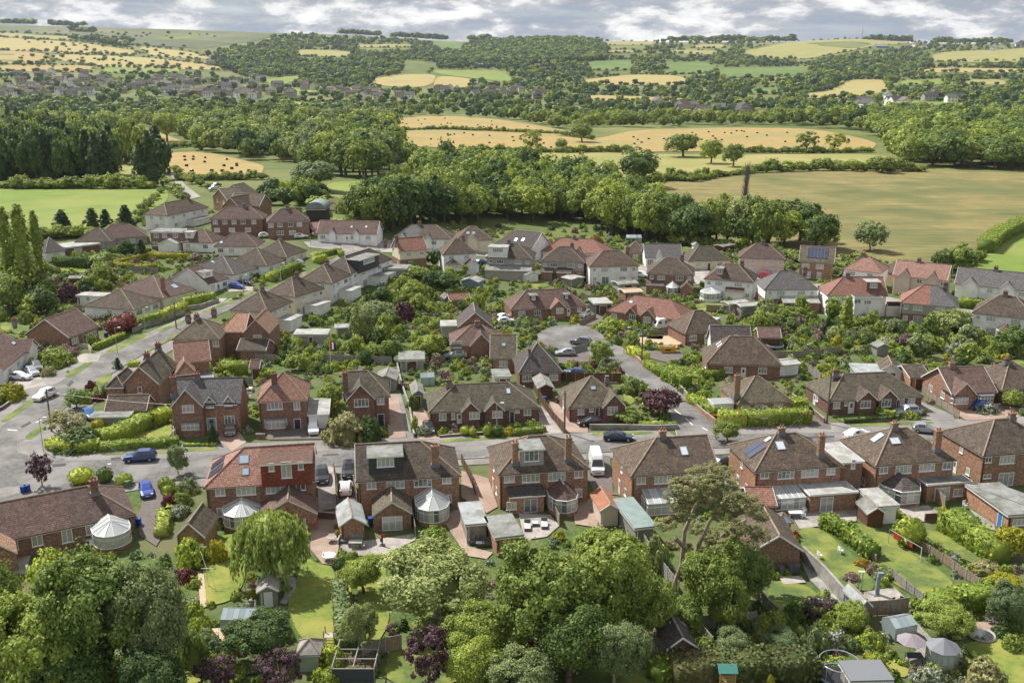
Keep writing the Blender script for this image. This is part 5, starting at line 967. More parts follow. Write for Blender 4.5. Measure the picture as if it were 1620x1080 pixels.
shed('outbuilding', 'small brick outhouse with dark gabled roof at the bottom of the garden', 'Q3 978 866 1178 850', 2.3, 4.5, 1.2, 'brick_dark', 'tile_dark', cat='outbuilding')
h = House('garage', 'brick garage block with blue door and grey felt roof at the right edge', 'N4 1520 705 1760 690', 2.5, 9.5, 0, 0, 0, 'brick_orange', 'felt_roof', cat='garage'); add_door(h.t, h.wx0, 1.8, .03, 1.0, 2.1, -math.pi/2, 'blue_paint', False); add_window(h.t, 1.8, h.wy0, 1.0, 1.8, .9)
shed('extension', 'dark flat-roofed brick lean-to between the two right-hand houses', 'N4 1400 560 1620 640', 2.6, 3.5, 0, 'brick_orange', 'felt_roof', axis='x', cat='outbuilding')
shed('summerhouse', 'small pale timber summerhouse under the willow', 'Q2 0 505 145 492', 2.1, 2.6, .7, 'wood_grey', 'wood_grey', dr='door_white')
shed('shed', 'pale green-grey pavilion at the garden end beside the chestnut', 'Q2 248 905 408 900', 2.0, 2.6, 1.0, 'summer_green', 'concrete', axis='x', hl='h', hr='h')
shed('shed', 'little hexagonal pale blue playhouse beside the workshop', 'N4 62 752 165 745', 1.8, 2.2, .9, 'blue_grey', 'blue_grey', axis='x', hl='h', hr='h', wn=1)
shed('shed', 'blue-grey felted shed on the paved corner', 'Q4 580 600 665 590', 2.1, 3.6, .8, 'blue_grey', 'sheet_grey', axis='y')
shed('shed', 'flat grey cabin roof at the bottom edge right of the trampoline', 'Q4 520 1075 800 1068', 2.3, 3.2, 0, 'wood_grey', 'lead', axis='x')
for st, lb, ze, d, ri, wl, rf, ax in [('M2 232 320 455 318', 'long grey rendered garden room with pale flat roof', 2.5, 4.5, 0, 'render_grey', 'flat_white', 'x'), ('M2 500 275 615 270', 'low grey shed roof among the bushes', 2.1, 4, .4, 'wood_grey', 'sheet_grey', 'x'), ('M2 900 480 1070 475', 'flat grey garage left of the round tree', 2.3, 6, 0, 'concrete', 'felt_roof', 'x'),
  ('M2 750 600 892 600', 'tumbledown grey garage with a green patch behind the gabled house', 2.3, 5, .9, 'wood_grey', 'felt_roof', 'y'), ('M2 985 695 1070 690', 'pale blue-doored garage beside the long bungalow drive', 2.4, 5.5, .8, 'blue_grey', 'felt_roof', 'y'), ('M3 160 655 270 650', 'dark brown garage with ribbed roof beside the steep bungalow', 2.2, 6, .8, 'wood_brown', 'felt_roof', 'y'),
  ('M4 560 560 750 565', 'pale green flat-roofed garage behind the twin-gabled bungalows', 2.3, 6, 0, 'sheet_green', 'sheet_grey', 'x'), ('M4 700 545 860 555', 'brown hipped garage with white door behind the bungalows', 2.3, 5.5, 1.5, 'render_white', 'tile_brown', 'y'), ('M4 900 590 1035 585', 'brown tiled brick garage beside the gabled bungalow', 2.3, 7, 1.3, 'brick_orange', 'tile_brown', 'x'), ('M4 690 395 780 390', 'little grey summer shed among the flowering bushes', 2.0, 2.6, .7, 'wood_grey', 'felt_roof', 'y'),
  ('M4 15 520 210 500', 'low white garage at the garden end', 2.2, 4, .4, 'render_white', 'flat_white', 'x'), ('M4 -60 335 88 338', 'plum-roofed black garage beside the far trampoline', 2.3, 6, 1.4, 'wood_brown', 'tile_plum', 'x'), ('M4 1220 300 1285 305', 'pale timber shed right of the half grey roofed pair', 2.1, 3.5, .5, 'wood_grey', 'wood_grey', 'y'),
  ('Z6 82 700 175 690', 'white garden shed beside the lean-to bays', 2.2, 3.5, .8, 'render_white', 'sheet_grey', 'y'), ('Z6 372 728 462 712', 'pale canopy roof in the back row gardens', 2.2, 4, .3, 'wood_grey', 'flat_white', 'y'), ('Z6 680 760 800 750', 'grey felt garage behind the clean white pair', 2.3, 5, .4, 'render_grey', 'felt_roof', 'x'), ('Z6 715 812 830 805', 'tan-roofed brick garage above the red bungalows', 2.4, 5, .4, 'brick_red', 'gravel', 'x'),
  ('Z6 520 885 640 880', 'white flat-roofed garage between the plum and red bungalows', 2.5, 6, 0, 'charcoal', 'flat_white', 'x'), ('Z6 1375 885 1500 870', 'pale lean-to shed roof in the row gardens', 2.2, 3.5, .4, 'render_white', 'flat_white', 'x'), ('Z6 1450 900 1580 890', 'second pale shed roof beside it, nearer the white extension', 2.2, 4, .4, 'concrete', 'flat_white', 'x'), ('Z6 1340 520 1455 500', 'long dark low shed under the dead poplar', 2.3, 4, .3, 'wood_brown', 'felt_roof', 'x'),
  ('Z6 1148 510 1188 508', 'tiny white playhouse on the lawn by the dead poplar', 1.6, 2, .8, 'render_white', 'flat_white', 'y'), ('Z5 1290 735 1410 745', 'blue-grey shed behind the small square white house', 2.1, 4, .9, 'blue_grey', 'sheet_grey', 'y'), ('Z5 1190 850 1240 845', 'little grey shed among dark bushes', 2.0, 3, .8, 'wood_grey', 'felt_roof', 'y'), ('Z5 1225 860 1360 850', 'low terracotta-tiled outhouse behind the grey dormer bungalow', 2.2, 4, 1.2, 'brick_red', 'tile_red', 'x'),
  ('Z4 430 720 505 720', 'dark small shed in the left back garden', 2, 3, .4, 'wood_brown', 'felt_roof', 'x'), ('Z5 350 405 440 400', 'low brick garage with pinkish roof beside the brick pairs', 2.4, 6, 1.4, 'brick_brown', 'tile_pink', 'x'), ('Z5 800 660 950 665', 'flat grey extension roof beside the red-roofed house', 2.6, 6, 0, 'render_grey', 'felt_roof', 'x'), ('M3 1510 470 1605 500', 'pale corrugated shelter at the end of the brown bungalow', 2.2, 4, .6, 'render_grey', 'felt_roof', 'y'), ('M2 1505 590 1620 585', 'grey flat garage beside the flower wall', 2.2, 5, 0, 'concrete', 'felt_roof', 'x'), ('M2 330 810 440 790', 'low lean-to roof behind the white garage', 2.2, 4, .3, 'render_white', 'felt_roof', 'x')]:
    shed('garage' if 'garage' in lb else 'shed', lb, st, ze, d, ri, wl, rf, ax, cat='garage' if 'garage' in lb else 'shed', dr='wood_brown' if d > 4 and wl != 'wood_brown' else None)
h = House('barn', 'black tin barn with a rounded green roof', 'Z5 310 285 440 285', 5.0, 9, 0, 0, 0, 'black_tin', 'black_tin', cat='barn', axis='y'); b = MB(); k = 10
for i in range(k):
    a0, a1 = math.pi*i/k, math.pi*(i+1)/k; c = lambda a, y: (h.w/2-math.cos(a)*h.w/2, y, 5.1+math.sin(a)*2.2); b.face(c(a0, 0), c(a1, 0), c(a1, 9), c(a0, 9)); b.face(c(a0, 0), (h.w/2, 0, 5.1), c(a1, 0))
b.build('roof', 'sheet_green', h.t)
# ------------------------------------------------------------------ vegetation
NR = np.random.default_rng(11)
def quads(cen, nrm, size, asp=1.0):
    """leaf quads around centres with given normals"""
    n = len(cen); a = NR.normal(size=(n, 3)); nrm = nrm/np.maximum(np.linalg.norm(nrm, axis=1, keepdims=True), 1e-6)
    u = np.cross(nrm, a); u /= np.maximum(np.linalg.norm(u, axis=1, keepdims=True), 1e-6); v = np.cross(nrm, u)
    s = (size*(0.6+0.8*NR.random((n, 1)))) if np.isscalar(size) else size[:, None]
    u = u*s*asp; v = v*s
    return np.stack([cen-u-v*.35, cen+u*.1-v, cen+u+v*.3, cen-u*.15+v], 1).reshape(-1, 3)
def qmesh(name, V, extra=None):
    n = len(V)//4; me = bpy.data.meshes.new(name)
    ev, ef = extra or ([], [])
    me.vertices.add(len(V)+len(ev)); co = np.concatenate([V, np.array(ev).reshape(-1, 3)]) if len(ev) else V
    me.vertices.foreach_set('co', co.astype(np.float32).ravel())
    loops = list(range(4*n)); starts = list(range(0, 4*n, 4)); tot = [4]*n
    for f in ef: starts.append(len(loops)); tot.append(len(f)); loops += [4*n+i for i in f]
    me.loops.add(len(loops)); me.loops.foreach_set('vertex_index', loops)
    me.polygons.add(len(starts)); me.polygons.foreach_set('loop_start', starts); me.polygons.foreach_set('loop_total', tot)
    me.update(); me.validate(); return me
def blob(rx, rz, zc, n=10, m=6, j=.12):
    v = []; f = []
    for a in range(m+1):
        t = math.pi*a/m
        for b in range(n):
            p = 2*math.pi*b/n; k = 1+rnd.uniform(-j, j); v.append((rx*math.sin(t)*math.cos(p)*k, rx*math.sin(t)*math.sin(p)*k, zc+rz*math.cos(t)*k))
    for a in range(m):
        for b in range(n): f.append((a*n+b, a*n+(b+1) % n, (a+1)*n+(b+1) % n, (a+1)*n+b))
    return v, f
def crown_mesh(name, ncl, nlf, leaf, shape='round', cl=.26, core=.62):
    """unit crown: radius 1, from z=0 to z=H; clumps of leaves over an uneven surface"""
    V = []; K = NR.integers(0, 9999)
    lob = NR.normal(size=(7, 3)); lob /= np.linalg.norm(lob, axis=1, keepdims=True)
    d = NR.normal(size=(ncl, 3)); d /= np.linalg.norm(d, axis=1, keepdims=True)
    if shape == 'round':
        d[:, 2] = np.where(d[:, 2] < -.45, -d[:, 2]*.8, d[:, 2]); r = .45+.42*np.max(np.clip(d@lob.T, 0, 1)**4, axis=1)+.16*NR.random(ncl); r *= np.where(NR.random(ncl) < .2, .7, 1)
        an = NR.uniform(.85, 1.15, 3); P = d*r[:, None]*np.array([an[0], 2-an[0], 1]); P[:, 0] += P[:, 2]*(an[1]-1); P[:, 2] = P[:, 2]*.9*an[2]+.85; c0 = np.array([0, 0, .75]); ex = blob(core*.8, core*.75, .8)
    elif shape == 'cone':
        t = NR.random(ncl)**.75; ang = NR.random(ncl)*6.283; rr = (1-t)*.9*(.75+.3*NR.random(ncl)); P = np.stack([rr*np.cos(ang), rr*np.sin(ang), .1+t*2.7], 1); c0 = None; ex = ([(.55*math.cos(a), .55*math.sin(a), .1) for a in np.arange(8)*.785]+[(0, 0, 2.4)], [(i, (i+1) % 8, 8) for i in range(8)])
    elif shape == 'column':
        t = NR.random(ncl); ang = NR.random(ncl)*6.283; rr = (1-t)**.55*np.clip(t*5+.4, 0, 1)*.85*(.6+.5*NR.random(ncl)); P = np.stack([rr*np.cos(ang), rr*np.sin(ang), t*5.6], 1); c0 = None; ex = blob(.5, 2.6, 2.8)
    elif shape == 'bush':
        d[:, 2] = np.abs(d[:, 2]); P = d*(.7+.25*NR.random((ncl, 1))); P[:, 2] *= 1.0; c0 = np.array([0, 0, .1]); ex = blob(.66, .7, .1)
    elif shape == 'ball':
        P = d*.9; P[:, 2] += .9; c0 = np.array([0, 0, .9]); ex = blob(.82, .82, .9, 12, 8, .02)
    elif shape == 'open':
        r = .5+.4*NR.random(ncl); P = d*r[:, None]; P[:, 2] = P[:, 2]*.75+.9; c0 = np.array([0, 0, .6]); ex = ([], [])
    per = max(3, nlf//ncl)
    for i in range(ncl):
        rc = cl*(.4+1.2*NR.random()**1.4); q = NR.normal(size=(per, 3)); q /= np.linalg.norm(q, axis=1, keepdims=True)
        out_ = P[i]-(c0 if c0 is not None else np.array([0, 0, P[i][2]-.3])); out_ = out_/max(np.linalg.norm(out_), .01)
        flip = (q@out_) < -.25; q[flip] *= -1
        C_ = P[i]+q*rc*(.62+.42*NR.random((per, 1))+.75*(NR.random((per, 1)) < .13)*NR.random((per, 1)))*np.array([1, 1, .8]); C_[:, 2] = np.maximum(C_[:, 2], .01)
        V.append(quads(C_, q*.9+out_*.5+NR.normal(size=(per, 3))*.45+np.array([0, 0, .25]), leaf))
    me = qmesh(name, np.concatenate(V), ex); me.materials.append(MATS['leaf_mid']); me['H'] = {'round': 1.8, 'cone': 3.0, 'column': 5.8, 'bush': 1.1, 'ball': 1.85, 'open': 1.8}[shape]
    return me
def willow_mesh():
    V = []; n = 170
    for i in range(n):
        a = NR.random()*6.283; r = NR.random()**.5*.95; top = 1.75-.55*r*r+NR.normal()*.04; L = (.6+.9*NR.random())*(.5+.5*r); k = 50
        t = NR.random(k); x = r*math.cos(a)*(1+.12*t); y = r*math.sin(a)*(1+.12*t)
        Cn = np.stack([x+NR.normal(size=k)*.035, y+NR.normal(size=k)*.035, np.maximum(top-t*L, .05)], 1)
        u = np.stack([NR.normal(size=k)*.01, NR.normal(size=k)*.01, np.full(k, -.07)], 1); v = np.stack([NR.normal(size=k)*.02, NR.normal(size=k)*.02, np.zeros(k)], 1)
        V.append(np.stack([Cn-u, Cn-v, Cn+u, Cn+v], 1).reshape(-1, 3))
    ex = blob(.72, .62, 1.0); me = qmesh('crown', np.concatenate(V), ex); me.materials.append(MATS['leaf_willow']); me['H'] = 1.85; return me
def trunk_mesh(h, r0, spread=.7, n=5, bark='bark', top=1.2, seed=1):
    rr = random.Random(seed); b = MB(); p = Vector((0, 0, -.3)); q = Vector((rr.uniform(-.03, .03), rr.uniform(-.03, .03), h*.5)); b.bar(p, q, r0*1.25, r0, 7)
    q2 = Vector((rr.uniform(-.06, .06), rr.uniform(-.06, .06), h)); b.bar(q, q2, r0, r0*.75, 7)
    for i in range(n):
        a = 6.283*i/n+rr.uniform(-.4, .4); e = Vector((math.cos(a)*spread*rr.uniform(.6, 1), math.sin(a)*spread*rr.uniform(.6, 1), h+(top-h)*rr.uniform(.4, 1)*1)); s = q.lerp(q2, rr.uniform(.4, 1)); m_ = s.lerp(e, .5)+Vector((0, 0, .08)); b.bar(s, m_, r0*.5, r0*.32, 5); b.bar(m_, e, r0*.32, r0*.1, 4)
    me = b.mesh('trunk', bark); return me
CR = {}
CR['big'] = [crown_mesh('crown', 210, 30000, .023, cl=.17, core=.55) for _ in range(3)]
CR['mid'] = [crown_mesh('crown', 80, 5200, .048, cl=.24) for _ in range(4)]
CR['far'] = [crown_mesh('crown', 40, 1500, .085, cl=.28, core=.68) for _ in range(4)]
CR['tiny'] = [crown_mesh('crown', 16, 160, .22, cl=.3, core=.72) for _ in range(3)]
CR['cone'] = [crown_mesh('crown', 120, 3400, .07, 'cone', .17) for _ in range(2)]
CR['column'] = [crown_mesh('crown', 120, 3800, .085, 'column', .26) for _ in range(2)]
CR['bush'] = [crown_mesh('crown', 46, 1700, .065, 'bush', .24) for _ in range(4)]
CR['bushlo'] = [crown_mesh('crown', 18, 260, .15, 'bush', .28) for _ in range(3)]
CR['ball'] = [crown_mesh('crown', 150, 2600, .05, 'ball', .1)]
CR['open'] = [crown_mesh('crown', 55, 5000, .034, 'open', .17) for _ in range(2)]
CR['willow'] = [willow_mesh()]
TRK = {'round': trunk_mesh(.45, .07, .6, 6, top=1.2), 'cone': trunk_mesh(.3, .05, .2, 4, top=1.8), 'column': trunk_mesh(.8, .09, .3, 5, top=3.5), 'bush': trunk_mesh(.08, .04, .45, 5, top=.7), 'pale': trunk_mesh(.5, .05, .6, 7, 'bark_pale', 1.3)}
# kinds: crown set, trunk, material
KIND = {'oak': ('mid', 'round', 'leaf_mid'), 'dark': ('mid', 'round', 'leaf_dark'), 'lime': ('mid', 'round', 'leaf_light'), 'silver': ('mid', 'pale', 'leaf_silver'), 'purple': ('mid', 'round', 'leaf_purple'), 'yellow': ('mid', 'round', 'leaf_yellow'), 'cone': ('cone', 'cone', 'leaf_conifer'),
 'Boak': ('big', 'round', 'leaf_mid'), 'Bdark': ('big', 'round', 'leaf_dark'), 'Blime': ('big', 'round', 'leaf_light'), 'Bsilver': ('big', 'pale', 'leaf_silver'), 'Bpurple': ('open', 'pale', 'leaf_purple'), 'Bred': ('mid', 'round', 'leaf_red'), 'conelime': ('cone', 'cone', 'leaf_light'),
 'poplar': ('column', 'column', 'leaf_mid'), 'willow': ('willow', 'round', 'leaf_willow'), 'open': ('open', 'pale', 'leaf_silver'), 'openoak': ('open', 'round', 'leaf_mid'), 'opencream': ('open', 'pale', 'flower_cream'),
 'b': ('bush', 'bush', 'leaf_mid'), 'bd': ('bush', 'bush', 'leaf_dark'), 'bl': ('bush', 'bush', 'leaf_light'), 'by': ('bush', 'bush', 'leaf_yellow'), 'bp': ('bush', 'bush', 'leaf_purple'), 'br': ('bush', 'bush', 'leaf_red'), 'bs': ('bush', 'bush', 'leaf_silver'), 'bw': ('bush', 'bush', 'flower_white'), 'bc': ('bush', 'bush', 'flower_cream'), 'bk': ('bush', 'bush', 'flower_pink'), 'bo': ('bush', 'bush', 'flower_orange'), 'bg': ('bush', 'bush', 'leaf_hedge'),
 'ball': ('ball', 'bush', 'leaf_dark'), 'ballr': ('ball', 'bush', 'leaf_red'), 'ballg': ('ball', 'bush', 'leaf_hedge'), 'bally': ('ball', 'bush', 'leaf_yellow')}
def plant(kind, base, W, H, label=None, cat=None, group=None, name=None, crown=None, clear=0.0, lowc=.08):
    cs, tk, m = KIND[kind]; cs = crown or cs; me = rnd.choice(CR[cs]); hm = me['H']
    isb = tk == 'bush'; cat = cat or ('shrub' if isb else 'tree'); name = name or ('shrub' if isb else {'cone': 'conifer_tree', 'column': 'poplar_tree'}.get(tk, 'willow_tree' if kind == 'willow' else 'broadleaf_tree'))
    t = thing(name, label, cat, base, rnd.uniform(0, 6.28), group)
    tr = 0 if isb else (.03 if tk == 'cone' else lowc)*H if not clear else clear
    o = link('crown', me, t, (0, 0, tr), None, (W/2, W/2, (H-tr)/hm), m)
    link('trunk', TRK[tk], t, None, None, (W/2, W/2, max(H/hm*.95, .1)))
    return t
def T(x, yt, yb, w_, kind, label, **kw):
    """plant seen with crown top at (x, yt), foot of the crown at yb, w_ pixels wide"""
    g = G(x, yb); s = scale_at(g); W = w_/s; b = G(x, yb); d = Vector((b[0], b[1], 0)).normalized(); b = b+d*W*(.30 if not KIND[kind][0] == 'column' else .1); b[2] = hs(b[0], b[1]) if b[1] > 190 else 0
    r = ray(x, yt); zt = HC+r[2]*b[1]/r[1]; H = max(zt-b[2], .4*W*.8, .3)
    if KIND[kind][0] in ('bush', 'mid', 'ball', 'big'): H = max(H-.10*W, .4*W)
    return plant(kind, tuple(b), W, H, label, **kw)
TREES = '''
75 905 1150 190 Blime|large light green tree filling the bottom left corner
180 852 1120 190 Boak|tallest broad tree of the bottom left clump, just below the bungalow
255 880 1110 130 Bsilver|grey-green tree on the right flank of the bottom left clump
10 880 1100 110 Boak|tree cut by the left edge of the frame, below the slab patio
130 1000 1170 150 Bdark|dark tree low in the bottom left clump
250 1010 1160 120 Bdark|dark ivy-green tree at the bottom, left of the greenhouse
88 862 930 75 bg|rounded glossy green bush against the bungalow's back wall
432 806 935 118 willow|drooping pale green weeping willow on the lawn
420 958 1062 120 Bdark|glossy dark green tree beside the greenhouse
345 1035 1110 75 Bpurple|purple-leaved shrubby tree at the bottom below the greenhouse
445 1030 1110 85 Bpurple|purple-leaved shrubby tree at the bottom below the green-grey pavilion
575 872 950 72 Boak|green tree between the willow lawn and the big rounded tree
570 945 1040 58 Bsilver|slender grey-green tree at the end of the narrow lawn
695 846 1010 195 Bsilver|broad domed grey-green tree in the bottom centre
680 985 1110 95 Bpurple|purple and green leaved tree below the domed grey-green tree
740 990 1120 110 Blime|light green tree at the bottom, left of the pale crown at the frame's foot
830 1025 1150 110 Bsilver|pale fine-leaved crown cut by the bottom edge
760 940 1080 120 Boak|green tree merged into the right side of the domed tree
855 838 1060 180 Boak|tall sycamore left of the pair behind the garages
955 822 1040 170 Blime|tall light sycamore below the green sheet-roofed garage
1010 880 1040 110 Boak|sycamore crown at the right of the central clump
900 930 1110 150 Bdark|dark lower sycamore in the central clump
970 968 1110 105 Bsilver|rounded pale tree in front of the central clump at the bottom
1130 850 1010 112 Boak|broad green tree behind the leaning pine's trunk
1172 845 975 95 Blime|green tree between the leaning pine and the brick workshop
1085 940 1010 62 lime|light green small tree at the fence below the pine
1140 935 1005 60 Blime|light small tree right of the fence below the pine
1035 838 905 45 bs|olive conifer-like bush at the foot of the leaning pine
1160 985 1060 70 Bsilver|pale leaved shrub tree left of the long brown hedge
690 828 870 45 bg|bright green bush beside the glass conservatory
345 850 890 32 by|yellow-green bush on the lawn beside the clothes line
300 845 900 55 bg|green bush in front of the pointed outhouse
295 897 925 32 br|small red-leaved bush beside the garden path
300 985 1005 25 by|yellow flower clump beside the greenhouse
310 990 1060 45 bl|loose green bush below the yellow flower clump
1435 812 868 52 ballg|big rounded green shrub behind the washing line
1597 828 890 60 yellow|golden yellow tree at the right edge
1495 942 1020 95 Blime|rounded yellow-green chestnut-like tree beside the gazebo
1590 915 1000 70 Bsilver|drooping grey-green tree at the right edge
1290 945 990 62 Bpurple|reddish brown leafless-looking shrub by the long concrete fence
1235 990 1040 70 Bsilver|silver-green bush at the start of the brown hedge
1290 980 1035 45 bs|pale bush between the brown shrub and the cold frame
1345 950 1010 55 Blime|bright green bush right of the brown shrub
1375 990 1030 45 bg|green bush by the cold frame
1363 880 897 24 bo|yellow-orange flower mound on the lawn edge
1395 890 915 40 bs|wispy grey shrub at the end of the diagonal hedge
1345 902 920 28 bk|small brownish rose bush on the lawn
1550 1035 1090 70 bc|cream flowering bush at the bottom right
1470 1050 1090 50 bw|white flowering bush left of the cream one
1325 1035 1065 45 bg|green shrub growing over the trampoline
1385 1030 1060 30 bg|green bush right of the trampoline
1600 1000 1030 35 b|dark shrub at the right edge above the bright lawn
1585 985 1010 40 bd|dark low bush by the round pond
1560 890 912 50 bc|pale flowering bushes at the path end
1590 890 915 25 bg|rounded bush on the small right lawn
1590 905 935 50 yellow|yellow-green tree below the golden one
1218 1065 1100 14 yellow|tiny yellow-leaved sapling in front of the brown hedge
68 712 775 44 Bpurple|small purple-leaved tree at the road junction
108 645 700 70 opencream|cream flowering tree over the corner hedge
130 676 715 78 bd|dark green base of clipped hedge under the cream tree
95 645 668 22 bo|orange-green rounded bush at the tree's left
157 660 685 24 bally|clipped yellow ball beside the curved hedge
122 612 650 40 oak|small round tree beside the avenue kerb
172 602 628 28 bd|dark laurel bush against the gable house
155 620 635 20 br|reddish small bush on the corner lawn
187 565 585 18 cone|two small dark conifers by the avenue
283 700 755 38 silver|upright young green tree between the street and the bungalow drive
130 736 768 42 ballg|bright clipped dome at the street, left of the tall dark column
167 736 766 27 ball|tall dark clipped column behind the bungalow chimney
197 746 770 30 ballg|low clipped dome beside the green bin
263 752 780 24 ballg|clipped ball at the top of the drive bed
300 750 780 32 bs|olive shrub in the drive bed
266 765 785 18 ballg|second clipped ball down the drive bed
268 778 803 25 br|dark red bush in the drive bed
290 775 800 32 b|green bush in the middle of the drive bed
285 795 820 38 bw|variegated pale bush at the lower end of the drive bed
338 668 703 18 cone|narrow pointed conifer in front of the corner brick house
545 645 705 70 bc|large cream-pink flowering shrub by the street
585 655 700 45 bd|dark green shrub merging with the cream flowering one
522 600 650 44 lime|light green tree beside the white garage
600 672 690 30 by|yellow-green bush at the drive entrance
655 620 650 18 b|green bush in the narrow drive border
657 655 685 14 b|small bushes further down the drive border
652 632 645 18 bp|small purple acer by the long bungalow
672 668 690 28 bw|white flowering bush before the long bungalow
735 672 690 16 ballg|first clipped ball before the long bungalow
748 674 692 14 ballg|second clipped ball before the long bungalow
771 670 692 17 ballg|third clipped ball before the long bungalow
787 670 692 20 ball|dark clipped ball before the long bungalow
805 672 690 22 by|yellow flower clump before the long bungalow
1042 607 664 62 purple|large dark purple-leaved tree at the junction corner
992 645 675 42 lime|light green acer in the corner garden
1002 590 625 42 b|rounded green shrubs by the cul-de-sac fence
950 535 575 44 oak|round green tree at the mouth of the cul-de-sac
1000 520 548 26 bl|light bush at the cul-de-sac corner
975 528 545 22 b|grey-green bush left of the light one
970 495 528 50 b|green bushes before the red-roofed bungalows
1150 660 705 42 oak|roadside tree behind the plain-roofed pair
1103 575 608 44 b|broad rounded tree-like bush in the hedged garden
1125 645 662 28 bo|orange-tinted bush on the hedge line
1110 612 640 30 bg|green shrub by the glass lean-to
1600 612 650 36 oak|grey-green tree at the right before the hipped bungalow
1560 645 655 40 bw|white rose bed by the blue car
1440 650 662 32 b|low bush before the silver car
1460 645 658 12 ball|small conical bush before the silver car
680 525 572 50 oak|rounded dark willow-like tree beside the flat grey garage
622 535 575 32 oak|upright tree in front of the bush belt
600 470 520 62 silver|tall grey-green birch group in the middle gardens
575 480 545 40 silver|slim birch left of the middle group
640 470 510 36 bp|dark purple bush in the middle gardens
690 463 480 12 conelime|small golden conifer in the middle gardens
655 415 445 50 lime|bright green tree by the red-roofed house
700 425 460 52 dark|dark green tree behind the bright one
655 437 485 44 oak|green tree right of the birches
723 415 432 24 by|yellow-green round tree beside the square white house
1007 392 412 12 conelime|golden conifer in the upper row
943 368 385 22 bo|orange azalea bush at the wood edge
965 372 385 14 bw|white blossom bush at the wood edge
185 497 532 36 ballr|round copper-red shrub, left of the two by the avenue
204 490 525 30 ballr|round copper-red shrub, right of the two by the avenue
145 525 550 20 bl|bright green bush before the red brick bungalow
105 540 565 40 bk|pink flowering shrub beside the white gabled bungalow
90 545 580 50 bl|leafy light bush beside the white gabled bungalow
80 575 595 24 bc|pale yellow bush by the parked cars
20 602 635 44 by|yellow-green bush at the left edge of the avenue
20 326 455 34 poplar|left poplar of the tall group at the left edge
43 322 462 40 poplar|middle poplar of the tall group at the left edge
66 332 450 26 poplar|right poplar of the tall group at the left edge
100 330 372 42 cone|single broad conifer before the green meadow
147 328 362 36 cone|left conifer of the three before the green meadow
168 330 360 30 cone|middle conifer of the three before the green meadow
200 323 362 38 cone|right conifer of the three before the green meadow
66 450 500 50 dark|dark conifer-like tree in the left gardens
15 430 500 60 oak|green tree at the left edge gardens
110 440 478 34 bp|purple-leaved bush in the left gardens
203 375 405 30 bd|dark bush on the long bungalow's lawn
225 378 410 26 cone|pair of narrow conifers in the left gardens
165 395 420 50 bl|light green bushes near the modern house
1505 482 530 60 silver|airy tree in the gardens before the half grey pair
1338 468 520 26 poplar|slim columnar tree before the white pair
1308 500 530 18 cone|dark upright conifer in the right gardens
1323 525 550 20 by|golden bush beneath the upright conifer
1240 480 510 50 oak|dense green tree in the right gardens, left
1400 530 550 30 bw|white-flowered bush near the little summer shed
1520 540 560 36 bw|white-flowered bush right of the summer shed
1465 535 552 30 bk|pinkish shrub between the white-flowered bushes
1600 510 565 60 dark|dark dense trees at the right edge
1455 440 468 22 bp|dark purple bush between the right-hand houses
1175 380 396 18 bp|purple round bush in the upper right row
1520 380 436 48 oak|tree beside the hedge on the large crop field
1490 392 438 34 dark|dark tree left of it beside the crop field
1375 345 400 55 silver|tall loose tree in front of the crop field
1290 345 395 62 oak|dense tree behind the solar-panelled house
1360 395 410 30 bl|bright bush behind the orange-brown roof
1010 228 298 72 dark|massive isolated oak on the green pasture
840 203 240 40 openoak|airy tree at the lower hay field
888 217 240 22 oak|small round tree at the end of the hay hedge
920 190 226 40 oak|round oak between the two hay fields
1080 205 250 52 oak|oak on the hedge line, left of three
1125 215 260 40 oak|oak on the hedge line, middle of three
1160 222 265 36 oak|oak on the hedge line, right of three
1275 205 242 40 openoak|oak over the right-hand hay field
1320 208 240 42 openoak|second oak over the right-hand hay field
1115 262 282 16 oak|small round bush-tree on the pasture
1325 250 270 22 oak|round hedge tree left of the pair on the pasture
1348 250 272 22 oak|round hedge tree right of the pair on the pasture
1395 242 275 42 oak|hedge tree by the big crop field
265 172 225 44 lime|light green tall tree behind the bale field
240 220 275 55 silver|pale willow at the lane entrance
500 245 305 70 silver|broad pale tree beside the paddock
630 255 315 36 openoak|row of slender trees in the paddock
640 258 316 30 openoak|slender tree at the right end of the paddock row
970 285 372 60 oak|tall full tree in the wood behind the white pairs
1035 312 375 46 oak|olive tree between wood and crop field
1080 320 380 52 lime|lighter tree in front of the crop field
1120 310 385 60 oak|dense tree left of the dead poplar
1265 310 385 75 dark|large dark tree right of the dead poplar
1215 305 388 70 dark|green tree just right of the dead poplar
1150 318 388 50 oak|green tree right behind the dead poplar's foot
1240 325 392 60 oak|dense tree between the dead poplar and the largest dark tree
1300 330 398 55 dark|tree at the right end of the belt below the crop field
1060 330 385 50 dark|dark tree filling the belt left of the lighter tree
1190 345 392 46 oak|shorter tree in front of the belt by the dead poplar
'''
for ln in TREES.strip().split('\n'):
    a, lb = ln.split('|'); x, yt, yb, w_, k = a.split(); T(float(x), float(yt), float(yb), float(w_), k, lb)
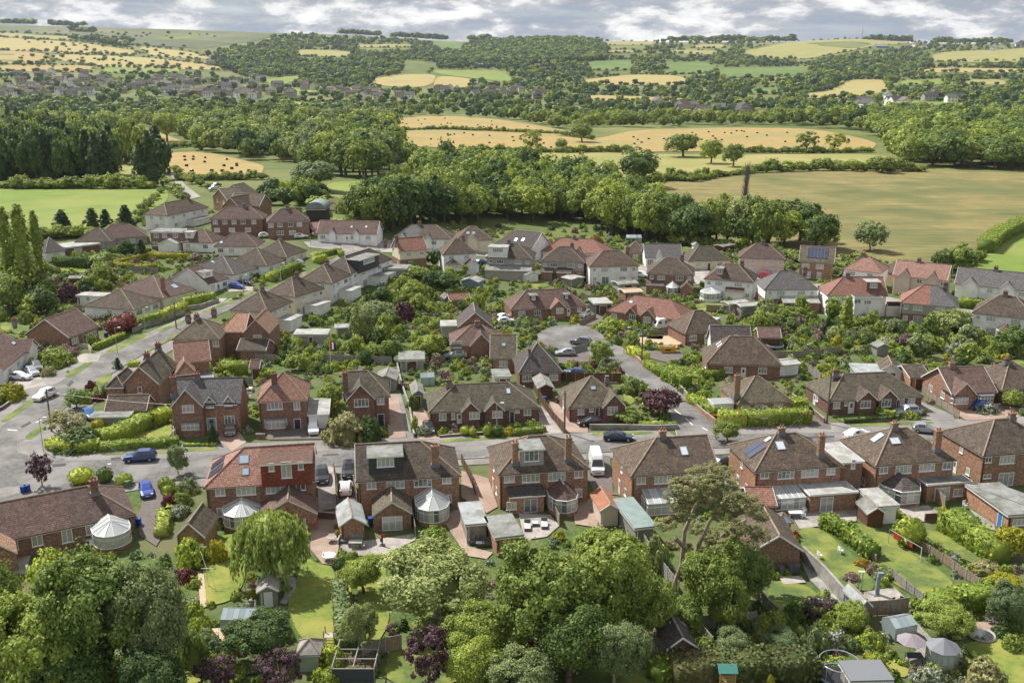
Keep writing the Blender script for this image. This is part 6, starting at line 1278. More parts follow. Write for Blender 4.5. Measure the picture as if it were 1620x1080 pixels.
# leaning pine with a bare forked trunk
def pine():
    b = G(1062, 938); sc_ = 1/scale_at(b); t = thing('pine_tree', 'tall leaning pine with a bare forked pale trunk and open crown', 'tree', tuple(b)); v = b[1]
    def at(x, y, dy=0):
        r = ray(x, y); k = (v+dy)/r[1]; return Vector((r[0]*k-b[0], dy, HC+r[2]*k))
    m = MB(); base = Vector((0, 0, -.3)); f = at(1078, 895); m.bar(base, f, .42, .34, 8); L1 = [f, at(1083, 840, .5), at(1100, 800, 1), at(1125, 778, 1)]; L2 = [f, at(1102, 870, -1), at(1122, 825, -1.5), at(1150, 790, -1), at(1165, 765, 0)]; L3 = [at(1095, 880, -.5), at(1068, 850, -2)]; L4 = [at(1102, 870, -1), at(1140, 850, 1.5), at(1180, 822, 3)]
    for L in (L1, L2, L3, L4):
        for i, (p, q) in enumerate(zip(L, L[1:])): m.bar(p, q, .28-.05*i, .22-.05*i, 6)
    m.build('trunk', 'bark_pale', t)
    cl = [(1085, 772, 62), (1110, 755, 60), (1140, 765, 62), (1165, 790, 60), (1180, 800, 62), (1115, 790, 50), (1145, 815, 45), (1075, 800, 45), (1055, 830, 40), (1100, 835, 44), (1125, 850, 40), (1070, 860, 34), (1150, 865, 44), (1185, 865, 40), (1205, 850, 34), (1095, 790, 48), (1200, 815, 40), (1085, 815, 36), (1160, 835, 50), (1190, 840, 48), (1130, 740, 34), (1060, 785, 30), (1150, 745, 30)]
    for i, (x, y, w_) in enumerate(cl):
        p = at(x, y, rnd.uniform(-2.5, 2.5)); W = w_*sc_*.5; link('foliage', CR['open'][i % 2], t, tuple(p-Vector((0, 0, W*.55))), rnd.uniform(0, 6), (W, W, W*.65), 'leaf_pine')
pine()
def dead_poplar():
    b = G(1172, 380); t = thing('dead_poplar', 'tall bare dead poplar standing up against the crop field', 'tree', tuple(b)); r = ray(1180, 262); H = HC+r[2]*b[1]/r[1]-b[2]
    m = MB().bar((0, 0, -.3), (.8, 0, H*.7), .45, .25, 7); m.bar((.8, 0, H*.7), (1.4, 0, H), .25, .03, 5); m.build('trunk', 'bark_pale', t); m = MB()
    for i in range(520):
        z = H*rnd.uniform(.3, .97); a = rnd.uniform(0, 6.28); L = rnd.uniform(1.2, 3.0)*(1.15-z/H*.5); x = .8*z/H/.7*.7; m.bar((x, 0, z), (x+math.cos(a)*L*.6, math.sin(a)*L*.6, z+L*1.3), .085, .03, 3, False)
    m.build('branches', 'twig', t)
dead_poplar()
# hedges: clipped blocks with leafy skin
def hedge(s, wid, hgt, m, label, name='hedge', cat='hedge', dens=26, leaf=.16, group=None):
    p = [G(x, y) for x, y in pp(s)]; Q = []; ex = ([], []); c0 = p[0].copy()
    for a, b in zip(p, p[1:]):
        a2, b2 = a-c0, b-c0; d = (b2-a2); L = math.hypot(d[0], d[1])
        if L < .1: continue
        u = np.array([d[0]/L, d[1]/L, 0]); v = np.array([-u[1], u[0], 0]); n = int(L*(wid+2*hgt)*dens*.5)
        t = NR.random(n)*L; sd = NR.random(n); pw = wid/(wid+2*hgt); top = sd < pw
        off = np.where(top, (NR.random(n)-.5)*wid, np.where(NR.random(n) < .5, -wid/2, wid/2)); z = np.where(top, hgt, NR.random(n)*hgt)+NR.normal(size=n)*.05
        bul = .08*np.sin(t*2.1)+.06*np.sin(t*5.3+off); cen = np.array(a2)+np.outer(t, u)+np.outer(off*(1+bul), v); cen[:, 2] = z*(1+bul*.5)+a2[2]+(d[2]*t/L)
        nr = np.where(top[:, None], np.array([0, 0, 1.]), np.sign(off)[:, None]*v)+NR.normal(size=(n, 3))*.5; Q.append(quads(cen, nr, leaf)); k = len(ex[0]); w2 = wid/2*.9
        for e in (a2, b2):
            for q, z_ in ((-w2, -.1), (w2, -.1), (w2, hgt*.94), (-w2, hgt*.94)): ex[0].append((e[0]+v[0]*q, e[1]+v[1]*q, e[2]+z_))
        ex[1].extend([(k, k+1, k+5, k+4), (k+1, k+2, k+6, k+5), (k+2, k+3, k+7, k+6), (k+3, k, k+4, k+7), (k+3, k+2, k+1, k), (k+4, k+5, k+6, k+7)])
        FOOT.append([tuple(np.array(e[:2])+v[:2]*q) for e, q in ((a, -wid/2), (b, -wid/2), (b, wid/2), (a, wid/2))])
    me = qmesh('hedge', np.concatenate(Q), ex); me.materials.append(MATS[m]); return tag(link(name, me, None, tuple(c0)), label, cat, group)
for s, w_, h_, m, lb in [('N1 640 250 800 200 940 120 1080 90', 3.2, 2.0, 'leaf_hedge', 'broad curved clipped hedge between the lawn and the garage'), ('N1 630 290 900 270 1130 255', 2.0, 1.2, 'leaf_hedge', 'low bright hedge along the street before the corner lawn'), ('N1 320 270 480 300 630 285', 2.2, 1.6, 'leaf_hedge', 'hedge round the road corner under the cream tree'),
 ('M1 600 415 780 335', 1.2, 1.2, 'leaf_hedge', 'yellow-topped hedge before the red brick bungalow'), ('M1 880 270 1010 235 1170 165', 2.2, 2.2, 'leaf_mid', 'tall hedge with tree behind the avenue wall'), ('M1 1170 140 1360 105', 2.4, 2.2, 'leaf_hedge', 'tall mixed hedge before the plum-roofed bungalow'), ('M1 1400 560 1550 570', 3.0, 2.4, 'leaf_hedge', 'square-cut hedge block by the red-brown shed'),
 ('M1 810 520 890 515', 1.0, 1.0, 'leaf_hedge', 'small clipped hedge beside the two conifers'), ('M3 745 440 850 490', 1.8, 1.8, 'leaf_hedge', 'yellow-green hedge along the cul-de-sac road'), ('M3 850 520 950 585', 1.6, 1.4, 'leaf_hedge', 'low hedge further down the cul-de-sac road'), ('M3 970 600 1105 665', 2.4, 2.4, 'leaf_hedge', 'bright square-cut hedge beside the road'), ('M3 985 560 1230 600 1480 555', 1.6, 1.6, 'leaf_mid', 'dark hedge running across behind the bright one'),
 ('M3 1125 740 1200 785 1290 840', 1.8, 1.5, 'leaf_hedge', 'lumpy hedge between the road and the glass lean-to'), ('M3 1300 880 1480 890 M4 -140 890 260 870', 2.4, 2.3, 'leaf_mid', 'tall dark hedge along the street right of the junction'), ('M4 20 800 240 800', 2.6, 2.2, 'leaf_hedge', 'bright flat-topped hedge above the street'), ('M4 690 820 790 850', 1.2, 1.3, 'leaf_hedge', 'short golden hedge beside the silver car'), ('M4 480 880 780 865', .5, .8, 'leaf_dark', 'low dark hedge along the front of the twin-gabled bungalows'),
 ('M3 800 905 1040 905', 1.2, .9, 'leaf_hedge', 'low hedge round the corner garden by the purple tree'), ('N3 0 195 210 170', 1.1, .9, 'leaf_mid', 'low hedge before the long bungalow at the drive'), ('N4 350 760 500 850 670 980', 1.9, 1.7, 'leaf_hedge', 'diagonal clipped hedge between two back lawns'), ('N4 1120 780 1280 880 1470 1010', 3.0, 2.6, 'leaf_hedge', 'long tall diagonal hedge before the brick garage block'), ('Q3 1010 1080 1300 1060 1620 1050 Q4 300 1040', 3.2, 2.6, 'leaf_hedge_brown', 'long brown-topped hedge along the bottom edge'),
 ('Q4 1040 640 1200 610 1420 590', 2.4, 2.2, 'leaf_hedge', 'curving hedge across the foot of the washing-line lawn'), ('Q3 900 1080 1000 1010 1120 1120', 2.0, 1.8, 'leaf_hedge', 'hedge turning down at the foot of the boundary fence'), ('N1 1020 840 1050 700 1090 700', 1.6, 1.2, 'leaf_light', 'low yellow-green hedge along the bungalow drive'), ('Q2 530 500 540 620 560 880', 1.6, 1.6, 'leaf_silver', 'narrow ragged hedge beside the willow lawn'), ('Z7 1140 900 1365 905', 3, 2.0, 'leaf_hedge', 'bright clipped hedge by the long white houses'),
 ('Z4 725 650 860 670 1010 668', .9, 1.6, 'leaf_yellow', 'golden square hedge enclosing the left garden, near side'), ('Z4 725 645 960 590 1200 605', .9, 1.6, 'leaf_yellow', 'golden hedge enclosing the left garden, far side'), ('Z5 380 595 520 560 545 590', 1.6, 1.4, 'leaf_mid', 'dark hedge bounding the little grass triangle'), ('Z5 370 625 440 610', 2, 1.8, 'leaf_hedge', 'rounded hedge below the grass triangle'), ('Z5 80 740 130 720 270 660', 2.4, 2.0, 'leaf_hedge', 'yellow-green hedge along the upper avenue'),
 ('Z7 1370 560 1440 490 1620 400', 5, 4, 'leaf_mid', 'thick field hedge running up beside the large crop field'), ('Z4 350 640 550 650', 2.4, 2.6, 'leaf_dark', 'dark rounded hedge on the modern house lawn'), ('M1 120 690 10 740 -60 780', 2.4, 1.8, 'leaf_mid', 'dark hedge at the left edge behind the verge'), ('N1 1160 265 1370 262', .5, .5, 'leaf_hedge', 'low scalloped edging hedge before the corner brick house'), ('M2 20 600 110 585', 2, 1.5, 'leaf_hedge', 'hedge behind the pyramid-roofed house')]:
    hedge(s, w_, h_, m, lb)
# ------------------------------------------------------------------ woods, hedgerows and garden fill
def inside(pt, poly):
    x, y = pt; c = False; n = len(poly)
    for i in range(n):
        x1, y1 = poly[i]; x2, y2 = poly[(i+1) % n]
        if (y1 > y) != (y2 > y) and x < (x2-x1)*(y-y1)/(y2-y1)+x1: c = not c
    return c
FBB = [(min(p[0] for p in f), max(p[0] for p in f), min(p[1] for p in f), max(p[1] for p in f), f) for f in FOOT]
def blocked(x, y, mgn=.8):
    for x0, x1, y0, y1, f in FBB:
        if x0-mgn < x < x1+mgn and y0-mgn < y < y1+mgn and (inside((x, y), f) or inside((x+mgn, y), f) or inside((x-mgn, y), f) or inside((x, y-mgn), f) or inside((x, y+mgn), f)): return True
    return False
FPX_ = [(pp(s)) for nm, m, s, lb in FIELDS]
def samp(poly, dx, dyf, fields=True, jit=.45):
    """points over a pixel outline, denser rows far away"""
    ys = [p[1] for p in poly]; xs = [p[0] for p in poly]; y = max(ys); out_ = []
    while y > min(ys):
        x = min(xs); d = dx(y)
        while x < max(xs):
            q = (x+rnd.uniform(-jit, jit)*d, y+rnd.uniform(-jit, jit)*dyf(y))
            if inside(q, poly) and not (fields and any(inside(q, f) or (y < 170 and (inside((q[0], q[1]-4), f) or inside((q[0], q[1]-8), f))) for f in FPX_)): out_.append(q)
            x += d
        y -= dyf(y)
    return out_
FILL = []
ADJ = {'d': 'dark green', 'l': 'light green', 'y': 'golden', 'p': 'purple', 'r': 'red-leaved', 's': 'grey-green', 'w': 'white-flowered', 'c': 'cream-flowered', 'k': 'pink-flowered', 'o': 'orange', 'g': 'bright green', '': 'mid green'}
TADJ = {'dark': 'dark', 'oak': 'mid green', 'lime': 'light green', 'silver': 'grey-green', 'cone': 'dark conical'}
def adj(k): return TADJ[k] if k in TADJ else ADJ[k[1:]]
# individually built wood trees
def wood(s, n, kinds, label, W=(9, 13), H=(11, 16), group=None, fields=True, dx=None, crown='mid'):
    P = samp(pp(s), lambda y: dx, lambda y: dx*.42, fields); P.sort(key=lambda q: -q[1]); 
    if len(P) > n: P = [P[i] for i in sorted(rnd.sample(range(len(P)), n))]
    for x, y in P:
        g = G(x, y)
        if blocked(g[0], g[1], 2): continue
        w_ = rnd.uniform(*W)*1.12; k = rnd.choice(kinds); FILL.append((k, tuple(g), w_, rnd.uniform(*H), label, group or 'trees of the woods round the village', w_*scale_at(g)*.8))
wood('A -30 294 100 294 200 292 235 296 262 292 250 270 180 240 60 215 -30 212', 200, ['dark', 'cone', 'dark', 'cone', 'oak'], 'dark crowded tree in the wood behind the bright green meadow', (8, 12), (19, 26), dx=13)
wood('A 540 372 620 375 660 355 700 352 830 352 930 352 1010 362 1010 330 960 300 860 285 700 262 640 262 660 300 680 330 600 350', 150, ['dark', 'oak', 'dark', 'oak', 'lime'], 'tree in the dense wood behind the upper road', (9, 13), (12, 17), dx=16)
wood('A 940 372 1190 398 1330 400 1310 380 1180 362 1040 345 960 340', 44, ['oak', 'dark', 'oak', 'silver'], 'tree in the belt between the back row and the crop field', (9, 13), (12, 17), dx=16)
wood('A 290 262 420 255 520 282 620 282 640 262 640 200 560 195 430 190 300 205 262 195 250 215 300 232', 200, ['oak', 'dark', 'oak', 'lime', 'silver'], 'tree in the mixed wood left of the hay fields', (12, 17), (14, 21), dx=15)
wood('A 1400 262 1640 270 1640 190 1500 185 1300 190 1220 195 1350 208 1400 228 1400 245', 200, ['oak', 'lime', 'oak', 'dark', 'lime'], 'tree in the rounded wood right of the hay fields', (14, 19), (14, 20), dx=16)
wood('A 425 330 530 335 620 345 640 332 560 322 510 310 420 300 420 320', 22, ['oak', 'dark', 'bg', 'bl'], 'garden tree round the black barn', (5, 8), (5, 8), dx=16)
# the far woods: one mass, instanced leafy crowns on the hills
def stuff_trees(name, label, pts, crowns, m, trunks=False):
    """pts: (x, y, z, width, height)"""
    src = bpy.data.collections.new(name+'_source')
    for i, me in enumerate(crowns):
        o = bpy.data.objects.new('crown_source', me); src.objects.link(o); o.material_slots[0].link = 'OBJECT'; o.material_slots[0].material = MATS[m]
    me = bpy.data.meshes.new(name); me.from_pydata([p[:3] for p in pts], [], [])
    a = me.attributes.new('size', 'FLOAT_VECTOR', 'POINT'); a.data.foreach_set('vector', np.array([(p[3]/2, p[3]/2, p[4]/1.8) for p in pts], dtype=np.float32).ravel())
    a = me.attributes.new('turn', 'FLOAT_VECTOR', 'POINT'); a.data.foreach_set('vector', np.array([(0, 0, rnd.uniform(0, 6.28)) for p in pts], dtype=np.float32).ravel())
    o = link(name, me); ng = bpy.data.node_groups.new(name, 'GeometryNodeTree'); ng.interface.new_socket('Geometry', in_out='INPUT', socket_type='NodeSocketGeometry'); ng.interface.new_socket('Geometry', in_out='OUTPUT', socket_type='NodeSocketGeometry')
    gi = ng.nodes.new('NodeGroupInput'); go = ng.nodes.new('NodeGroupOutput'); ip = ng.nodes.new('GeometryNodeInstanceOnPoints'); ci = ng.nodes.new('GeometryNodeCollectionInfo'); ci.inputs['Collection'].default_value = src; ci.inputs['Separate Children'].default_value = True; ci.inputs['Reset Children'].default_value = True
    a1 = ng.nodes.new('GeometryNodeInputNamedAttribute'); a1.data_type = 'FLOAT_VECTOR'; a1.inputs[0].default_value = 'size'; a2 = ng.nodes.new('GeometryNodeInputNamedAttribute'); a2.data_type = 'FLOAT_VECTOR'; a2.inputs[0].default_value = 'turn'
    L = ng.links.new; L(gi.outputs[0], ip.inputs['Points']); L(ci.outputs[0], ip.inputs['Instance']); ip.inputs['Pick Instance'].default_value = True; L(a1.outputs[0], ip.inputs['Scale']); L(a2.outputs[0], ip.inputs['Rotation']); L(ip.outputs[0], go.inputs[0])
    md = o.modifiers.new('trees', 'NODES'); md.node_group = ng; o['kind'] = 'stuff'; o['label'] = label; o['category'] = 'woodland'; return o
FW = []
def far_pts(s, dens=1.0, fields=True, W=(9, 14)):
    for x, y in samp(pp(s), lambda y: max(5.0, (y-60)*.085)/dens, lambda y: max(1.3, (y-60)*.028)/dens, fields):
        g = G(x, y)
        if g[1] > 4490: continue
        k = rnd.uniform(*W)*(1+max(0, g[1]-1200)/5000); FW.append((g[0], g[1], g[2]-.5, k, k*rnd.uniform(.85, 1.25)))
TOWN = pp('A 0 118 60 112 200 118 330 120 430 135 432 160 330 158 200 150 60 160 0 160')
for s, dn in [('A -40 212 120 215 250 200 300 205 430 192 560 195 640 200 640 186 560 172 440 168 300 162 150 163 0 162 -40 165', 1), ('A 0 160 430 160 440 150 430 140 330 120 200 117 120 117 -40 115 -40 160', .42), ('A 380 120 440 140 640 142 640 100 540 92 440 80 330 96 350 108', 1), ('A 430 190 640 186 780 186 900 206 1010 202 1230 198 1640 188 1640 152 1400 160 1230 165 1080 160 800 165 640 168 430 165', .9),
  ('A 640 165 820 165 1090 160 1240 160 1230 120 1000 104 700 102 640 140', .75), ('A 430 165 640 165 640 140 430 140', .6), ('A 1230 165 1660 152 1660 100 1480 96 1240 90 1100 95 1230 120', .9), ('A 690 100 820 102 960 96 960 66 900 44 840 44 800 60 720 78', 1.8), ('A 330 95 470 90 700 100 720 75 640 66 450 58 400 66', .85), ('A 930 100 1180 104 1300 96 1200 84 1000 78 940 80', .8), ('A 960 78 1200 84 1250 66 1080 66 960 66', .5), ('A 1300 98 1660 100 1660 72 1450 68 1340 84', .55), ('A 220 72 330 96 440 60 300 56', .18), ('A -30 112 380 112 260 84 120 66 -30 56', .05)]: far_pts(s, dn)
def row_pts(s, gap, W=(3, 6), H=None, dup=0):
    p = pp(s)
    for a, b in zip(p, p[1:]):
        L = math.hypot(b[0]-a[0], b[1]-a[1]); n = max(1, int(L/gap))
        for i in range(n):
            t = (i+rnd.random())/n; g = G(a[0]+(b[0]-a[0])*t, a[1]+(b[1]-a[1])*t); w_ = rnd.uniform(*W); FW.append((g[0], g[1], g[2]-.3, w_, w_*rnd.uniform(.5, .9)))
for s, gp, W in [('A 622 207 720 205 800 209 880 212 940 222', 4, (4, 6)), ('A 700 240 800 241 900 242 1000 240', 5, (4, 8)), ('A 1180 241 1260 243 1380 241', 5, (4, 7)), ('A 1000 292 1080 284 1150 279 1200 273', 6, (5, 8)), ('A 1200 273 1300 270 1400 271 1460 272', 6, (5, 10)), ('A 258 236 305 232 320 238', 5, (4, 6)), ('A 280 286 330 285 415 284', 6, (4, 6)), ('A 0 298 110 298 240 298', 7, (5, 8)), ('A 1040 285 1100 288 1130 282', 6, (4, 6)), ('A 255 305 215 350 170 372', 7, (3, 5)), ('A 1550 412 1470 440 1400 430', 7, (3, 5)),
   ('A 150 374 60 377 -40 377', 7, (3, 6)), ('A 1320 426 1200 400 1060 385', 6, (4, 6)), ('A 240 268 262 290 290 318', 8, (4, 6)), ('A 272 266 300 290 330 298', 8, (4, 6))]: row_pts(s, gp, W)
for nm, m, s, lb in FIELDS[16:]:   # hedgerows round the distant fields
    if m != 'moor': row_pts(s+' '+' '.join(s.split()[1:3]), 6, (7, 15))
for i in range(16): row_pts('A %d %d %d %d' % (rnd.randint(-20, 200), 50+i*3.6, rnd.randint(200, 360), 56+i*3.8), 22, (8, 16))
for s in ('A 0 38 55 39', 'A 78 41 112 42', 'A 120 41 135 42', 'A 540 55 600 53', 'A 660 54 705 53', 'A 745 58 780 59', 'A 1140 64 1260 62', 'A 1370 61 1440 64', 'A 1480 64 1600 66', 'A 1060 64 1200 66', 'A 620 60 680 58', 'A 110 50 150 52', 'A 115 63 150 66 200 74', 'A 180 66 210 72'): row_pts(s, 3, (24, 36)); row_pts(s, 3.5, (24, 40))
random.Random(3).shuffle(FW)
near_ = [p for p in FW if p[1] < 1100]; far_ = [p for p in FW if p[1] >= 1100]
for i_, (m, lb) in enumerate((('leaf_far', 'deep green'), ('leaf_far', 'dusky green'), ('leaf_mid', 'mid green'), ('leaf_light', 'paler green'))): stuff_trees('woodland', lb+' trees of the far woods and hedgerows in the valley and on the hills', [p for j_, p in enumerate(far_) if int((math.sin(p[0]/90)+math.cos(p[1]/130)+rnd.uniform(0, 5.5))*9) % 9 in ((0, 1, 2), (3, 4), (5, 6, 7), (8,))[i_]], CR['tiny'], m)
stuff_trees('hedgerow', 'hedgerows and scrub between the fields beyond the village', near_, CR['far'], 'leaf_mid')
# shrubs and small trees filling the gardens
GARD = [('A 560 440 640 430 790 470 800 490 760 520 700 560 640 590 520 560 520 520 560 500', 70, 'leafy shrub in the dense middle gardens between the avenue and the cul-de-sac', 12, 'b bd b bl bd oak dark b bs bg'), ('M2 60 380 240 360 560 400 860 380 880 500 720 560 500 600 350 560 140 540 60 480', 45, 'shrub in the green belt behind the garages', 12, 'b bg bl b bd bg oak'), ('Z6 0 700 100 740 200 760 480 780 500 850 1200 870 1400 930 1500 960 1500 900 1300 850 800 820 480 760 200 720', 46, 'low shrub in the gardens below the back row', 10, 'b bd b bs bl bk b'),
 ('A 1180 505 1240 490 1330 505 1420 510 1500 500 1620 530 1620 575 1500 590 1420 575 1330 560 1240 560 1180 540', 110, 'mixed shrub in the overgrown gardens on the right', 13, 'b bd b bl bs bw bg by oak bd bk silver b'), ('Z5 860 600 1180 640 1300 700 1450 740 1500 800 1330 900 1000 1000 840 900 840 780 960 700', 46, 'shrub or small tree behind the red-roofed house', 12, 'b bd bl bg oak dark bs'), ('A 0 405 70 400 150 420 190 445 170 480 100 500 60 515 0 520', 60, 'bushy shrub in the gardens at the left edge', 13, 'b bd b bl bg dark b oak'),
 ('Z4 560 560 900 540 950 600 720 640 500 700 380 700 300 640 460 600', 26, 'shrub in the lawned gardens left of the avenue', 11, 'b bd bl bg bs'), ('M1 1350 480 1450 470 1620 460 1620 560 1560 600 1540 640 1540 800', 14, 'shrub between the corner house and its neighbours', 10, 'b bg bl bk bo'), ('M2 900 500 1100 500 1480 480 1490 560 1200 600 1000 620 920 640', 34, 'flowering garden plant before the silver car wall', 9, 'b bw bg bk bs bl b'), ('M2 1160 900 1620 880 1620 960 1160 960', 26, 'small plant in the long bungalow front garden', 6, 'b bg bw by bk bl'),
 ('M3 520 160 700 200 900 290 880 330 700 330 560 260', 22, 'bush before the red-roofed bungalows', 9, 'b bl bs b bg'), ('M3 300 500 560 500 680 540 660 600 460 590 330 560', 24, 'bush in the garden beside the blue parked car', 9, 'b bg bl b bs br'), ('M3 830 560 960 600 960 690 800 670 740 620', 12, 'shrub by the cul-de-sac fence', 9, 'b bg bd'), ('M3 1100 430 1200 480 1480 500 1620 520 1620 560 1300 560 1050 520', 14, 'shrub in front of the big brown bungalow', 9, 'b bd bl bg'), ('M4 0 380 120 380 500 430 560 520 240 560 100 560 0 530', 26, 'shrub behind the twin-gabled bungalows', 10, 'b bd bl bs bg'),
 ('Z6 200 380 600 400 1100 480 1450 500 1430 560 1080 540 700 500 420 460 220 450', 46, 'scrubby bush along the foot of the wood', 10, 'b bd bs b bl bk'), ('Z7 20 560 190 600 460 700 480 600 700 560 900 600 1150 640 1180 700 760 800 500 760 200 740', 26, 'shrub round the upper right houses', 10, 'b bd bl bg bp'), ('N1 1020 480 1100 440 1180 500 1240 560 1200 640 1130 600 1060 600', 10, 'small filler shrub in the drive bed', 7, 'b bg bs'), ('N1 1330 700 1440 720 1500 830 1380 840 1300 800', 12, 'leafy plant between the outhouse and the red-roofed pair', 8, 'b bl bg br'),
 ('Q1 1180 640 1280 700 1460 960 1420 1080 1200 1060 1080 980', 26, 'loose garden plant along the path by the greenhouse', 9, 'b bl bg bs bk'), ('Q2 300 900 480 930 500 1080 320 1080', 10, 'bush beside the fruit cages at the bottom', 11, 'b bl bg'), ('Q2 520 200 620 300 640 420 530 420', 9, 'small shrub at the top of the narrow lawn', 8, 'b bl bd'), ('Q4 -200 700 100 640 330 640 560 760 760 800 700 900 300 870 0 860', 40, 'shrub in the tangled bottom right garden', 11, 'b bs bg bl bd bw'), ('Q4 420 380 520 400 560 520 660 500 740 470 780 420 640 330', 14, 'border plant round the paved corner', 7, 'b bs bk bg'),
 ('Q4 940 200 1100 260 1340 460 1400 480 1300 400 1120 250 1000 190', 26, 'border plant between the washing-line lawn and the right lawn', 7, 'b bk bs bw bd bl'), ('N4 350 800 420 830 560 980 620 1040 560 1040 400 880', 14, 'border plant at the foot of the diagonal hedge', 6, 'b bs bk'), ('N4 170 740 340 700 360 790 180 780', 10, 'patio border plant by the white furniture', 6, 'bs b bw'), ('Q4 1340 640 1620 700 1620 880 1500 860 1420 800', 14, 'plant beside the round pond', 9, 'b bd bs bo bl'), ('Q4 1000 880 1240 900 1440 1080 900 1080 900 1000', 16, 'plant round the gazebo', 9, 'b bw bs bc'),
 ('Q3 1050 780 1250 780 1600 880 1240 920', 8, 'loose plant by the boundary fence', 10, 'bl bs b'), ('Q3 -20 1020 700 1000 900 1090 -20 1090', 16, 'dark undergrowth bush below the bottom trees', 16, 'bd b bd'), ('Q1 -20 900 1000 1000 1200 1090 -20 1090', 26, 'undergrowth bush below the bottom left trees', 18, 'bd b bl'), ('Z5 380 840 600 820 620 900 560 1000 320 1040 360 900', 18, 'shrub behind the white extensions', 10, 'b bd bl'), ('Z5 480 450 600 480 640 500 480 500', 8, 'front garden plant before the long white bungalow', 8, 'b bs bl'),
 ('Z4 870 280 960 340 940 420 900 380', 8, 'bush beside the large white pair', 9, 'b bc bl'), ('M1 10 400 60 340 300 450 340 440 480 420 470 470 250 530 210 540', 14, 'bush before the white gabled bungalow', 9, 'b bl bk bg'), ('M1 400 540 560 620 640 700 560 760 480 760 430 700', 8, 'small bush on the corner garden lawn', 8, 'b bg br bl')]
for s, n, lb, sz, ks in GARD:
    P = pp(s); xs = [p[0] for p in P]; ys = [p[1] for p in P]; c = 0; tries = 0; ks = ks.split(); pts = []
    while c < n and tries < n*30:
        tries += 1; q = (rnd.uniform(min(xs), max(xs)), rnd.uniform(min(ys), max(ys)))
        if not inside(q, P): continue
        g = G(*q)
        if blocked(g[0], g[1], .5): continue
        W = sz/8*rnd.uniform(.8, 2.2)
        if any((g[0]-a)**2+(g[1]-b)**2 < (W*.3+r*.3)**2 for a, b, r in pts): continue
        pts.append((g[0], g[1], W)); c += 1; k = rnd.choice(ks); tree = not k.startswith('b')
        if tree: W *= 1.5
        x3 = (q[0]-min(xs))/(max(xs)-min(xs)); ps = 'left part' if x3 < .33 else ('right part' if x3 > .67 else 'middle'); FILL.append((k, tuple(g), W, W*rnd.uniform(.6, .95)*(1.4 if tree else 1), lb, ps, W*scale_at(g)))
FILL.sort(key=lambda f: -f[6]); cnt = {'shrub': 0, 'tree': 0}; REST = {}
for k, g, W, H, lb, grp, ap in FILL:
    isb = KIND[k][1] == 'bush'; c = 'shrub' if isb else 'tree'
    if cnt[c] < (165 if isb else 175):
        cnt[c] += 1; ws = (adj(k)+' '+lb.replace('dark crowded', 'crowded').replace('mixed ', '').replace('leafy ', '').replace('light ', '').replace('dark ', '')).split()
        if grp in ('left part', 'middle', 'right part'): ws = (' '.join(ws)+', '+grp).split()
        if len(ws) > 16: ws = ws[:16]
        l2 = ' '.join(ws); plant(k, g, W, H, l2, group=l2, crown=None if KIND[k][0] in ('cone', 'column', 'open', 'bush', 'ball') else ('mid' if ap > 26 else 'far'), lowc=.04)
    else: REST.setdefault((KIND[k][0] if KIND[k][0] in ('cone', 'bush') else 'far', KIND[k][2]), []).append((g[0], g[1], g[2]-.1, W, H))
# ground-covering small plants between everything in the gardens
for s, n, mx in [('A 0 1080 1620 1080 1620 700 1200 700 1200 790 700 850 300 850 0 900', 750, 1.7), ('A 100 690 1620 660 1620 540 1000 540 700 420 400 440 300 560', 1500, 1.9), ('A 560 440 900 400 1620 480 1620 560 1000 560 560 560', 1500, 2.4), ('A 0 400 100 390 330 400 420 440 200 500 0 600', 700, 2.6), ('A 640 360 1000 380 1300 400 1500 430 1500 450 1000 410 700 380', 650, 2.6), ('A 300 330 640 340 800 360 800 380 600 370 300 345', 200, 2.2)]:
    P = pp(s); xs = [p[0] for p in P]; ys = [p[1] for p in P]; c = 0
    for _ in range(n*4):
        q = (rnd.uniform(min(xs), max(xs)), rnd.uniform(min(ys), max(ys)))
        if c >= n: break
        if not inside(q, P): continue
        g = G(*q)
        if blocked(g[0], g[1], .35): continue
        c += 1; W = rnd.uniform(.5, mx); REST.setdefault(('bush', rnd.choice(['leaf_mid', 'leaf_mid', 'leaf_hedge', 'leaf_light', 'leaf_dark', 'leaf_silver', 'flower_white', 'leaf_yellow', 'flower_pink'])), []).append((g[0], g[1], g[2], W, W*rnd.uniform(.5, .8)))
for (cs, m), P in REST.items():
    stuff_trees('shrubbery' if cs == 'bush' else 'woodland', {'leaf_mid': 'mid green', 'leaf_dark': 'dark', 'leaf_light': 'light green', 'leaf_hedge': 'bright green', 'leaf_silver': 'grey-green', 'flower_white': 'white flowering', 'leaf_yellow': 'golden', 'flower_pink': 'pink flowering'}.get(m, 'mixed')+(' shrubs and ground cover filling the gardens' if cs == 'bush' else ' trees massed in the woods beyond the houses'), [(a, b, c, d, e*(1 if cs == 'far' else 1.8/CR[cs][0]['H'])) for a, b, c, d, e in P], CR['bushlo'] if cs == 'bush' else CR[cs], m)
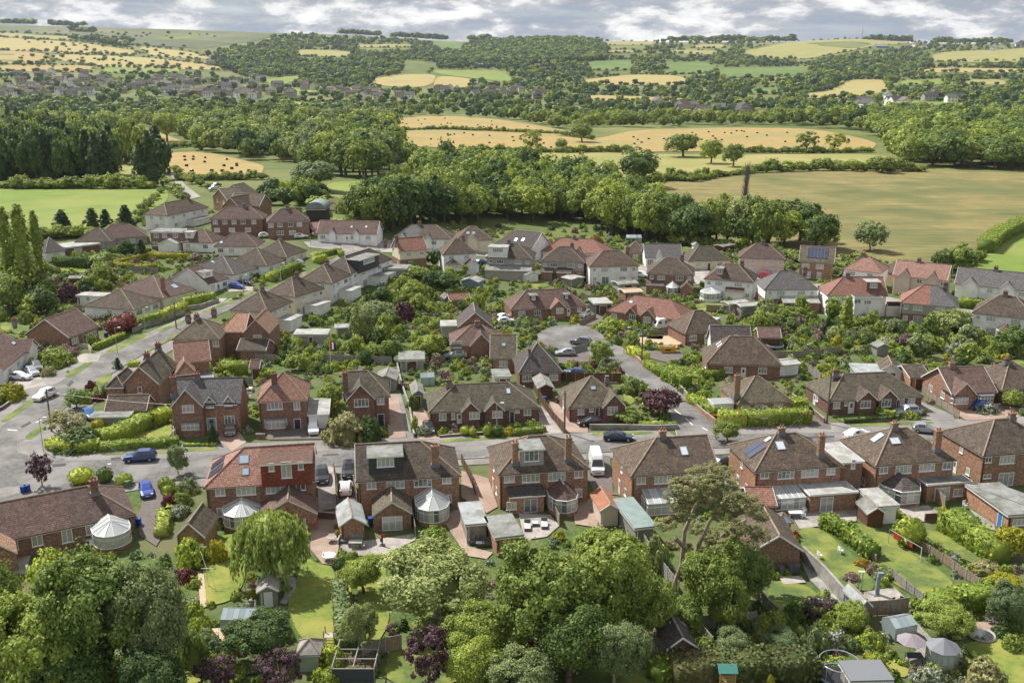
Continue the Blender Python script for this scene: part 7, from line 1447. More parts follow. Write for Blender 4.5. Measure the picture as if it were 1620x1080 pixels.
# distant houses
hm = MB().box(-5, 5, -4, 4, -2, 5).face((-5, -4, 5), (-5, 4, 5), (-5, 0, 7.9)).face((5, 4, 5), (5, -4, 5), (5, 0, 7.9)); fr_, _ = roof_faces(-5.4, 5.4, -4.5, 4.5, 4.9, 3.3, 0, 0); rm = MB().slab(fr_, .2).mesh('roof', 'tile_grey'); hw = hm.mesh('wall', 'render_white')
wm_ = MB(); [wm_.box(x-.6, x+.6, -4.06, -4.0, z, z+1.2) for x in (-3.2, 0, 3.2) for z in (.8, 3.2)]; wm_ = wm_.mesh('window', 'glass_dark')
fh = [('render_white', 'tile_grey'), ('render_grey', 'tile_dark'), ('render_grey', 'tile_grey'), ('render_white', 'tile_dark'), ('render_cream', 'tile_grey'), ('render_grey', 'tile_brown'), ('render_grey', 'tile_plum')]
def far_houses(s, n, lb, grp, sc_=1.0):
    P = pp(s); xs = [p[0] for p in P]; ys = [p[1] for p in P]; c = 0
    for _ in range(n*20):
        q = (rnd.uniform(min(xs), max(xs)), rnd.uniform(min(ys), max(ys)))
        if c >= n: break
        if not inside(q, P): continue
        c += 1; g = G(*q); k = sc_*rnd.uniform(1.0, 1.45); t = thing('house', lb, 'house', (g[0], g[1], g[2]+2), rnd.choice((0, .3, -.3, 1.57, .8))+rnd.uniform(-.2, .2), grp); a, b = rnd.choice(fh); t.scale = (k*rnd.uniform(1, 1.5), k, k); link('wall', hw, t, m=a); link('roof', rm, t, m=b); link('window', wm_, t)
far_houses('A 0 120 60 116 200 122 330 124 425 138 428 158 330 156 200 150 60 156 0 156', 125, 'small grey-roofed house of the far town under the yellow hillside', 'houses of the far town')
far_houses('A 390 122 440 135 640 150 700 162 540 160 430 158', 28, 'pale house of the far village left of centre', 'houses of the far village')
far_houses('A 680 140 780 144 880 150 860 158 700 154', 22, 'white house of the hamlet beyond the hay fields', 'houses of the centre hamlet')
far_houses('A 1000 166 1120 172 1230 184 1230 198 1110 190 1000 180', 12, 'pale house among trees beyond the right hay field', 'houses beyond the right hay field', 1.15)
far_houses('A 1330 160 1520 152 1530 165 1340 180', 12, 'grey stone house in the trees far right', 'houses in the far right trees', 1.2)
far_houses('A 270 96 300 96 460 112 380 116', 7, 'pale farm building on the left hillside', 'farm buildings on the left hillside')
far_houses('A 1360 66 1620 66 1620 84 1440 80', 7, 'pale farm shed on the right skyline', 'farm sheds on the right skyline', 1.6)
for (x, y, w_, lb) in [(703, 103, 18, 'long white farm shed above the yellow-green fields, left'), (757, 107, 26, 'long white farm shed above the yellow-green fields, right'), (1395, 76, 20, 'blue-grey farm barn on the right hilltop, left'), (1452, 79, 26, 'blue-grey farm barn on the right hilltop, right')]:
    g = G(x, y); W = w_/scale_at(g); t = thing('farm_shed', lb, 'barn', tuple(g)); MB().box(-W/2, W/2, -8, 8, -2, 7).build('wall', 'render_white' if 'white' in lb else 'blue_grey', t); f_, _ = roof_faces(-W/2-.5, W/2+.5, -8.5, 8.5, 7, 4, 0, 0); MB().slab(f_, .3).build('roof', 'sheet_grey', t)
g = G(1364, 60); t = thing('radio_mast', 'tall thin lattice mast on the right skyline', 'mast', tuple(g)); m = MB(); [m.bar((a, b, -3), (a*.25, b*.25, 48), .6, .4, 4) for a, b in ((-2.5, -2.5), (2.5, -2.5), (2.5, 2.5), (-2.5, 2.5))]; [m.bar((-2.5+z*.04, -2.5+z*.04, z), (2.5-z*.04, 2.5-z*.04, z+4), .3, .3, 3) for z in range(0, 46, 4)]; m.build('lattice', 'steel', t)
# hay bales
bale = MB().bar((-.7, 0, .7), (.7, 0, .7), .75, .75, 12).mesh('bale', 'bale_black')
def bales(s, n, lb, grp):
    P = pp(s); xs = [p[0] for p in P]; ys = [p[1] for p in P]; c = 0
    for _ in range(n*30):
        q = (rnd.uniform(min(xs), max(xs)), rnd.uniform(min(ys), max(ys)))
        if c >= n: break
        if inside(q, P): c += 1; g = G(*q); tag(link('hay_bale', bale, None, tuple(g), rnd.uniform(0, 3)), lb, 'hay bale', grp)
bales('A 285 250 330 246 405 264 400 276 330 276 290 272', 17, 'black wrapped hay bale in the field beside the lane', 'bales in the lane field')
bales('A 222 216 250 218 262 226 240 226', 4, 'black wrapped bale in the narrow field behind the lane', 'bales in the narrow field')
bales('A 630 192 690 187 780 192 900 211 780 206 640 200', 20, 'black bale on the upper hay strip', 'bales on the upper strip')
bales('A 630 212 720 210 860 217 930 228 900 236 700 229 630 226', 18, 'black bale on the left of the long hay field', 'bales on the long field, left')
bales('A 980 216 1160 208 1290 210 1370 226 1360 236 1180 237 1000 230', 42, 'black bale on the right of the long hay field', 'bales on the long field, right')
# ------------------------------------------------------------------ vehicles
CARM = {}
PROF = {  # length, half width, stations (x, shoulder z, roof z or None)
 'hatch': (4.1, .88, [(0, .62, 0), (.12, .86, 0), (.35, .93, 1.15), (.8, .95, 1.45), (2.0, .93, 1.48), (2.75, .91, 1.1), (3.05, .88, 0), (3.8, .74, 0), (4.1, .55, 0)]),
 'suv': (4.6, .93, [(0, .7, 0), (.1, 1.0, 0), (.3, 1.05, 1.35), (.8, 1.06, 1.66), (2.4, 1.04, 1.68), (3.1, 1.02, 1.25), (3.4, 1.0, 0), (4.35, .88, 0), (4.6, .62, 0)]),
 'sedan': (4.7, .9, [(0, .65, 0), (.1, .95, 0), (.65, .98, 0), (1.35, .95, 1.4), (2.2, .93, 1.43), (3.0, .91, 1.2), (3.5, .88, 0), (4.45, .74, 0), (4.7, .55, 0)]),
 'van': (5.8, 1.0, [(0, .8, 0), (.02, 1.3, 2.5), (.5, 1.3, 2.6), (4.2, 1.3, 2.58), (4.6, 1.28, 2.2), (5.1, 1.2, 0), (5.65, .95, 0), (5.8, .6, 0)])}
def car_meshes(kind):
    if kind in CARM: return CARM[kind]
    L, hw, st = PROF[kind]; b = MB(); rings = []
    for x, zs, zr in st:
        e = 1-.12*(abs(x/L-.5)*2)**4; w0 = hw*e; zr = zr or zs+.03; top = w0*.72 if zr > zs+.1 else w0*.86
        rings.append([(x, -w0*.93, .25), (x, -w0, .5), (x, -w0*.98, zs), (x, -top, zr-.03), (x, -top*.8, zr), (x, top*.8, zr), (x, top, zr-.03), (x, w0*.98, zs), (x, w0, .5), (x, w0*.93, .25)])
    n = 10
    for r in rings: b.v += r
    for i in range(len(rings)-1):
        for k in range(n): b.f.append((i*n+k, (i+1)*n+k, (i+1)*n+(k+1) % n, i*n+(k+1) % n)[::-1])
    b.f.append(tuple(range(n))); b.f.append(tuple((len(rings)-1)*n+k for k in range(n))[::-1]); body = b.mesh('body', 'car_white')
    gl = []; sg = MB()
    cab = [i for i, s_ in enumerate(st) if s_[2]]
    def off(p, q=.012): return (p[0], p[1]*1.012, p[2]+q)
    i0, i1 = cab[0], cab[-1]; side = []
    for sd in (2, 7):
        g = MB(); o3 = 3 if sd == 2 else 6
        for i in range(i0 if kind != 'van' else i1-1, i1):
            if kind == 'van' and i < i1-1: continue
            A, B, C2, D = [Vector(p) for p in (rings[i][sd], rings[i+1][sd], rings[i+1][o3], rings[i][o3])]
            c = (A+B+C2+D)/4; q = [c+(p-c)*.86 for p in (A, B, C2, D)]; sgn = -1 if sd == 2 else 1; q = [(p[0], p[1]+sgn*.012, p[2]+.008) for p in q]
            if (Vector(C2)-Vector(B)).length > .15 or True: g.face(*q)
        side.append(g.mesh('side_window', 'glass_dark'))
    def scr(i, j):
        A, B, C2, D = [Vector(rings[i][3]), Vector(rings[i][6]), Vector(rings[j][7]), Vector(rings[j][2])]; c = (A+B+C2+D)/4; q = [c+(p-c)*.88 for p in (A, B, C2, D)]; nrm = (q[1]-q[0]).cross(q[3]-q[0]).normalized(); nrm = nrm if nrm[2] > 0 else -nrm; return MB().face(*[p+nrm*.015 for p in q])
    ws = scr(i1, i1+1); 
    rs = scr(i0, i0-1) if i0 > 0 and kind != 'van' else None; ms = [('windscreen', ws.mesh('windscreen', 'glass_dark'))]
    if rs: ms.append(('rear_window', rs.mesh('rear_window', 'glass_dark')))
    ms += [('side_window', side[0]), ('side_window', side[1])]
    for y in (-hw*.68, hw*.68):
        ms.append(('headlight', MB().box(L-.2, L-.02, y-.16, y+.16, .58 if kind != 'van' else .8, .72 if kind != 'van' else 1.0).mesh('headlight', 'lamp_clear'))); ms.append(('tail_light', MB().box(-.02, .06, y-.12, y+.12, .7, .88).mesh('tail_light', 'lamp_red')))
    ms.append(('number_plate', MB().box(L-.02, L+.015, -.25, .25, .38, .5).mesh('number_plate', 'plastic_white'))); ms.append(('grille', MB().box(L-.06, L+.005, -.4, .4, .52, .64).mesh('grille', 'black_plastic')))
    ty = MB().bar((0, -.1, 0), (0, .1, 0), .33, .33, 14).mesh('wheel', 'tyre'); rim = MB().bar((0, -.11, 0), (0, .11, 0), .2, .2, 8).mesh('rim', 'rim')
    CARM[kind] = (body, ms, ty, rim, L, hw); return CARM[kind]
def car(kind, x, y, x2, y2, m, label, cat=None, group=None):
    """front-centre and rear-centre ground pixels give place and heading: (x, y) rear, (x2, y2) front"""
    a, b = G(x, y), G(x2, y2); ang = math.atan2(b[1]-a[1], b[0]-a[0]); body, ms, ty, rim, L, hw = car_meshes(kind); c = (a+b)/2
    t = thing('parked_car' if kind != 'van' else 'van', label, cat or ('car' if kind != 'van' else 'van'), (c[0]-math.cos(ang)*L/2, c[1]-math.sin(ang)*L/2, hs(c[0], c[1])+.15 if c[1] > 190 else .14), ang, group)
    link('body', body, t, m=m)
    for n_, me in ms: link(n_, me, t)
    for wx in (.85, L-.85):
        for wy in (-hw+.08, hw-.08): w_ = link('wheel', ty, t, (wx, wy, .33)); link('rim', rim, w_)
    FOOT.append([(c[0]-2.4, c[1]-1.5), (c[0]+2.4, c[1]-1.5), (c[0]+2.4, c[1]+1.5), (c[0]-2.4, c[1]+1.5)]); return t
for k, s, m, lb in [('suv', 'N1 985 350 795 362', 'car_blue_dark', 'dark blue estate car parked at the kerb by the long low hedge'), ('hatch', 'N1 920 535 935 600', 'car_blue', 'small bright blue car on the bungalow drive'), ('suv', 'N2 418 440 422 515', 'car_black', 'black car on the pale drive right of the tile-hung dormer'), ('suv', 'N2 590 400 588 485', 'car_black', 'black car parked tight against the side of the charcoal dormer pair'),
 ('hatch', 'N2 568 585 566 520', 'car_white', 'white car in front of the grey-roofed garage'), ('hatch', 'M2 362 905 366 962', 'car_white', 'white hatchback before the white garage door'), ('hatch', 'M2 1085 905 1100 955', 'car_black', 'small black car at the long bungalow drive'), ('hatch', 'M3 548 890 440 895', 'car_black', 'black coupe before the steep-roofed bungalow'), ('sedan', 'M3 590 985 755 990', 'car_navy', 'dark grey-blue saloon on the street near the junction'), ('van', 'N3 515 345 550 480', 'car_white', 'white panel van between two brick pairs'),
 ('suv', 'M1 335 700 235 745', 'car_white', 'white car driving down the avenue'), ('hatch', 'M1 545 825 590 860', 'car_cyan', 'blue car half hidden under the low carport roof'), ('suv', 'M1 1460 910 1458 970', 'car_bronze', 'bronze car facing out before the corner brick house'), ('hatch', 'M1 220 520 250 555', 'car_grey', 'grey car behind the white one at the left edge'), ('hatch', 'M1 80 600 180 605', 'car_white', 'white car in front of the white gabled bungalow'), ('hatch', 'M1 160 545 250 600', 'car_silver', 'pale silver car nose to the footway'),
 ('hatch', 'M3 390 450 285 452', 'car_silver', 'silver hatchback parked across the cul-de-sac bay'), ('suv', 'M3 475 385 395 378', 'car_grey', 'dark grey car behind the silver hatchback'), ('hatch', 'M3 435 580 355 575', 'car_blue_dark', 'dark blue car behind the fence panels'), ('hatch', 'M3 480 195 440 215', 'car_white', 'white car on the drive of the plum-roofed bungalows'), ('suv', 'M2 1325 465 1200 470', 'car_silver', 'silver car beside the plum-roofed bay-windowed bungalow'), ('hatch', 'M2 1540 230 1600 215', 'car_white', 'white car at the top of the cul-de-sac, farther one'), ('hatch', 'M2 1545 250 1620 245', 'car_white', 'white car at the top of the cul-de-sac, nearer one'),
 ('suv', 'M4 935 825 820 830', 'car_silver', 'silver off-road car by the golden hedge'), ('hatch', 'M4 1290 795 1435 790', 'car_blue', 'bright blue car on the red-paved drive'), ('sedan', 'M4 500 985 610 955', 'car_white', 'white car on the street behind the sixth pair'), ('hatch', 'M4 965 935 1020 940', 'car_silver', 'pale car glimpsed between the last two pairs'), ('hatch', 'Z4 1455 780 1545 790', 'car_blue', 'blue car before the little dormer bungalow'), ('hatch', 'Z4 1510 755 1600 770', 'car_black', 'dark car beside the blue one on the avenue drive'),
 ('hatch', 'Z5 300 645 225 630', 'car_silver', 'silver car below the grass triangle'), ('hatch', 'Z5 640 495 705 490', 'car_blue', 'blue car before the long white bungalow'), ('hatch', 'Z5 30 465 90 460', 'car_white', 'white car before the left brick pair'), ('hatch', 'Z5 262 470 308 465', 'car_white', 'white car before the right brick pair'), ('hatch', 'Z5 1405 635 1450 630', 'car_blue', 'blue car beside the small square white house'), ('suv', 'Z6 132 590 158 585', 'car_navy', 'dark vehicle at the end of the red-roofed long bungalow'), ('hatch', 'Z6 1545 765 1600 770', 'car_black', 'black car below the red vehicle in the upper street'),
 ('suv', 'Z6 1580 720 1640 725', 'car_red', 'bright red vehicle in the upper street'), ('hatch', 'A 335 300 345 298', 'car_white', 'white car by the gabled terrace, nearest'), ('hatch', 'A 332 303 342 302', 'car_silver', 'silver car by the gabled terrace, middle'), ('hatch', 'A 338 296 350 294', 'car_black', 'black car by the gabled terrace, farthest'), ('hatch', 'A 266 276 269 272', 'car_white', 'white car coming down the lane'), ('hatch', 'N3 1320 395 1350 385', 'car_navy', 'dark car glimpsed between the fifth and sixth pairs'), ('suv', 'Z6 815 715 845 720', 'car_white', 'white van tail behind the clean white pair')]:
    p = pp(s); car(k, *p[0], *p[1], m, lb)
# touring caravan
def caravan():
    a, b = G(*pp('M3 915 292')[0]), G(*pp('M3 1062 278')[0]); ang = math.atan2(b[1]-a[1], b[0]-a[0]); t = thing('caravan', 'white touring caravan with a blue swoosh on the red-roofed bungalow drive', 'caravan', tuple(a), ang); L = (b-a).length
    pr = [(0, .5), (-.05, 1.2), (.35, 2.3), (.8, 2.6), (L-.4, 2.6), (L, 2.2), (L, .5)]; m = MB(); n = len(pr); m.v = [(x, 0, z) for x, z in pr]+[(x, 2.2, z) for x, z in pr]; m.f = [tuple(range(n)), tuple(range(n, 2*n))[::-1]]+[(i, i+n, (i+1) % n+n, (i+1) % n) for i in range(n)]; m.build('body', 'plastic_white', t)
    for x0, x1 in ((.5, 1.2), (2.0, 3.1)): MB().box(x0, x1, -.02, -.004, 1.45, 2.05).build('window', 'glass_dark', t)
    MB().face((.02, .5, 1.3), (.02, 1.7, 1.3), (.3, 1.7, 2.15), (.3, .5, 2.15)).build('front_window', 'glass_dark', t).location = (-.03, 0, .03); m = MB(); m.face((3.2, -.006, 1.0), (3.5, -.006, 1.0), (4.6, -.006, 2.1), (4.4, -.006, 2.1)); m.build('stripe', 'car_blue_dark', t); MB().bar((L*.5, -.02, .35), (L*.5, .2, .35), .33, .33, 12).build('wheel', 'tyre', t); MB().bar((0, 1.1, .5), (-1.1, 1.1, .45), .06, .05, 5).build('drawbar', 'steel', t); MB().box(1.0, 1.5, .8, 1.3, 2.6, 2.7).build('roof_vent', 'lead', t)
caravan()
def skip():
    a, b = G(*pp('M3 935 437')[0]), G(*pp('M3 1040 437')[0]); t = thing('skip', 'full yellow rubbish skip on the drive beside the hedge', 'skip', tuple(a), math.atan2(b[1]-a[1], b[0]-a[0])); L = (b-a).length; y1 = 1.7; P0 = [(.5, .15), (L-.5, .15), (L-.5, y1-.15), (.5, y1-.15)]; P1 = [(-.2, 0), (L+.2, 0), (L+.2, y1), (-.2, y1)]; m = MB()
    for i in range(4): j = (i+1) % 4; m.face((*P0[i], .1), (*P0[j], .1), (*P1[j], 1.3), (*P1[i], 1.3)); m.bar((*P1[i], 1.3), (*P1[j], 1.3), .06, .06, 4)
    m.face(*[(*p, .1) for p in P0]); m.build('body', 'skip_yellow', t); m = MB(); [m.box(*(lambda x, y, w_, d_: (x, x+w_, y, y+d_))(rnd.uniform(0, L-.7), rnd.uniform(.1, y1-.7), rnd.uniform(.3, .8), rnd.uniform(.2, .6)), .6, 1.1+rnd.uniform(0, .35)) for _ in range(26)]; m.build('rubble', 'wood_grey', t)
    for x in (.3, L-.3): MB().bar((x, -.1, .6), (x, -.1, .9), .07, .07, 6).build('lug', 'skip_yellow', t)
    MB().box(L*.5-.55, L*.5+.55, .01, .07, .62, .9).build('sign_panel', 'black_plastic', t)
skip()
# ------------------------------------------------------------------ fences and walls: every panel and post a part
PAN = {}
def fence(s, hgt, label, m='wood_fence', pm='concrete', step=1.85, name='fence', cat='fence', post=.06, rails=False):
    p = [G(x, y) for x, y in pp(s)]; t = thing(name, label, cat, tuple(p[0])); a0 = p[0]
    for a, b in zip(p, p[1:]):
        a, b = a-a0, b-a0; d = b-a; L = math.hypot(d[0], d[1]); n = max(1, round(L/step)); ang = math.atan2(d[1], d[0]); pl = L/n; k = (round(pl, 1), hgt, m, rails)
        if k not in PAN:
            q = MB()
            if rails:
                for z in (.25, .6, .95): q.bar((.04, 0, z*hgt), (pl-.04, 0, z*hgt), .03, .03, 4)
            else:
                nb = 6; [q.box(.05+(pl-.1)*i/nb, .05+(pl-.1)*(i+1)/nb-.015, -.015-(i % 2)*.012, .015, .12, hgt) for i in range(nb)]; q.box(.04, pl-.04, .016, .05, .1, .18); q.box(.04, pl-.04, .016, .05, hgt-.2, hgt-.1); q.box(.03, pl-.03, -.03, .03, hgt+.001, hgt+.04)
            PAN[k] = q.mesh('panel', m)
            PAN[('p', hgt, pm)] = MB().box(-post, post, -post, post, -.3, hgt+.1).mesh('post', pm)
        me = PAN[k]
        for i in range(n): c = a+d*(i/n); link('panel', me, t, tuple(c), ang); link('post', PAN[('p', hgt, pm)], t, tuple(c), ang)
        link('post', PAN[('p', hgt, pm)], t, tuple(b), ang)
    return t
for s, h_, lb, m in [('N4 415 790 520 880 680 1000', 1.0, 'low wooden fence along the diagonal hedge between two lawns', 'wood_fence'), ('Q4 780 420 870 495 975 575', 1.2, 'rail fence from the lawn to the paved corner', 'wood_grey'), ('Q4 940 225 1100 320 1330 480', 1.2, 'long pale fence between the washing-line lawn and the right lawn', 'wood_fence'), ('Q3 775 130 870 290 950 400 1050 530', 1.8, 'tall boundary fence behind the leaning pine', 'wood_grey'), ('Q3 1120 700 1190 800 1265 890', 1.8, 'fence beside the small brick outhouse', 'wood_grey'), ('Q3 900 880 990 970 1010 1030', 1.8, 'dark fence under the sycamores at the bottom', 'wood_grey'),
 ('Q3 1200 750 1320 735 1540 720', 1.7, 'fence across the bottom gardens left of the workshop', 'wood_grey'), ('Q4 610 660 770 650 880 635', 1.8, 'panel fence behind the paved corner', 'wood_fence'), ('Q4 0 640 60 690', 1.6, 'short dark fence at the workshop lawn corner', 'wood_grey'), ('Q3 1560 560 1620 640', 1.6, 'short fence beside the workshop lawn', 'wood_grey'), ('N4 1000 570 1115 660', 1.8, 'pale panel fence between two rear patios', 'wood_fence'), ('N4 990 740 1090 735', 1.1, 'low dark picket fence across the patio', 'wood_brown'), ('Q2 680 930 820 890 920 870', 1.7, 'pale fence at the bottom behind the purple tree', 'wood_fence'), ('N3 245 660 300 770', 1.6, 'short wooden fence beside the sun room', 'wood_fence'),
 ('N2 985 690 1010 850', 1.7, 'fence between the brown extension and the glass conservatory', 'wood_fence'), ('N2 1300 370 1345 460 1395 580', 1.5, 'dark timber fence down the side drive', 'wood_brown'), ('N2 495 430 515 540 520 640', 1.5, 'brown fence between the two driveways', 'wood_brown'), ('N2 620 520 640 630', 1.7, 'orange timber gate fence beside the white car', 'wood_fence'), ('Q2 512 400 520 620 545 900', .5, 'low edging fence along the willow lawn', 'wood_fence'), ('N1 1093 190 1115 215', 1.5, 'short fence beside the corner brick house', 'wood_fence'),
 ('M3 235 600 400 620 690 620', 1.8, 'dark fence with pale posts behind the steep-roofed bungalow', 'wood_brown'), ('M3 180 740 250 850 335 940', 1.5, 'long fence between two driveways by the steep-roofed bungalow', 'wood_brown'), ('M3 370 440 475 415', 1.4, 'grey-blue fence panels by the parked silver hatchback', 'wood_grey'), ('M3 830 330 960 320 1080 300', 1.3, 'pale panel fence beside the caravan', 'wood_fence'), ('M3 0 220 150 230 190 240', 1.2, 'picket fence at the head of the cul-de-sac', 'wood_fence'), ('M3 430 260 530 215', 1.2, 'fence down the drive right of the white car', 'wood_fence'), ('M4 975 680 1060 760 1205 850', 1.4, 'wooden fence between the twin-gabled and bow-windowed bungalows', 'wood_fence'),
 ('M4 0 470 120 475 260 470 460 440', 1.7, 'long garden fence beside the far trampoline', 'wood_fence'), ('M4 250 560 330 610', 1.6, 'wire-linked clothes posts fence', 'wood_grey'), ('Z4 570 700 650 680 720 650', 1.7, 'white-posted fence left of the golden hedge', 'wood_grey'), ('Z4 810 680 930 690 1000 700', 1.7, 'green fence with white posts under the golden hedge', 'wood_grey'), ('Z6 440 860 520 880 560 870', 1.7, 'fence behind the white garage', 'wood_fence'), ('Z6 1230 930 1400 940 1620 950', 1.6, 'pale fence at the foot of the row gardens', 'wood_fence'), ('M2 430 490 620 500 860 505', 1.6, 'fence in the green belt behind the garages', 'wood_grey'), ('M2 0 490 60 495 130 500', 1.7, 'green fence behind the pyramid-roofed house', 'wood_grey'), ('M1 1530 640 1600 640', 1.6, 'fence panel behind the garden swing', 'wood_grey'), ('Q2 0 640 0 700', 1.5, 'short fence beside the summerhouse', 'wood_grey'), ('Z5 480 190 700 210', 1.4, 'wire fence of the paddock', 'wood_grey')]:
    fence(s, h_, lb, m)
def wall(s, hgt, label, m='brick_red', th=.22, cap='concrete'):
    p = [G(x, y) for x, y in pp(s)]; t = thing('garden_wall', label, 'wall', tuple(p[0])); b = MB(); c = MB(); a0 = p[0]
    for a, q in zip(p, p[1:]):
        d = (q-a); L = math.hypot(d[0], d[1]); nx, ny = -d[1]/L*th/2, d[0]/L*th/2; A, B = a-a0, q-a0
        for mb, e, z0, z1 in ((b, 1, -.3, hgt), (c, 1.35, hgt+.002, hgt+.06)):
            P = [(A[0]-nx*e, A[1]-ny*e), (B[0]-nx*e, B[1]-ny*e), (B[0]+nx*e, B[1]+ny*e), (A[0]+nx*e, A[1]+ny*e)]; i = len(mb.v); zz_ = (A[2], B[2], B[2], A[2]); mb.v += [(x, y, z+z0) for (x, y), z in zip(P, zz_)]+[(x, y, z+z1) for (x, y), z in zip(P, zz_)]; mb.f += [tuple(i+k for k in f) for f in ((0, 3, 2, 1), (4, 5, 6, 7), (0, 1, 5, 4), (1, 2, 6, 5), (2, 3, 7, 6), (3, 0, 4, 7))]
    b.build('wall', m, t); c.build('coping', cap, t)
for s, h_, lb, m in [('M3 490 915 700 915 900 920 1045 915', .8, 'stone front wall of the corner bungalow', 'concrete'), ('M3 735 430 820 510 960 590 1050 650 1110 720', .9, 'low brick wall beside the cul-de-sac road', 'brick_brown'), ('M3 1110 730 1200 820 1290 890', .9, 'low brick wall below the lumpy hedge', 'brick_brown'), ('M4 150 720 260 800 355 880', .9, 'side wall of the twin-gabled bungalow drive', 'brick_dark'), ('M1 840 310 900 275 1010 245 1170 185', 1.0, 'stone wall along the left of the avenue', 'concrete'), ('M1 1170 165 1280 150 1385 110', 1.0, 'stone wall farther up the avenue', 'concrete'), ('M1 480 395 560 405 580 430', .9, 'cream garden wall before the red brick bungalow', 'render_cream'),
 ('Q4 215 310 350 440 480 590', 1.9, 'long concrete wall running down beside the workshop', 'concrete'), ('N2 380 720 500 730', 1.0, 'dark low wall at the end of the pale drive', 'brick_dark'), ('M2 890 500 920 640 970 780 1000 970', .7, 'narrow kerb wall beside the sloping drive', 'concrete'), ('M4 480 880 780 868', .4, 'low front wall before the twin-gabled lawn', 'brick_dark'), ('M2 1160 970 1400 950 1620 940', .4, 'low front wall of the long bungalow garden', 'brick_dark'), ('M1 60 760 20 790 -40 820', .6, 'dark garden wall at the left edge', 'brick_dark'), ('N2 0 215 60 215', .8, 'brick pier wall before the pyramid-roofed house', 'brick_red'), ('M1 1120 900 1100 975', 1.2, 'white post fence wall beside the corner lawn', 'render_white')]:
    wall(s, h_, lb, m)
# ------------------------------------------------------------------ street furniture and garden things
def pole(x, yb, yt, label, kind='lamp'):
    g = G(x, yb); r = ray(x, yt); H = HC+r[2]*g[1]/r[1]-g[2]; H = max(5.5, min(H, 10)); t = thing('utility_pole' if kind == 'pole' else 'street_lamp', label, 'pole' if kind == 'pole' else 'street lamp', tuple(g))
    if kind == 'pole': MB().bar((0, 0, -.2), (0, 0, H), .16, .11, 8).build('pole', 'bark', t); MB().box(-.35, .35, -.06, .06, H-.6, H-.5).build('crossarm', 'bark', t); [MB().bar((x_, 0, H-.5), (x_, 0, H-.3), .04, .04, 5).build('insulator', 'plastic_white', t) for x_ in (-.28, .28)]
    else: MB().bar((0, 0, -.2), (0, 0, H), .08, .05, 8).build('column', 'steel', t); MB().bar((0, 0, H), (.7, 0, H+.1), .035, .035, 5).build('arm', 'steel', t); MB().box(.6, 1.15, -.12, .12, H+.04, H+.16).build('lantern', 'plastic_white', t)
    return Vector((g[0], g[1], g[2]+H-.4))
tops = [pole(82, 683, 615, 'wooden pole on the avenue corner above the white car', 'pole'), pole(893, 685, 618, 'wooden pole at the drive of the steep-roofed bungalow', 'pole'), pole(1015, 577, 522, 'wooden pole beside the cul-de-sac hedge', 'pole'), pole(1308, 670, 590, 'wooden pole before the twin-gabled bungalows', 'pole'), pole(279, 520, 478, 'wooden pole beside the avenue verge', 'pole')]
for x, yb, yt, lb in [(69, 715, 702, 'short street lamp at the road corner'), (186, 560, 543, 'street lamp beside the avenue footway'), (230, 525, 510, 'street lamp by the copper-red shrubs'), (275, 282, 268, 'lamp post on the lane, farther'), (243, 332, 308, 'post at the meadow edge'), (386, 470, 458, 'street lamp by the blue car drive'), (445, 450, 430, 'lamp post on the upper avenue'), (786, 690, 668, 'slim lamp before the long bungalow'), (987, 560, 548, 'lamp at the cul-de-sac mouth'), (492, 400, 385, 'lamp by the grass triangle')]: pole(x, yb, yt, lb)
def wire(a, b, lb):
    m = MB(); pr = a
    for i in range(1, 11): t = i/10; q = a.lerp(b, t); q = Vector((q[0], q[1], q[2]-3*t*(1-t))); m.bar(pr, q, .014, .014, 3, False); pr = q
    m.v = [tuple(Vector(v)-a) for v in m.v]; o = m.build('overhead_wire', 'steel'); o.location = a; tag(o, lb, 'wire')
wire(tops[0], H3.world(-30, 8, 7), 'overhead wire from the corner pole across the lawn'); wire(tops[0], Vector((-43, 145, 5.2)), 'overhead wire from the corner pole to the corner brick house'); wire(tops[1], H4.world(8, 5, 8), 'overhead wire from the drive pole to the fourth pair'); wire(tops[3], H6.world(6, 5, 8.2), 'overhead wire from the bungalow pole to the sixth pair'); wire(tops[2], tops[1], 'overhead wire between the cul-de-sac pole and the drive pole')
def bin_(s, m, lb, grp=None):
    g = G(*pp(s)[0]); t = thing('wheelie_bin', lb, 'wheelie bin', tuple(g), rnd.uniform(-.4, .4), grp); MB().prism([(-.27, -.3), (.27, -.3), (.3, .35), (-.3, .35)], .08, .98).build('body', m, t); MB().box(-.32, .32, -.36, .38, .985, 1.06).build('lid', m, t); [MB().bar((x, .33, .12), (x+.06, .33, .12), .12, .12, 8).build('wheel', 'tyre', t) for x in (-.3, .24)]
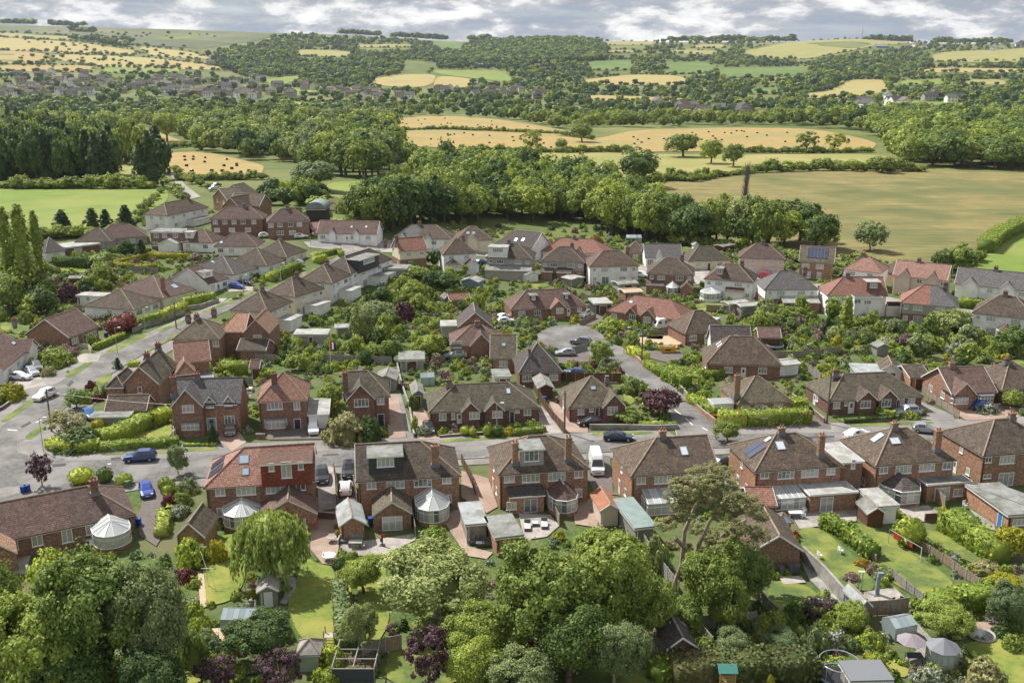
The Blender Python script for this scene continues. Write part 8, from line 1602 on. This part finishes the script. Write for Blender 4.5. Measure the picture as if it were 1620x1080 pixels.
for s, m, lb in [('N1 150 558', 'bin_blue', 'blue wheelie bin by the purple junction tree, left one'), ('N1 172 552', 'bin_blue', 'blue wheelie bin by the purple junction tree, right one'), ('N1 808 525', 'bin_green', 'green wheelie bin beside the low clipped dome'), ('N1 878 765', 'bin_blue', 'blue wheelie bin against the round conservatory'), ('N2 725 760', 'bin_blue', 'blue wheelie bin between garage and brown extension'), ('N2 1203 700', 'bin_blue', 'blue wheelie bin beside the glass conservatory'), ('N2 1222 680', 'bin_grey', 'grey wheelie bin beside the glass conservatory'), ('N3 830 878', 'bin_blue', 'blue wheelie bin behind the sheet-roofed garage'), ('M1 165 545', 'bin_blue', 'blue bin beside the white gabled bungalow'), ('M3 205 745', 'bin_blue', 'blue bin beside the dark brown garage'), ('M1 672 335', 'bin_blue', 'dark blue bin by the copper-red shrubs'), ('Q4 140 385', 'bin_grey', 'grey bin behind the brick workshop, left'), ('Q4 180 385', 'bin_grey', 'grey bin behind the brick workshop, right'), ('Q4 80 395', 'bin_grey', 'dark bin behind the brick workshop, far left'), ('M3 1085 690', 'bin_green', 'green bin by the square-cut hedge')]: bin_(s, m, lb)
def round_table(s, m, lb, r=.65):
    g = G(*pp(s)[0]); t = thing('garden_table', lb, 'table', tuple(g)); MB().bar((0, 0, .7), (0, 0, .75), r, r, 14).build('tabletop', m, t); MB().bar((0, 0, 0), (0, 0, .7), .06, .06, 6).build('pedestal', m, t); MB().bar((0, 0, .0), (0, 0, .04), .3, .3, 8).build('foot', m, t)
CHM = None
def chair(s, m, lb, rz=0, grp=None):
    global CHM
    if not CHM: CHM = (MB().box(-.25, .25, -.25, .25, .4, .45).mesh('seat', m), MB().box(-.25, .25, .22, .27, .46, .95).mesh('backrest', m), MB().box(-.02, .02, -.02, .02, 0, .4).mesh('leg', m), MB().box(-.03, .03, -.22, .22, .62, .66).mesh('armrest', m))
    g = G(*pp(s)[0]); t = thing('garden_chair', lb, 'chair', (g[0], g[1], g[2]+.1), rz, grp); link('seat', CHM[0], t, m=m); link('backrest', CHM[1], t, m=m); [link('leg', CHM[2], t, (x, y, 0), m=m) for x in (-.22, .22) for y in (-.22, .22)]; [link('armrest', CHM[3], t, (x, 0, 0), m=m) for x in (-.25, .25)]
round_table('N2 478 870', 'slabs', 'small round stone table on the block-paved patio'); round_table('N2 462 985', 'plastic_white', 'white round table at the patio edge beside the willow', .8); round_table('N1 560 885', 'steel', 'round metal table by the bungalow wall')
for s, m, lb, rz in [('N2 440 985', 'plastic_white', 'white chair left of the white round table', 1.5), ('N2 485 995', 'plastic_white', 'white chair right of the white round table', -1.2), ('N1 585 905', 'plastic_white', 'white chair at the bungalow patio', .5), ('N4 325 975', 'plastic_white', 'white chair on the lawn, left one of the two', 1.9), ('N4 458 945', 'plastic_white', 'white chair on the lawn, right one of the two', 1.9), ('N4 230 690', 'plastic_white', 'white chair by the rectangular patio table, far side', 2.5), ('N4 220 722', 'plastic_white', 'white chair by the rectangular patio table, near side', 0), ('N4 1245 655', 'plastic_white', 'white chair beside the right-hand extension', .4), ('Q4 1395 705', 'wood_grey', 'wooden chair under the drooping right-hand tree, left', .3), ('Q4 1435 720', 'wood_grey', 'wooden chair under the drooping right-hand tree, right', -.3), ('Q4 800 600', 'black_plastic', 'dark metal chair on the paved corner, left', .5), ('Q4 835 590', 'black_plastic', 'dark metal chair on the paved corner, right', -1)]: chair(s, m, lb, rz)
def box_thing(name, cat, lb, s, parts, rz=0):
    g = G(*pp(s)[0]); t = thing(name, lb, cat, (g[0], g[1], g[2]+.1), rz)
    for n_, m, bx in parts: MB().box(*bx).build(n_, m, t)
    return t
box_thing('garden_table', 'table', 'white rectangular table on the patio by the flat-roofed extension', 'N4 172 715', [('tabletop', 'plastic_white', (-.9, .9, -.45, .45, .7, .75))]+[('leg', 'plastic_white', (x-.03, x+.03, y-.03, y+.03, 0, .7)) for x in (-.8, .8) for y in (-.38, .38)])
box_thing('garden_table', 'table', 'pale stone table before the grey-roofed garage', 'N2 632 905', [('tabletop', 'slabs', (-.8, .8, -.5, .5, .7, .78)), ('pedestal', 'slabs', (-.5, .5, -.3, .3, 0, .7))]); box_thing('garden_bench', 'bench', 'pale bench right of the stone table', 'N2 680 905', [('seat', 'slabs', (-.25, .25, -.6, .6, .4, .47)), ('leg', 'slabs', (-.2, .2, -.5, -.4, 0, .4)), ('leg', 'slabs', (-.2, .2, .4, .5, 0, .4))])
box_thing('garden_sofa', 'sofa', 'curved grey rattan sofa before the grey-roofed garage', 'N2 600 880', [('seat', 'rattan', (-1.3, 1.3, -.2, .6, .1, .4)), ('backrest', 'steel', (-1.4, 1.4, .6, .8, .1, .85)), ('armrest', 'steel', (-1.55, -1.4, -.4, .8, .1, .7))])
for s, lb in [('N3 98 785', 'rattan sun lounger with white cushion, left of three'), ('N3 148 765', 'low rattan footstool between the loungers'), ('N3 205 772', 'rattan sun lounger with white cushion, right of three')]:
    f = .5 if 'stool' in lb else 1; box_thing('sun_lounger', 'lounger' if f == 1 else 'footstool', lb, s, [('seat', 'rattan', (-.4, .4, -1*f, .6*f, .05, .38)), ('cushion', 'cloth_white', (-.36, .36, -.95*f, .55*f, .382, .48))]+([('backrest', 'rattan', (-.4, .4, .6, .75, .05, .95))] if f == 1 else []))
for s, lb in [('N2 1375 880', 'dark rattan armchair behind the concrete garage, left'), ('N2 1460 890', 'dark rattan armchair behind the concrete garage, right')]: box_thing('garden_armchair', 'armchair', lb, s, [('seat', 'rattan', (-.4, .4, -.4, .4, .05, .4)), ('backrest', 'rattan', (-.4, .4, .4, .52, .05, .85)), ('armrest', 'rattan', (-.52, -.4, -.4, .5, .05, .6)), ('armrest', 'rattan', (.4, .52, -.4, .5, .05, .6))])
box_thing('garden_table', 'table', 'low dark table between the rattan armchairs', 'N2 1418 895', [('tabletop', 'cloth_white', (-.5, .5, -.3, .3, .4, .45)), ('base', 'rattan', (-.45, .45, -.25, .25, 0, .4))])
# parasols
def parasol(s, m, lb, r=1.5, n=8, h=2.2):
    g = G(*pp(s)[0]); t = thing('parasol', lb, 'parasol', tuple(g)); b = MB(); P = [(r*math.cos(6.283*i/n), r*math.sin(6.283*i/n), h) for i in range(n)]; b.slab([[P[i], P[(i+1) % n], (0, 0, h+.6)] for i in range(n)], .03); b.build('canopy', m, t); MB().bar((0, 0, 0), (0, 0, h+.7), .03, .03, 6).build('pole', 'steel', t); [MB().bar((0, 0, h+.5), (p[0]*.97, p[1]*.97, p[2]-.04), .015, .015, 3).build('rib', 'steel', t) for p in P]; MB().bar((0, 0, 0), (0, 0, .08), .28, .28, 10).build('base', 'concrete', t)
parasol('Q4 890 935', 'parasol_cloth', 'pinkish grey parasol over the dark patio table', 1.4)
box_thing('garden_table', 'table', 'dark patio table under the parasol', 'Q4 920 950', [('tabletop', 'charcoal', (-.8, .8, -.5, .5, .7, .75))]+[('leg', 'charcoal', (x-.03, x+.03, y-.03, y+.03, 0, .7)) for x in (-.7, .7) for y in (-.4, .4)])
g = G(*pp('Q4 1120 1010')[0]); t = thing('gazebo', 'octagonal sage green summerhouse with pointed grey roof', 'summerhouse', (g[0], g[1]+1, 0)); n = 8; r = 1.45; P = [(r*math.cos(6.283*(i+.5)/n), r*math.sin(6.283*(i+.5)/n)) for i in range(n)]
for i in range(n):
    a, b = P[i], P[(i+1) % n]; q = MB().face((*a, 0), (*b, 0), (*b, .9), (*a, .9)); q.build('wall_panel', 'summer_green', t); MB().face((*a, .9), (*b, .9), (*b, 2.1), (*a, 2.1)).build('pane', 'greenhouse_glass', t); m = MB(); [m.bar((a[0]+(b[0]-a[0])*u, a[1]+(b[1]-a[1])*u, 0), (a[0]+(b[0]-a[0])*u, a[1]+(b[1]-a[1])*u, 2.15), .05, .05, 4) for u in (0, .5)]; m.bar((*a, 2.1), (*b, 2.1), .06, .06, 4); m.build('frame', 'summer_green', t)
    MB().slab([[(a[0]*1.13, a[1]*1.13, 2.15), (b[0]*1.13, b[1]*1.13, 2.15), (0, 0, 3.1)]], .04).build('roof_panel', 'lead', t)
# trampolines
def tramp(s, r, lb, h=2.3):
    g = G(*pp(s)[0]); t = thing('trampoline', lb, 'trampoline', tuple(g)); n = 20; P = [(r*math.cos(6.283*i/n), r*math.sin(6.283*i/n)) for i in range(n)]
    MB().bar((0, 0, .75), (0, 0, .78), r*.85, r*.85, 20).build('mat', 'black_plastic', t); m = MB(); [m.bar((*P[i], .8), (*P[(i+1) % n], .8), .13, .13, 5) for i in range(n)]; m.build('pad', 'blue_grey', t); m = MB(); [m.bar((*P[i], h), (*P[(i+1) % n], h), .05, .05, 5) for i in range(n)]; m.build('hoop', 'steel', t); [MB().bar((P[i][0]*1.05, P[i][1]*1.05, 0), (P[i][0]*1.02, P[i][1]*1.02, h), .035, .035, 5).build('net_pole', 'steel', t) for i in range(0, n, 3)]
    m = MB(); [m.bar((*P[i], .85), (*P[i], h), .008, .008, 3, False) for i in range(n)]; [m.bar((*P[i], .85+z), (*P[(i+1) % n], .85+z), .008, .008, 3, False) for i in range(n) for z in np.arange(.15, h-.85, .2)]; m.build('net', 'black_plastic', t); [MB().bar((P[i][0], P[i][1], 0), (P[i][0], P[i][1], .75), .04, .04, 5).build('leg', 'steel', t) for i in range(0, n, 4)]
tramp('Q4 440 1075', 1.85, 'round netted trampoline at the bottom right'); tramp('M4 40 408', 1.8, 'small far trampoline beside the plum-roofed garage', 1.0)
# greenhouses
def greenhouse(s, W, D, ze, rise, lb, rz=0, nx=5):
    g = G(*pp(s)[0]); t = thing('greenhouse', lb, 'greenhouse', tuple(g), rz); f = MB(); H_ = ze+rise
    for i in range(nx+1):
        x = W*i/nx; [f.bar(a, b, .022, .022, 4, False) for a, b in (((x, 0, 0), (x, 0, ze)), ((x, D, 0), (x, D, ze)), ((x, 0, ze), (x, D/2, H_)), ((x, D, ze), (x, D/2, H_)))]
        if i < nx:
            x2 = W*(i+1)/nx; [MB().face(*q).build('pane', 'greenhouse_glass', t) for q in (((x, 0, 0), (x2, 0, 0), (x2, 0, ze), (x, 0, ze)), ((x, 0, ze), (x2, 0, ze), (x2, D/2, H_), (x, D/2, H_)), ((x, D, ze), (x2, D, ze), (x2, D/2, H_), (x, D/2, H_)))]
    for z, y in ((0, 0), (ze, 0), (ze, D), (H_, D/2), (0, D)): f.bar((0, y, z+.01), (W, y, z+.01), .03, .03, 4)
    for x in (0, W): MB().face((x, 0, 0), (x, D, 0), (x, D, ze), (x, D/2, H_), (x, 0, ze)).build('gable_pane', 'greenhouse_glass', t)
    f.build('frame', 'steel', t)
greenhouse('Q1 1400 760', 3.6, 2.4, 1.5, .7, 'glass greenhouse beside the dark glossy tree', -.05, 6); greenhouse('Q4 800 820', 2.6, 2.2, 1.5, .6, 'grey greenhouse behind the parasol', .3, 4); greenhouse('Q4 340 870', 2.2, 1.6, .7, .5, 'low glass cold frame beside the long hedge', .5, 3); greenhouse('M2 1045 640', 2.5, 2, 1.5, .7, 'small greenhouse beside the blue-doored garage', .2, 4); greenhouse('Z5 835 320', 7, 5, 3.0, 2.2, 'large glasshouse in the paddock garden', .2, 5); greenhouse('Z6 725 495', 5, 3, 1.6, .8, 'pale green greenhouse at the wood edge', 0, 5)
# fruit cages at the bottom
t = box_thing('fruit_cage', 'fruit cage', 'dark netted vegetable cages with timber frame at the bottom', 'Q2 480 1080', [('net', 'charcoal', (0, 4.0, 0, .03, 0, 1.4))]+[('beam', 'wood_grey', (0, 4.1, y-.05, y+.05, 1.4, 1.5)) for y in (0, 1.6, 3.2, 4.8)]+[('beam', 'wood_grey', (x-.05, x+.05, .06, 4.74, 1.51, 1.6)) for x in (.05, 2.05, 4.05)]+[('post', 'wood_grey', (x-.05, x+.05, y-.05, y+.05, 0, 1.39)) for x in (.05, 4.05) for y in (0, 1.6, 3.2, 4.8)]+[('planting_bed', 'soil', (.2, 3.9, .2, 4.6, 0, .25))])
# climbing frame with slide
t = box_thing('climbing_frame', 'climbing frame', 'wooden climbing frame with ladder on the willow lawn', 'Q2 470 870', [('platform', 'slabs', (-.5, .5, -.4, .5, 1.5, 1.56))]+[('post', 'play_wood', (x-.05, x+.05, y-.05, y+.05, 0, 2.3)) for x in (-.5, .5) for y in (-.4, .5)]+[('rung', 'play_wood', (-.45, .45, -.43, -.37, z, z+.05)) for z in (.3, .6, .9, 1.2)])
MB().slab([[(.55, -.3, 1.5), (.55, .3, 1.5), (1.9, .3, .1), (1.9, -.3, .1)]], .05).build('slide', 'lime_plastic', t)
t = box_thing('playhouse', 'playhouse', 'wooden play tower with teal sloping roof at the bottom edge', 'Q3 1350 1130', [('platform', 'play_wood', (-.7, .7, -.6, .6, 1.2, 1.3))]+[('post', 'play_wood', (x-.05, x+.05, y-.05, y+.05, 0, 2.35)) for x in (-.7, .7) for y in (-.6, .6)]+[('railing', 'play_wood', (-.7, .7, -.64, -.6, z, z+.1)) for z in (1.5, 1.7, 1.9)]); MB().slab([[(-.9, -.8, 2.3), (.9, -.8, 2.3), (.9, 0, 2.8), (-.9, 0, 2.8)], [(.9, .8, 2.3), (-.9, .8, 2.3), (-.9, 0, 2.8), (.9, 0, 2.8)]], .05).build('roof', 'poly_green', t)
t = box_thing('slide', 'slide', 'blue-grey tall chute standing on the paved corner', 'Q4 690 525', [('flue', 'blue_grey', (-.2, .2, -.1, .15, 0, 2.2)), ('hood', 'blue_grey', (-.15, .45, -.2, .2, 2.201, 2.7))])  # upright hooded flue, taken for an outdoor fireplace, not a play slide
t = box_thing('garden_posts', 'posts', 'pair of green metal posts by the paved corner', 'Q4 580 500', [('post', 'green_iron', (-.2, -.12, 0, .08, 0, 2.3)), ('post', 'green_iron', (.15, .23, 0, .08, 0, 2.3)), ('cap', 'plastic_white', (-.3, -.02, -.1, .18, 2.301, 2.36)), ('cap', 'plastic_white', (.05, .33, -.1, .18, 2.301, 2.36))])
# washing line with red cloths
a, b = G(*pp('N4 760 880')[0]), G(*pp('N4 962 1000')[0]); t = thing('washing_line', 'washing line with red cloths across the back lawn', 'washing line', tuple(a)); d = b-a; MB().bar((0, 0, 0), (0, 0, 2), .04, .04, 6).build('post', 'steel', t); MB().bar((d[0], d[1], 0), (d[0], d[1], 2.0), .04, .04, 6).build('post', 'plastic_white', t); m = MB(); m.bar((0, 0, 1.95), (d[0], d[1], 1.95), .02, .02, 3); m.build('line', 'plastic_white', t)
for u, w_, h_, c in ((.12, .9, .8, 'cloth_red'), (.34, .25, .3, 'cloth_red'), (.62, .5, .7, 'cloth_red'), (.45, .4, .4, 'cloth_white')): p = d*u; q = d.normalized()*w_; MB().slab([[(p[0], p[1], 1.92), (p[0]+q[0], p[1]+q[1], 1.92), (p[0]+q[0]+.05, p[1]+q[1], 1.92-h_), (p[0]+.1, p[1]-.05, 1.92-h_)]], .012).build('cloth', c, t)
a, b = G(*pp('Q1 1270 330')[0]), G(*pp('Q1 1318 470')[0]); t = thing('washing_line', 'white clothes-line posts beside the willow lawn', 'washing line', tuple(a)); d = b-a; [MB().bar((p[0], p[1], 0), (p[0], p[1], 2.3), .045, .045, 6).build('post', 'plastic_white', t) for p in (Vector((0, 0, 0)), d)]; [MB().bar((p[0]-.6, p[1], 2.25), (p[0]+.9, p[1], 2.3), .035, .035, 5).build('crossbar', 'plastic_white', t) for p in (Vector((0, 0, 0)), d)]; MB().bar((0, 0, 2.2), (d[0], d[1], 2.2), .015, .015, 3).build('line', 'plastic_white', t)
# rotary driers, flag, pond, pots
for s, lb in [('M2 650 590', 'rotary clothes drier behind the gabled house'), ('Z4 410 650', 'rotary clothes drier on the left lawn'), ('M2 960 545', 'rotary drier in the flower garden')]:
    g = G(*pp(s)[0]); t = thing('rotary_drier', lb, 'clothes drier', tuple(g)); MB().bar((0, 0, 0), (0, 0, 1.9), .03, .03, 6).build('pole', 'steel', t); [MB().bar((0, 0, 1.5), (1.3*math.cos(k*1.571), 1.3*math.sin(k*1.571), 2.0), .02, .02, 4).build('arm', 'plastic_white', t) for k in range(4)]; m = MB(); [m.bar((r*math.cos(k*1.571), r*math.sin(k*1.571), 1.5+.38*r), (r*math.cos(k*1.571+1.571), r*math.sin(k*1.571+1.571), 1.5+.38*r), .01, .01, 3, False) for k in range(4) for r in (.7, 1.0, 1.28)]; m.build('line', 'plastic_white', t)
g = G(*pp('M2 475 560')[0]); t = thing('flagpole', 'white flagpole with a red, white and blue flag in the garden belt', 'flag', tuple(g)); MB().bar((0, 0, 0), (0, 0, 6.5), .05, .04, 6).build('pole', 'plastic_white', t); [MB().slab([[(x0, 0, 6.2-x0*.3), (x1, .1, 6.2-x1*.3), (x1, .1, 4.9-x1*.3), (x0, 0, 4.9-x0*.3)]], .02).build('flag', c, t) for x0, x1, c in ((.05, .4, 'cloth_red'), (.402, .75, 'cloth_white'), (.752, 1.1, 'cloth_blue'))]
g = G(*pp('Q4 1350 785')[0]); t = thing('pond', 'round stone-edged pond under the drooping tree', 'pond', tuple(g)); m = MB(); n = 18; [m.bar((1.3*math.cos(6.283*i/n), 1.3*math.sin(6.283*i/n), .2), (1.3*math.cos(6.283*(i+1)/n), 1.3*math.sin(6.283*(i+1)/n), .2), .16, .16, 4) for i in range(n)]; m.build('edge', 'slabs', t); MB().bar((0, 0, .1), (0, 0, .22), 1.2, 1.2, 18).build('water', 'glass_dark', t)
for i, (s, lb) in enumerate([('N2 515 835', 'terracotta pot at the patio edge, larger'), ('N2 512 800', 'terracotta pot at the patio edge, smaller'), ('N1 600 945', 'terracotta pots by the bungalow patio'), ('Q4 750 900', 'terracotta pot beside the parasol'), ('Q4 680 850', 'brown pot by the dense bushes, left of the parasol'), ('M2 205 920', 'plant pot between bay window and door of the pyramid-roofed house'), ('Q4 765 620', 'brown pot on the paved corner')]):
    g = G(*pp(s)[0]); t = thing('plant_pot', lb, 'plant pot', tuple(g)); MB().bar((0, 0, 0), (0, 0, .5), .2, .3, 10).build('pot', 'terracotta', t); link('plant', CR['bush'][i % 4], t, (0, 0, .48), None, (.35, .35, .45), 'leaf_mid')
# tilted panel shed mirrors and odd objects beside the brown extension: bicycle-like toy with red flag
t = box_thing('garden_ornament', 'ornament', 'small stand with a red and white flag on the slab patio', 'N2 800 895', [('stand', 'charcoal', (-.08, .08, -.08, .08, 0, 1.1)), ('base', 'charcoal', (-.3, .3, -.3, .3, 0, .12)), ('flag', 'cloth_red', (-.1, .35, -.02, .02, 1.101, 1.5)), ('cloth', 'cloth_blue', (-.25, .1, -.05, .05, .5, 1.0))])
g = G(*pp('N2 610 905')[0])
t = box_thing('swing_seat', 'swing seat', 'white garden swing seat behind the corner brick house', 'M1 1565 720', [('seat', 'plastic_white', (-.8, .8, -.25, .25, .45, .5)), ('backrest', 'plastic_white', (-.8, .8, .25, .3, .5, 1.0)), ('canopy', 'cloth_white', (-1, 1, -.5, .5, 1.8, 1.85))]+[('post', 'plastic_white', (x-.03, x+.03, y-.03, y+.03, 0, 1.79)) for x in (-.95, .95) for y in (-.4, .4)])
# TV aerials
def aerial(h, x, y, z, lb): 
    t = MB(); t.bar((x, y, z), (x, y, z+1.4), .02, .02, 4); t.bar((x-.5, y, z+1.3), (x+.6, y, z+1.3), .015, .015, 3); [t.bar((x-.4+k*.2, y-.25, z+1.3), (x-.4+k*.2, y+.25, z+1.3), .008, .008, 3) for k in range(5)]; t.build('aerial', 'steel', h.t)
aerial(H6, 3.0, 4.9, 9.2, ''); aerial(H7, 3.2, 4.9, 9.2, ''); aerial(H5, 5.0, 4.9, 9.2, ''); aerial(H8, 5.0, 4.9, 9.2, '')
# the person sitting at the little blue playhouse, in a red top
def person():
    g = G(*pp('N4 170 850')[0]); t = thing('person', 'person in a red top crouching beside the little pale blue playhouse', 'person', (g[0], g[1], .1), -.6)
    V = [(0, 0, .42), (0, -.02, .62), (0, -.08, .85), (0, -.1, .98), (0, -.12, 1.1), (0, -.13, 1.22), (.12, -.02, .4), (.14, -.38, .52), (.14, -.3, .08), (.14, -.45, .04), (-.12, -.02, .4), (-.14, -.38, .52), (-.14, -.3, .08), (-.14, -.45, .04), (.2, -.1, .92), (.26, -.22, .66), (.14, -.42, .6), (-.2, -.1, .92), (-.26, -.22, .66), (-.14, -.42, .6)]
    E_ = [(0, 1), (1, 2), (2, 3), (3, 4), (4, 5), (0, 6), (6, 7), (7, 8), (8, 9), (0, 10), (10, 11), (11, 12), (12, 13), (2, 14), (14, 15), (15, 16), (2, 17), (17, 18), (18, 19)]; Rr = [.15, .14, .16, .06, .1, .1, .1, .08, .05, .04, .1, .08, .05, .04, .07, .05, .035, .07, .05, .035]
    me = bpy.data.meshes.new('body'); me.from_pydata(V, E_, []); o = link('body', me, t); me.materials.append(MATS['cloth_red']); md = o.modifiers.new('s', 'SKIN')
    for i, r in enumerate(Rr): me.skin_vertices[0].data[i].radius = (r, r)
    me.skin_vertices[0].data[0].use_root = True; o.modifiers.new('u', 'SUBSURF').levels = 1
    v, f = blob(.115, .14, 1.2, 10, 8, .02); m = MB(); m.v = [(a, b-.14, c) for a, b, c in v]; m.f = f; m.build('hair', 'flower_cream', t, True)
try: person()
except Exception as e_: print('person', e_)
# air
hz_ = bpy.data.materials.new('haze'); hz_.use_nodes = True; t = hz_.node_tree; t.nodes.clear(); pv = t.nodes.new('ShaderNodeVolumePrincipled'); pv.inputs['Color'].default_value = (0.82, 0.88, 0.97, 1); pv.inputs['Density'].default_value = 0.00003; pv.inputs['Anisotropy'].default_value = 0.2; o_ = t.nodes.new('ShaderNodeOutputMaterial'); t.links.new(pv.outputs[0], o_.inputs['Volume']); MATS['haze'] = hz_
hzo = MB().box(-9500, 9500, -700, 7300, -3, 262).build('haze', 'haze'); hzo['kind'] = 'stuff'; hzo['label'] = 'thin pale summer haze over the valley'
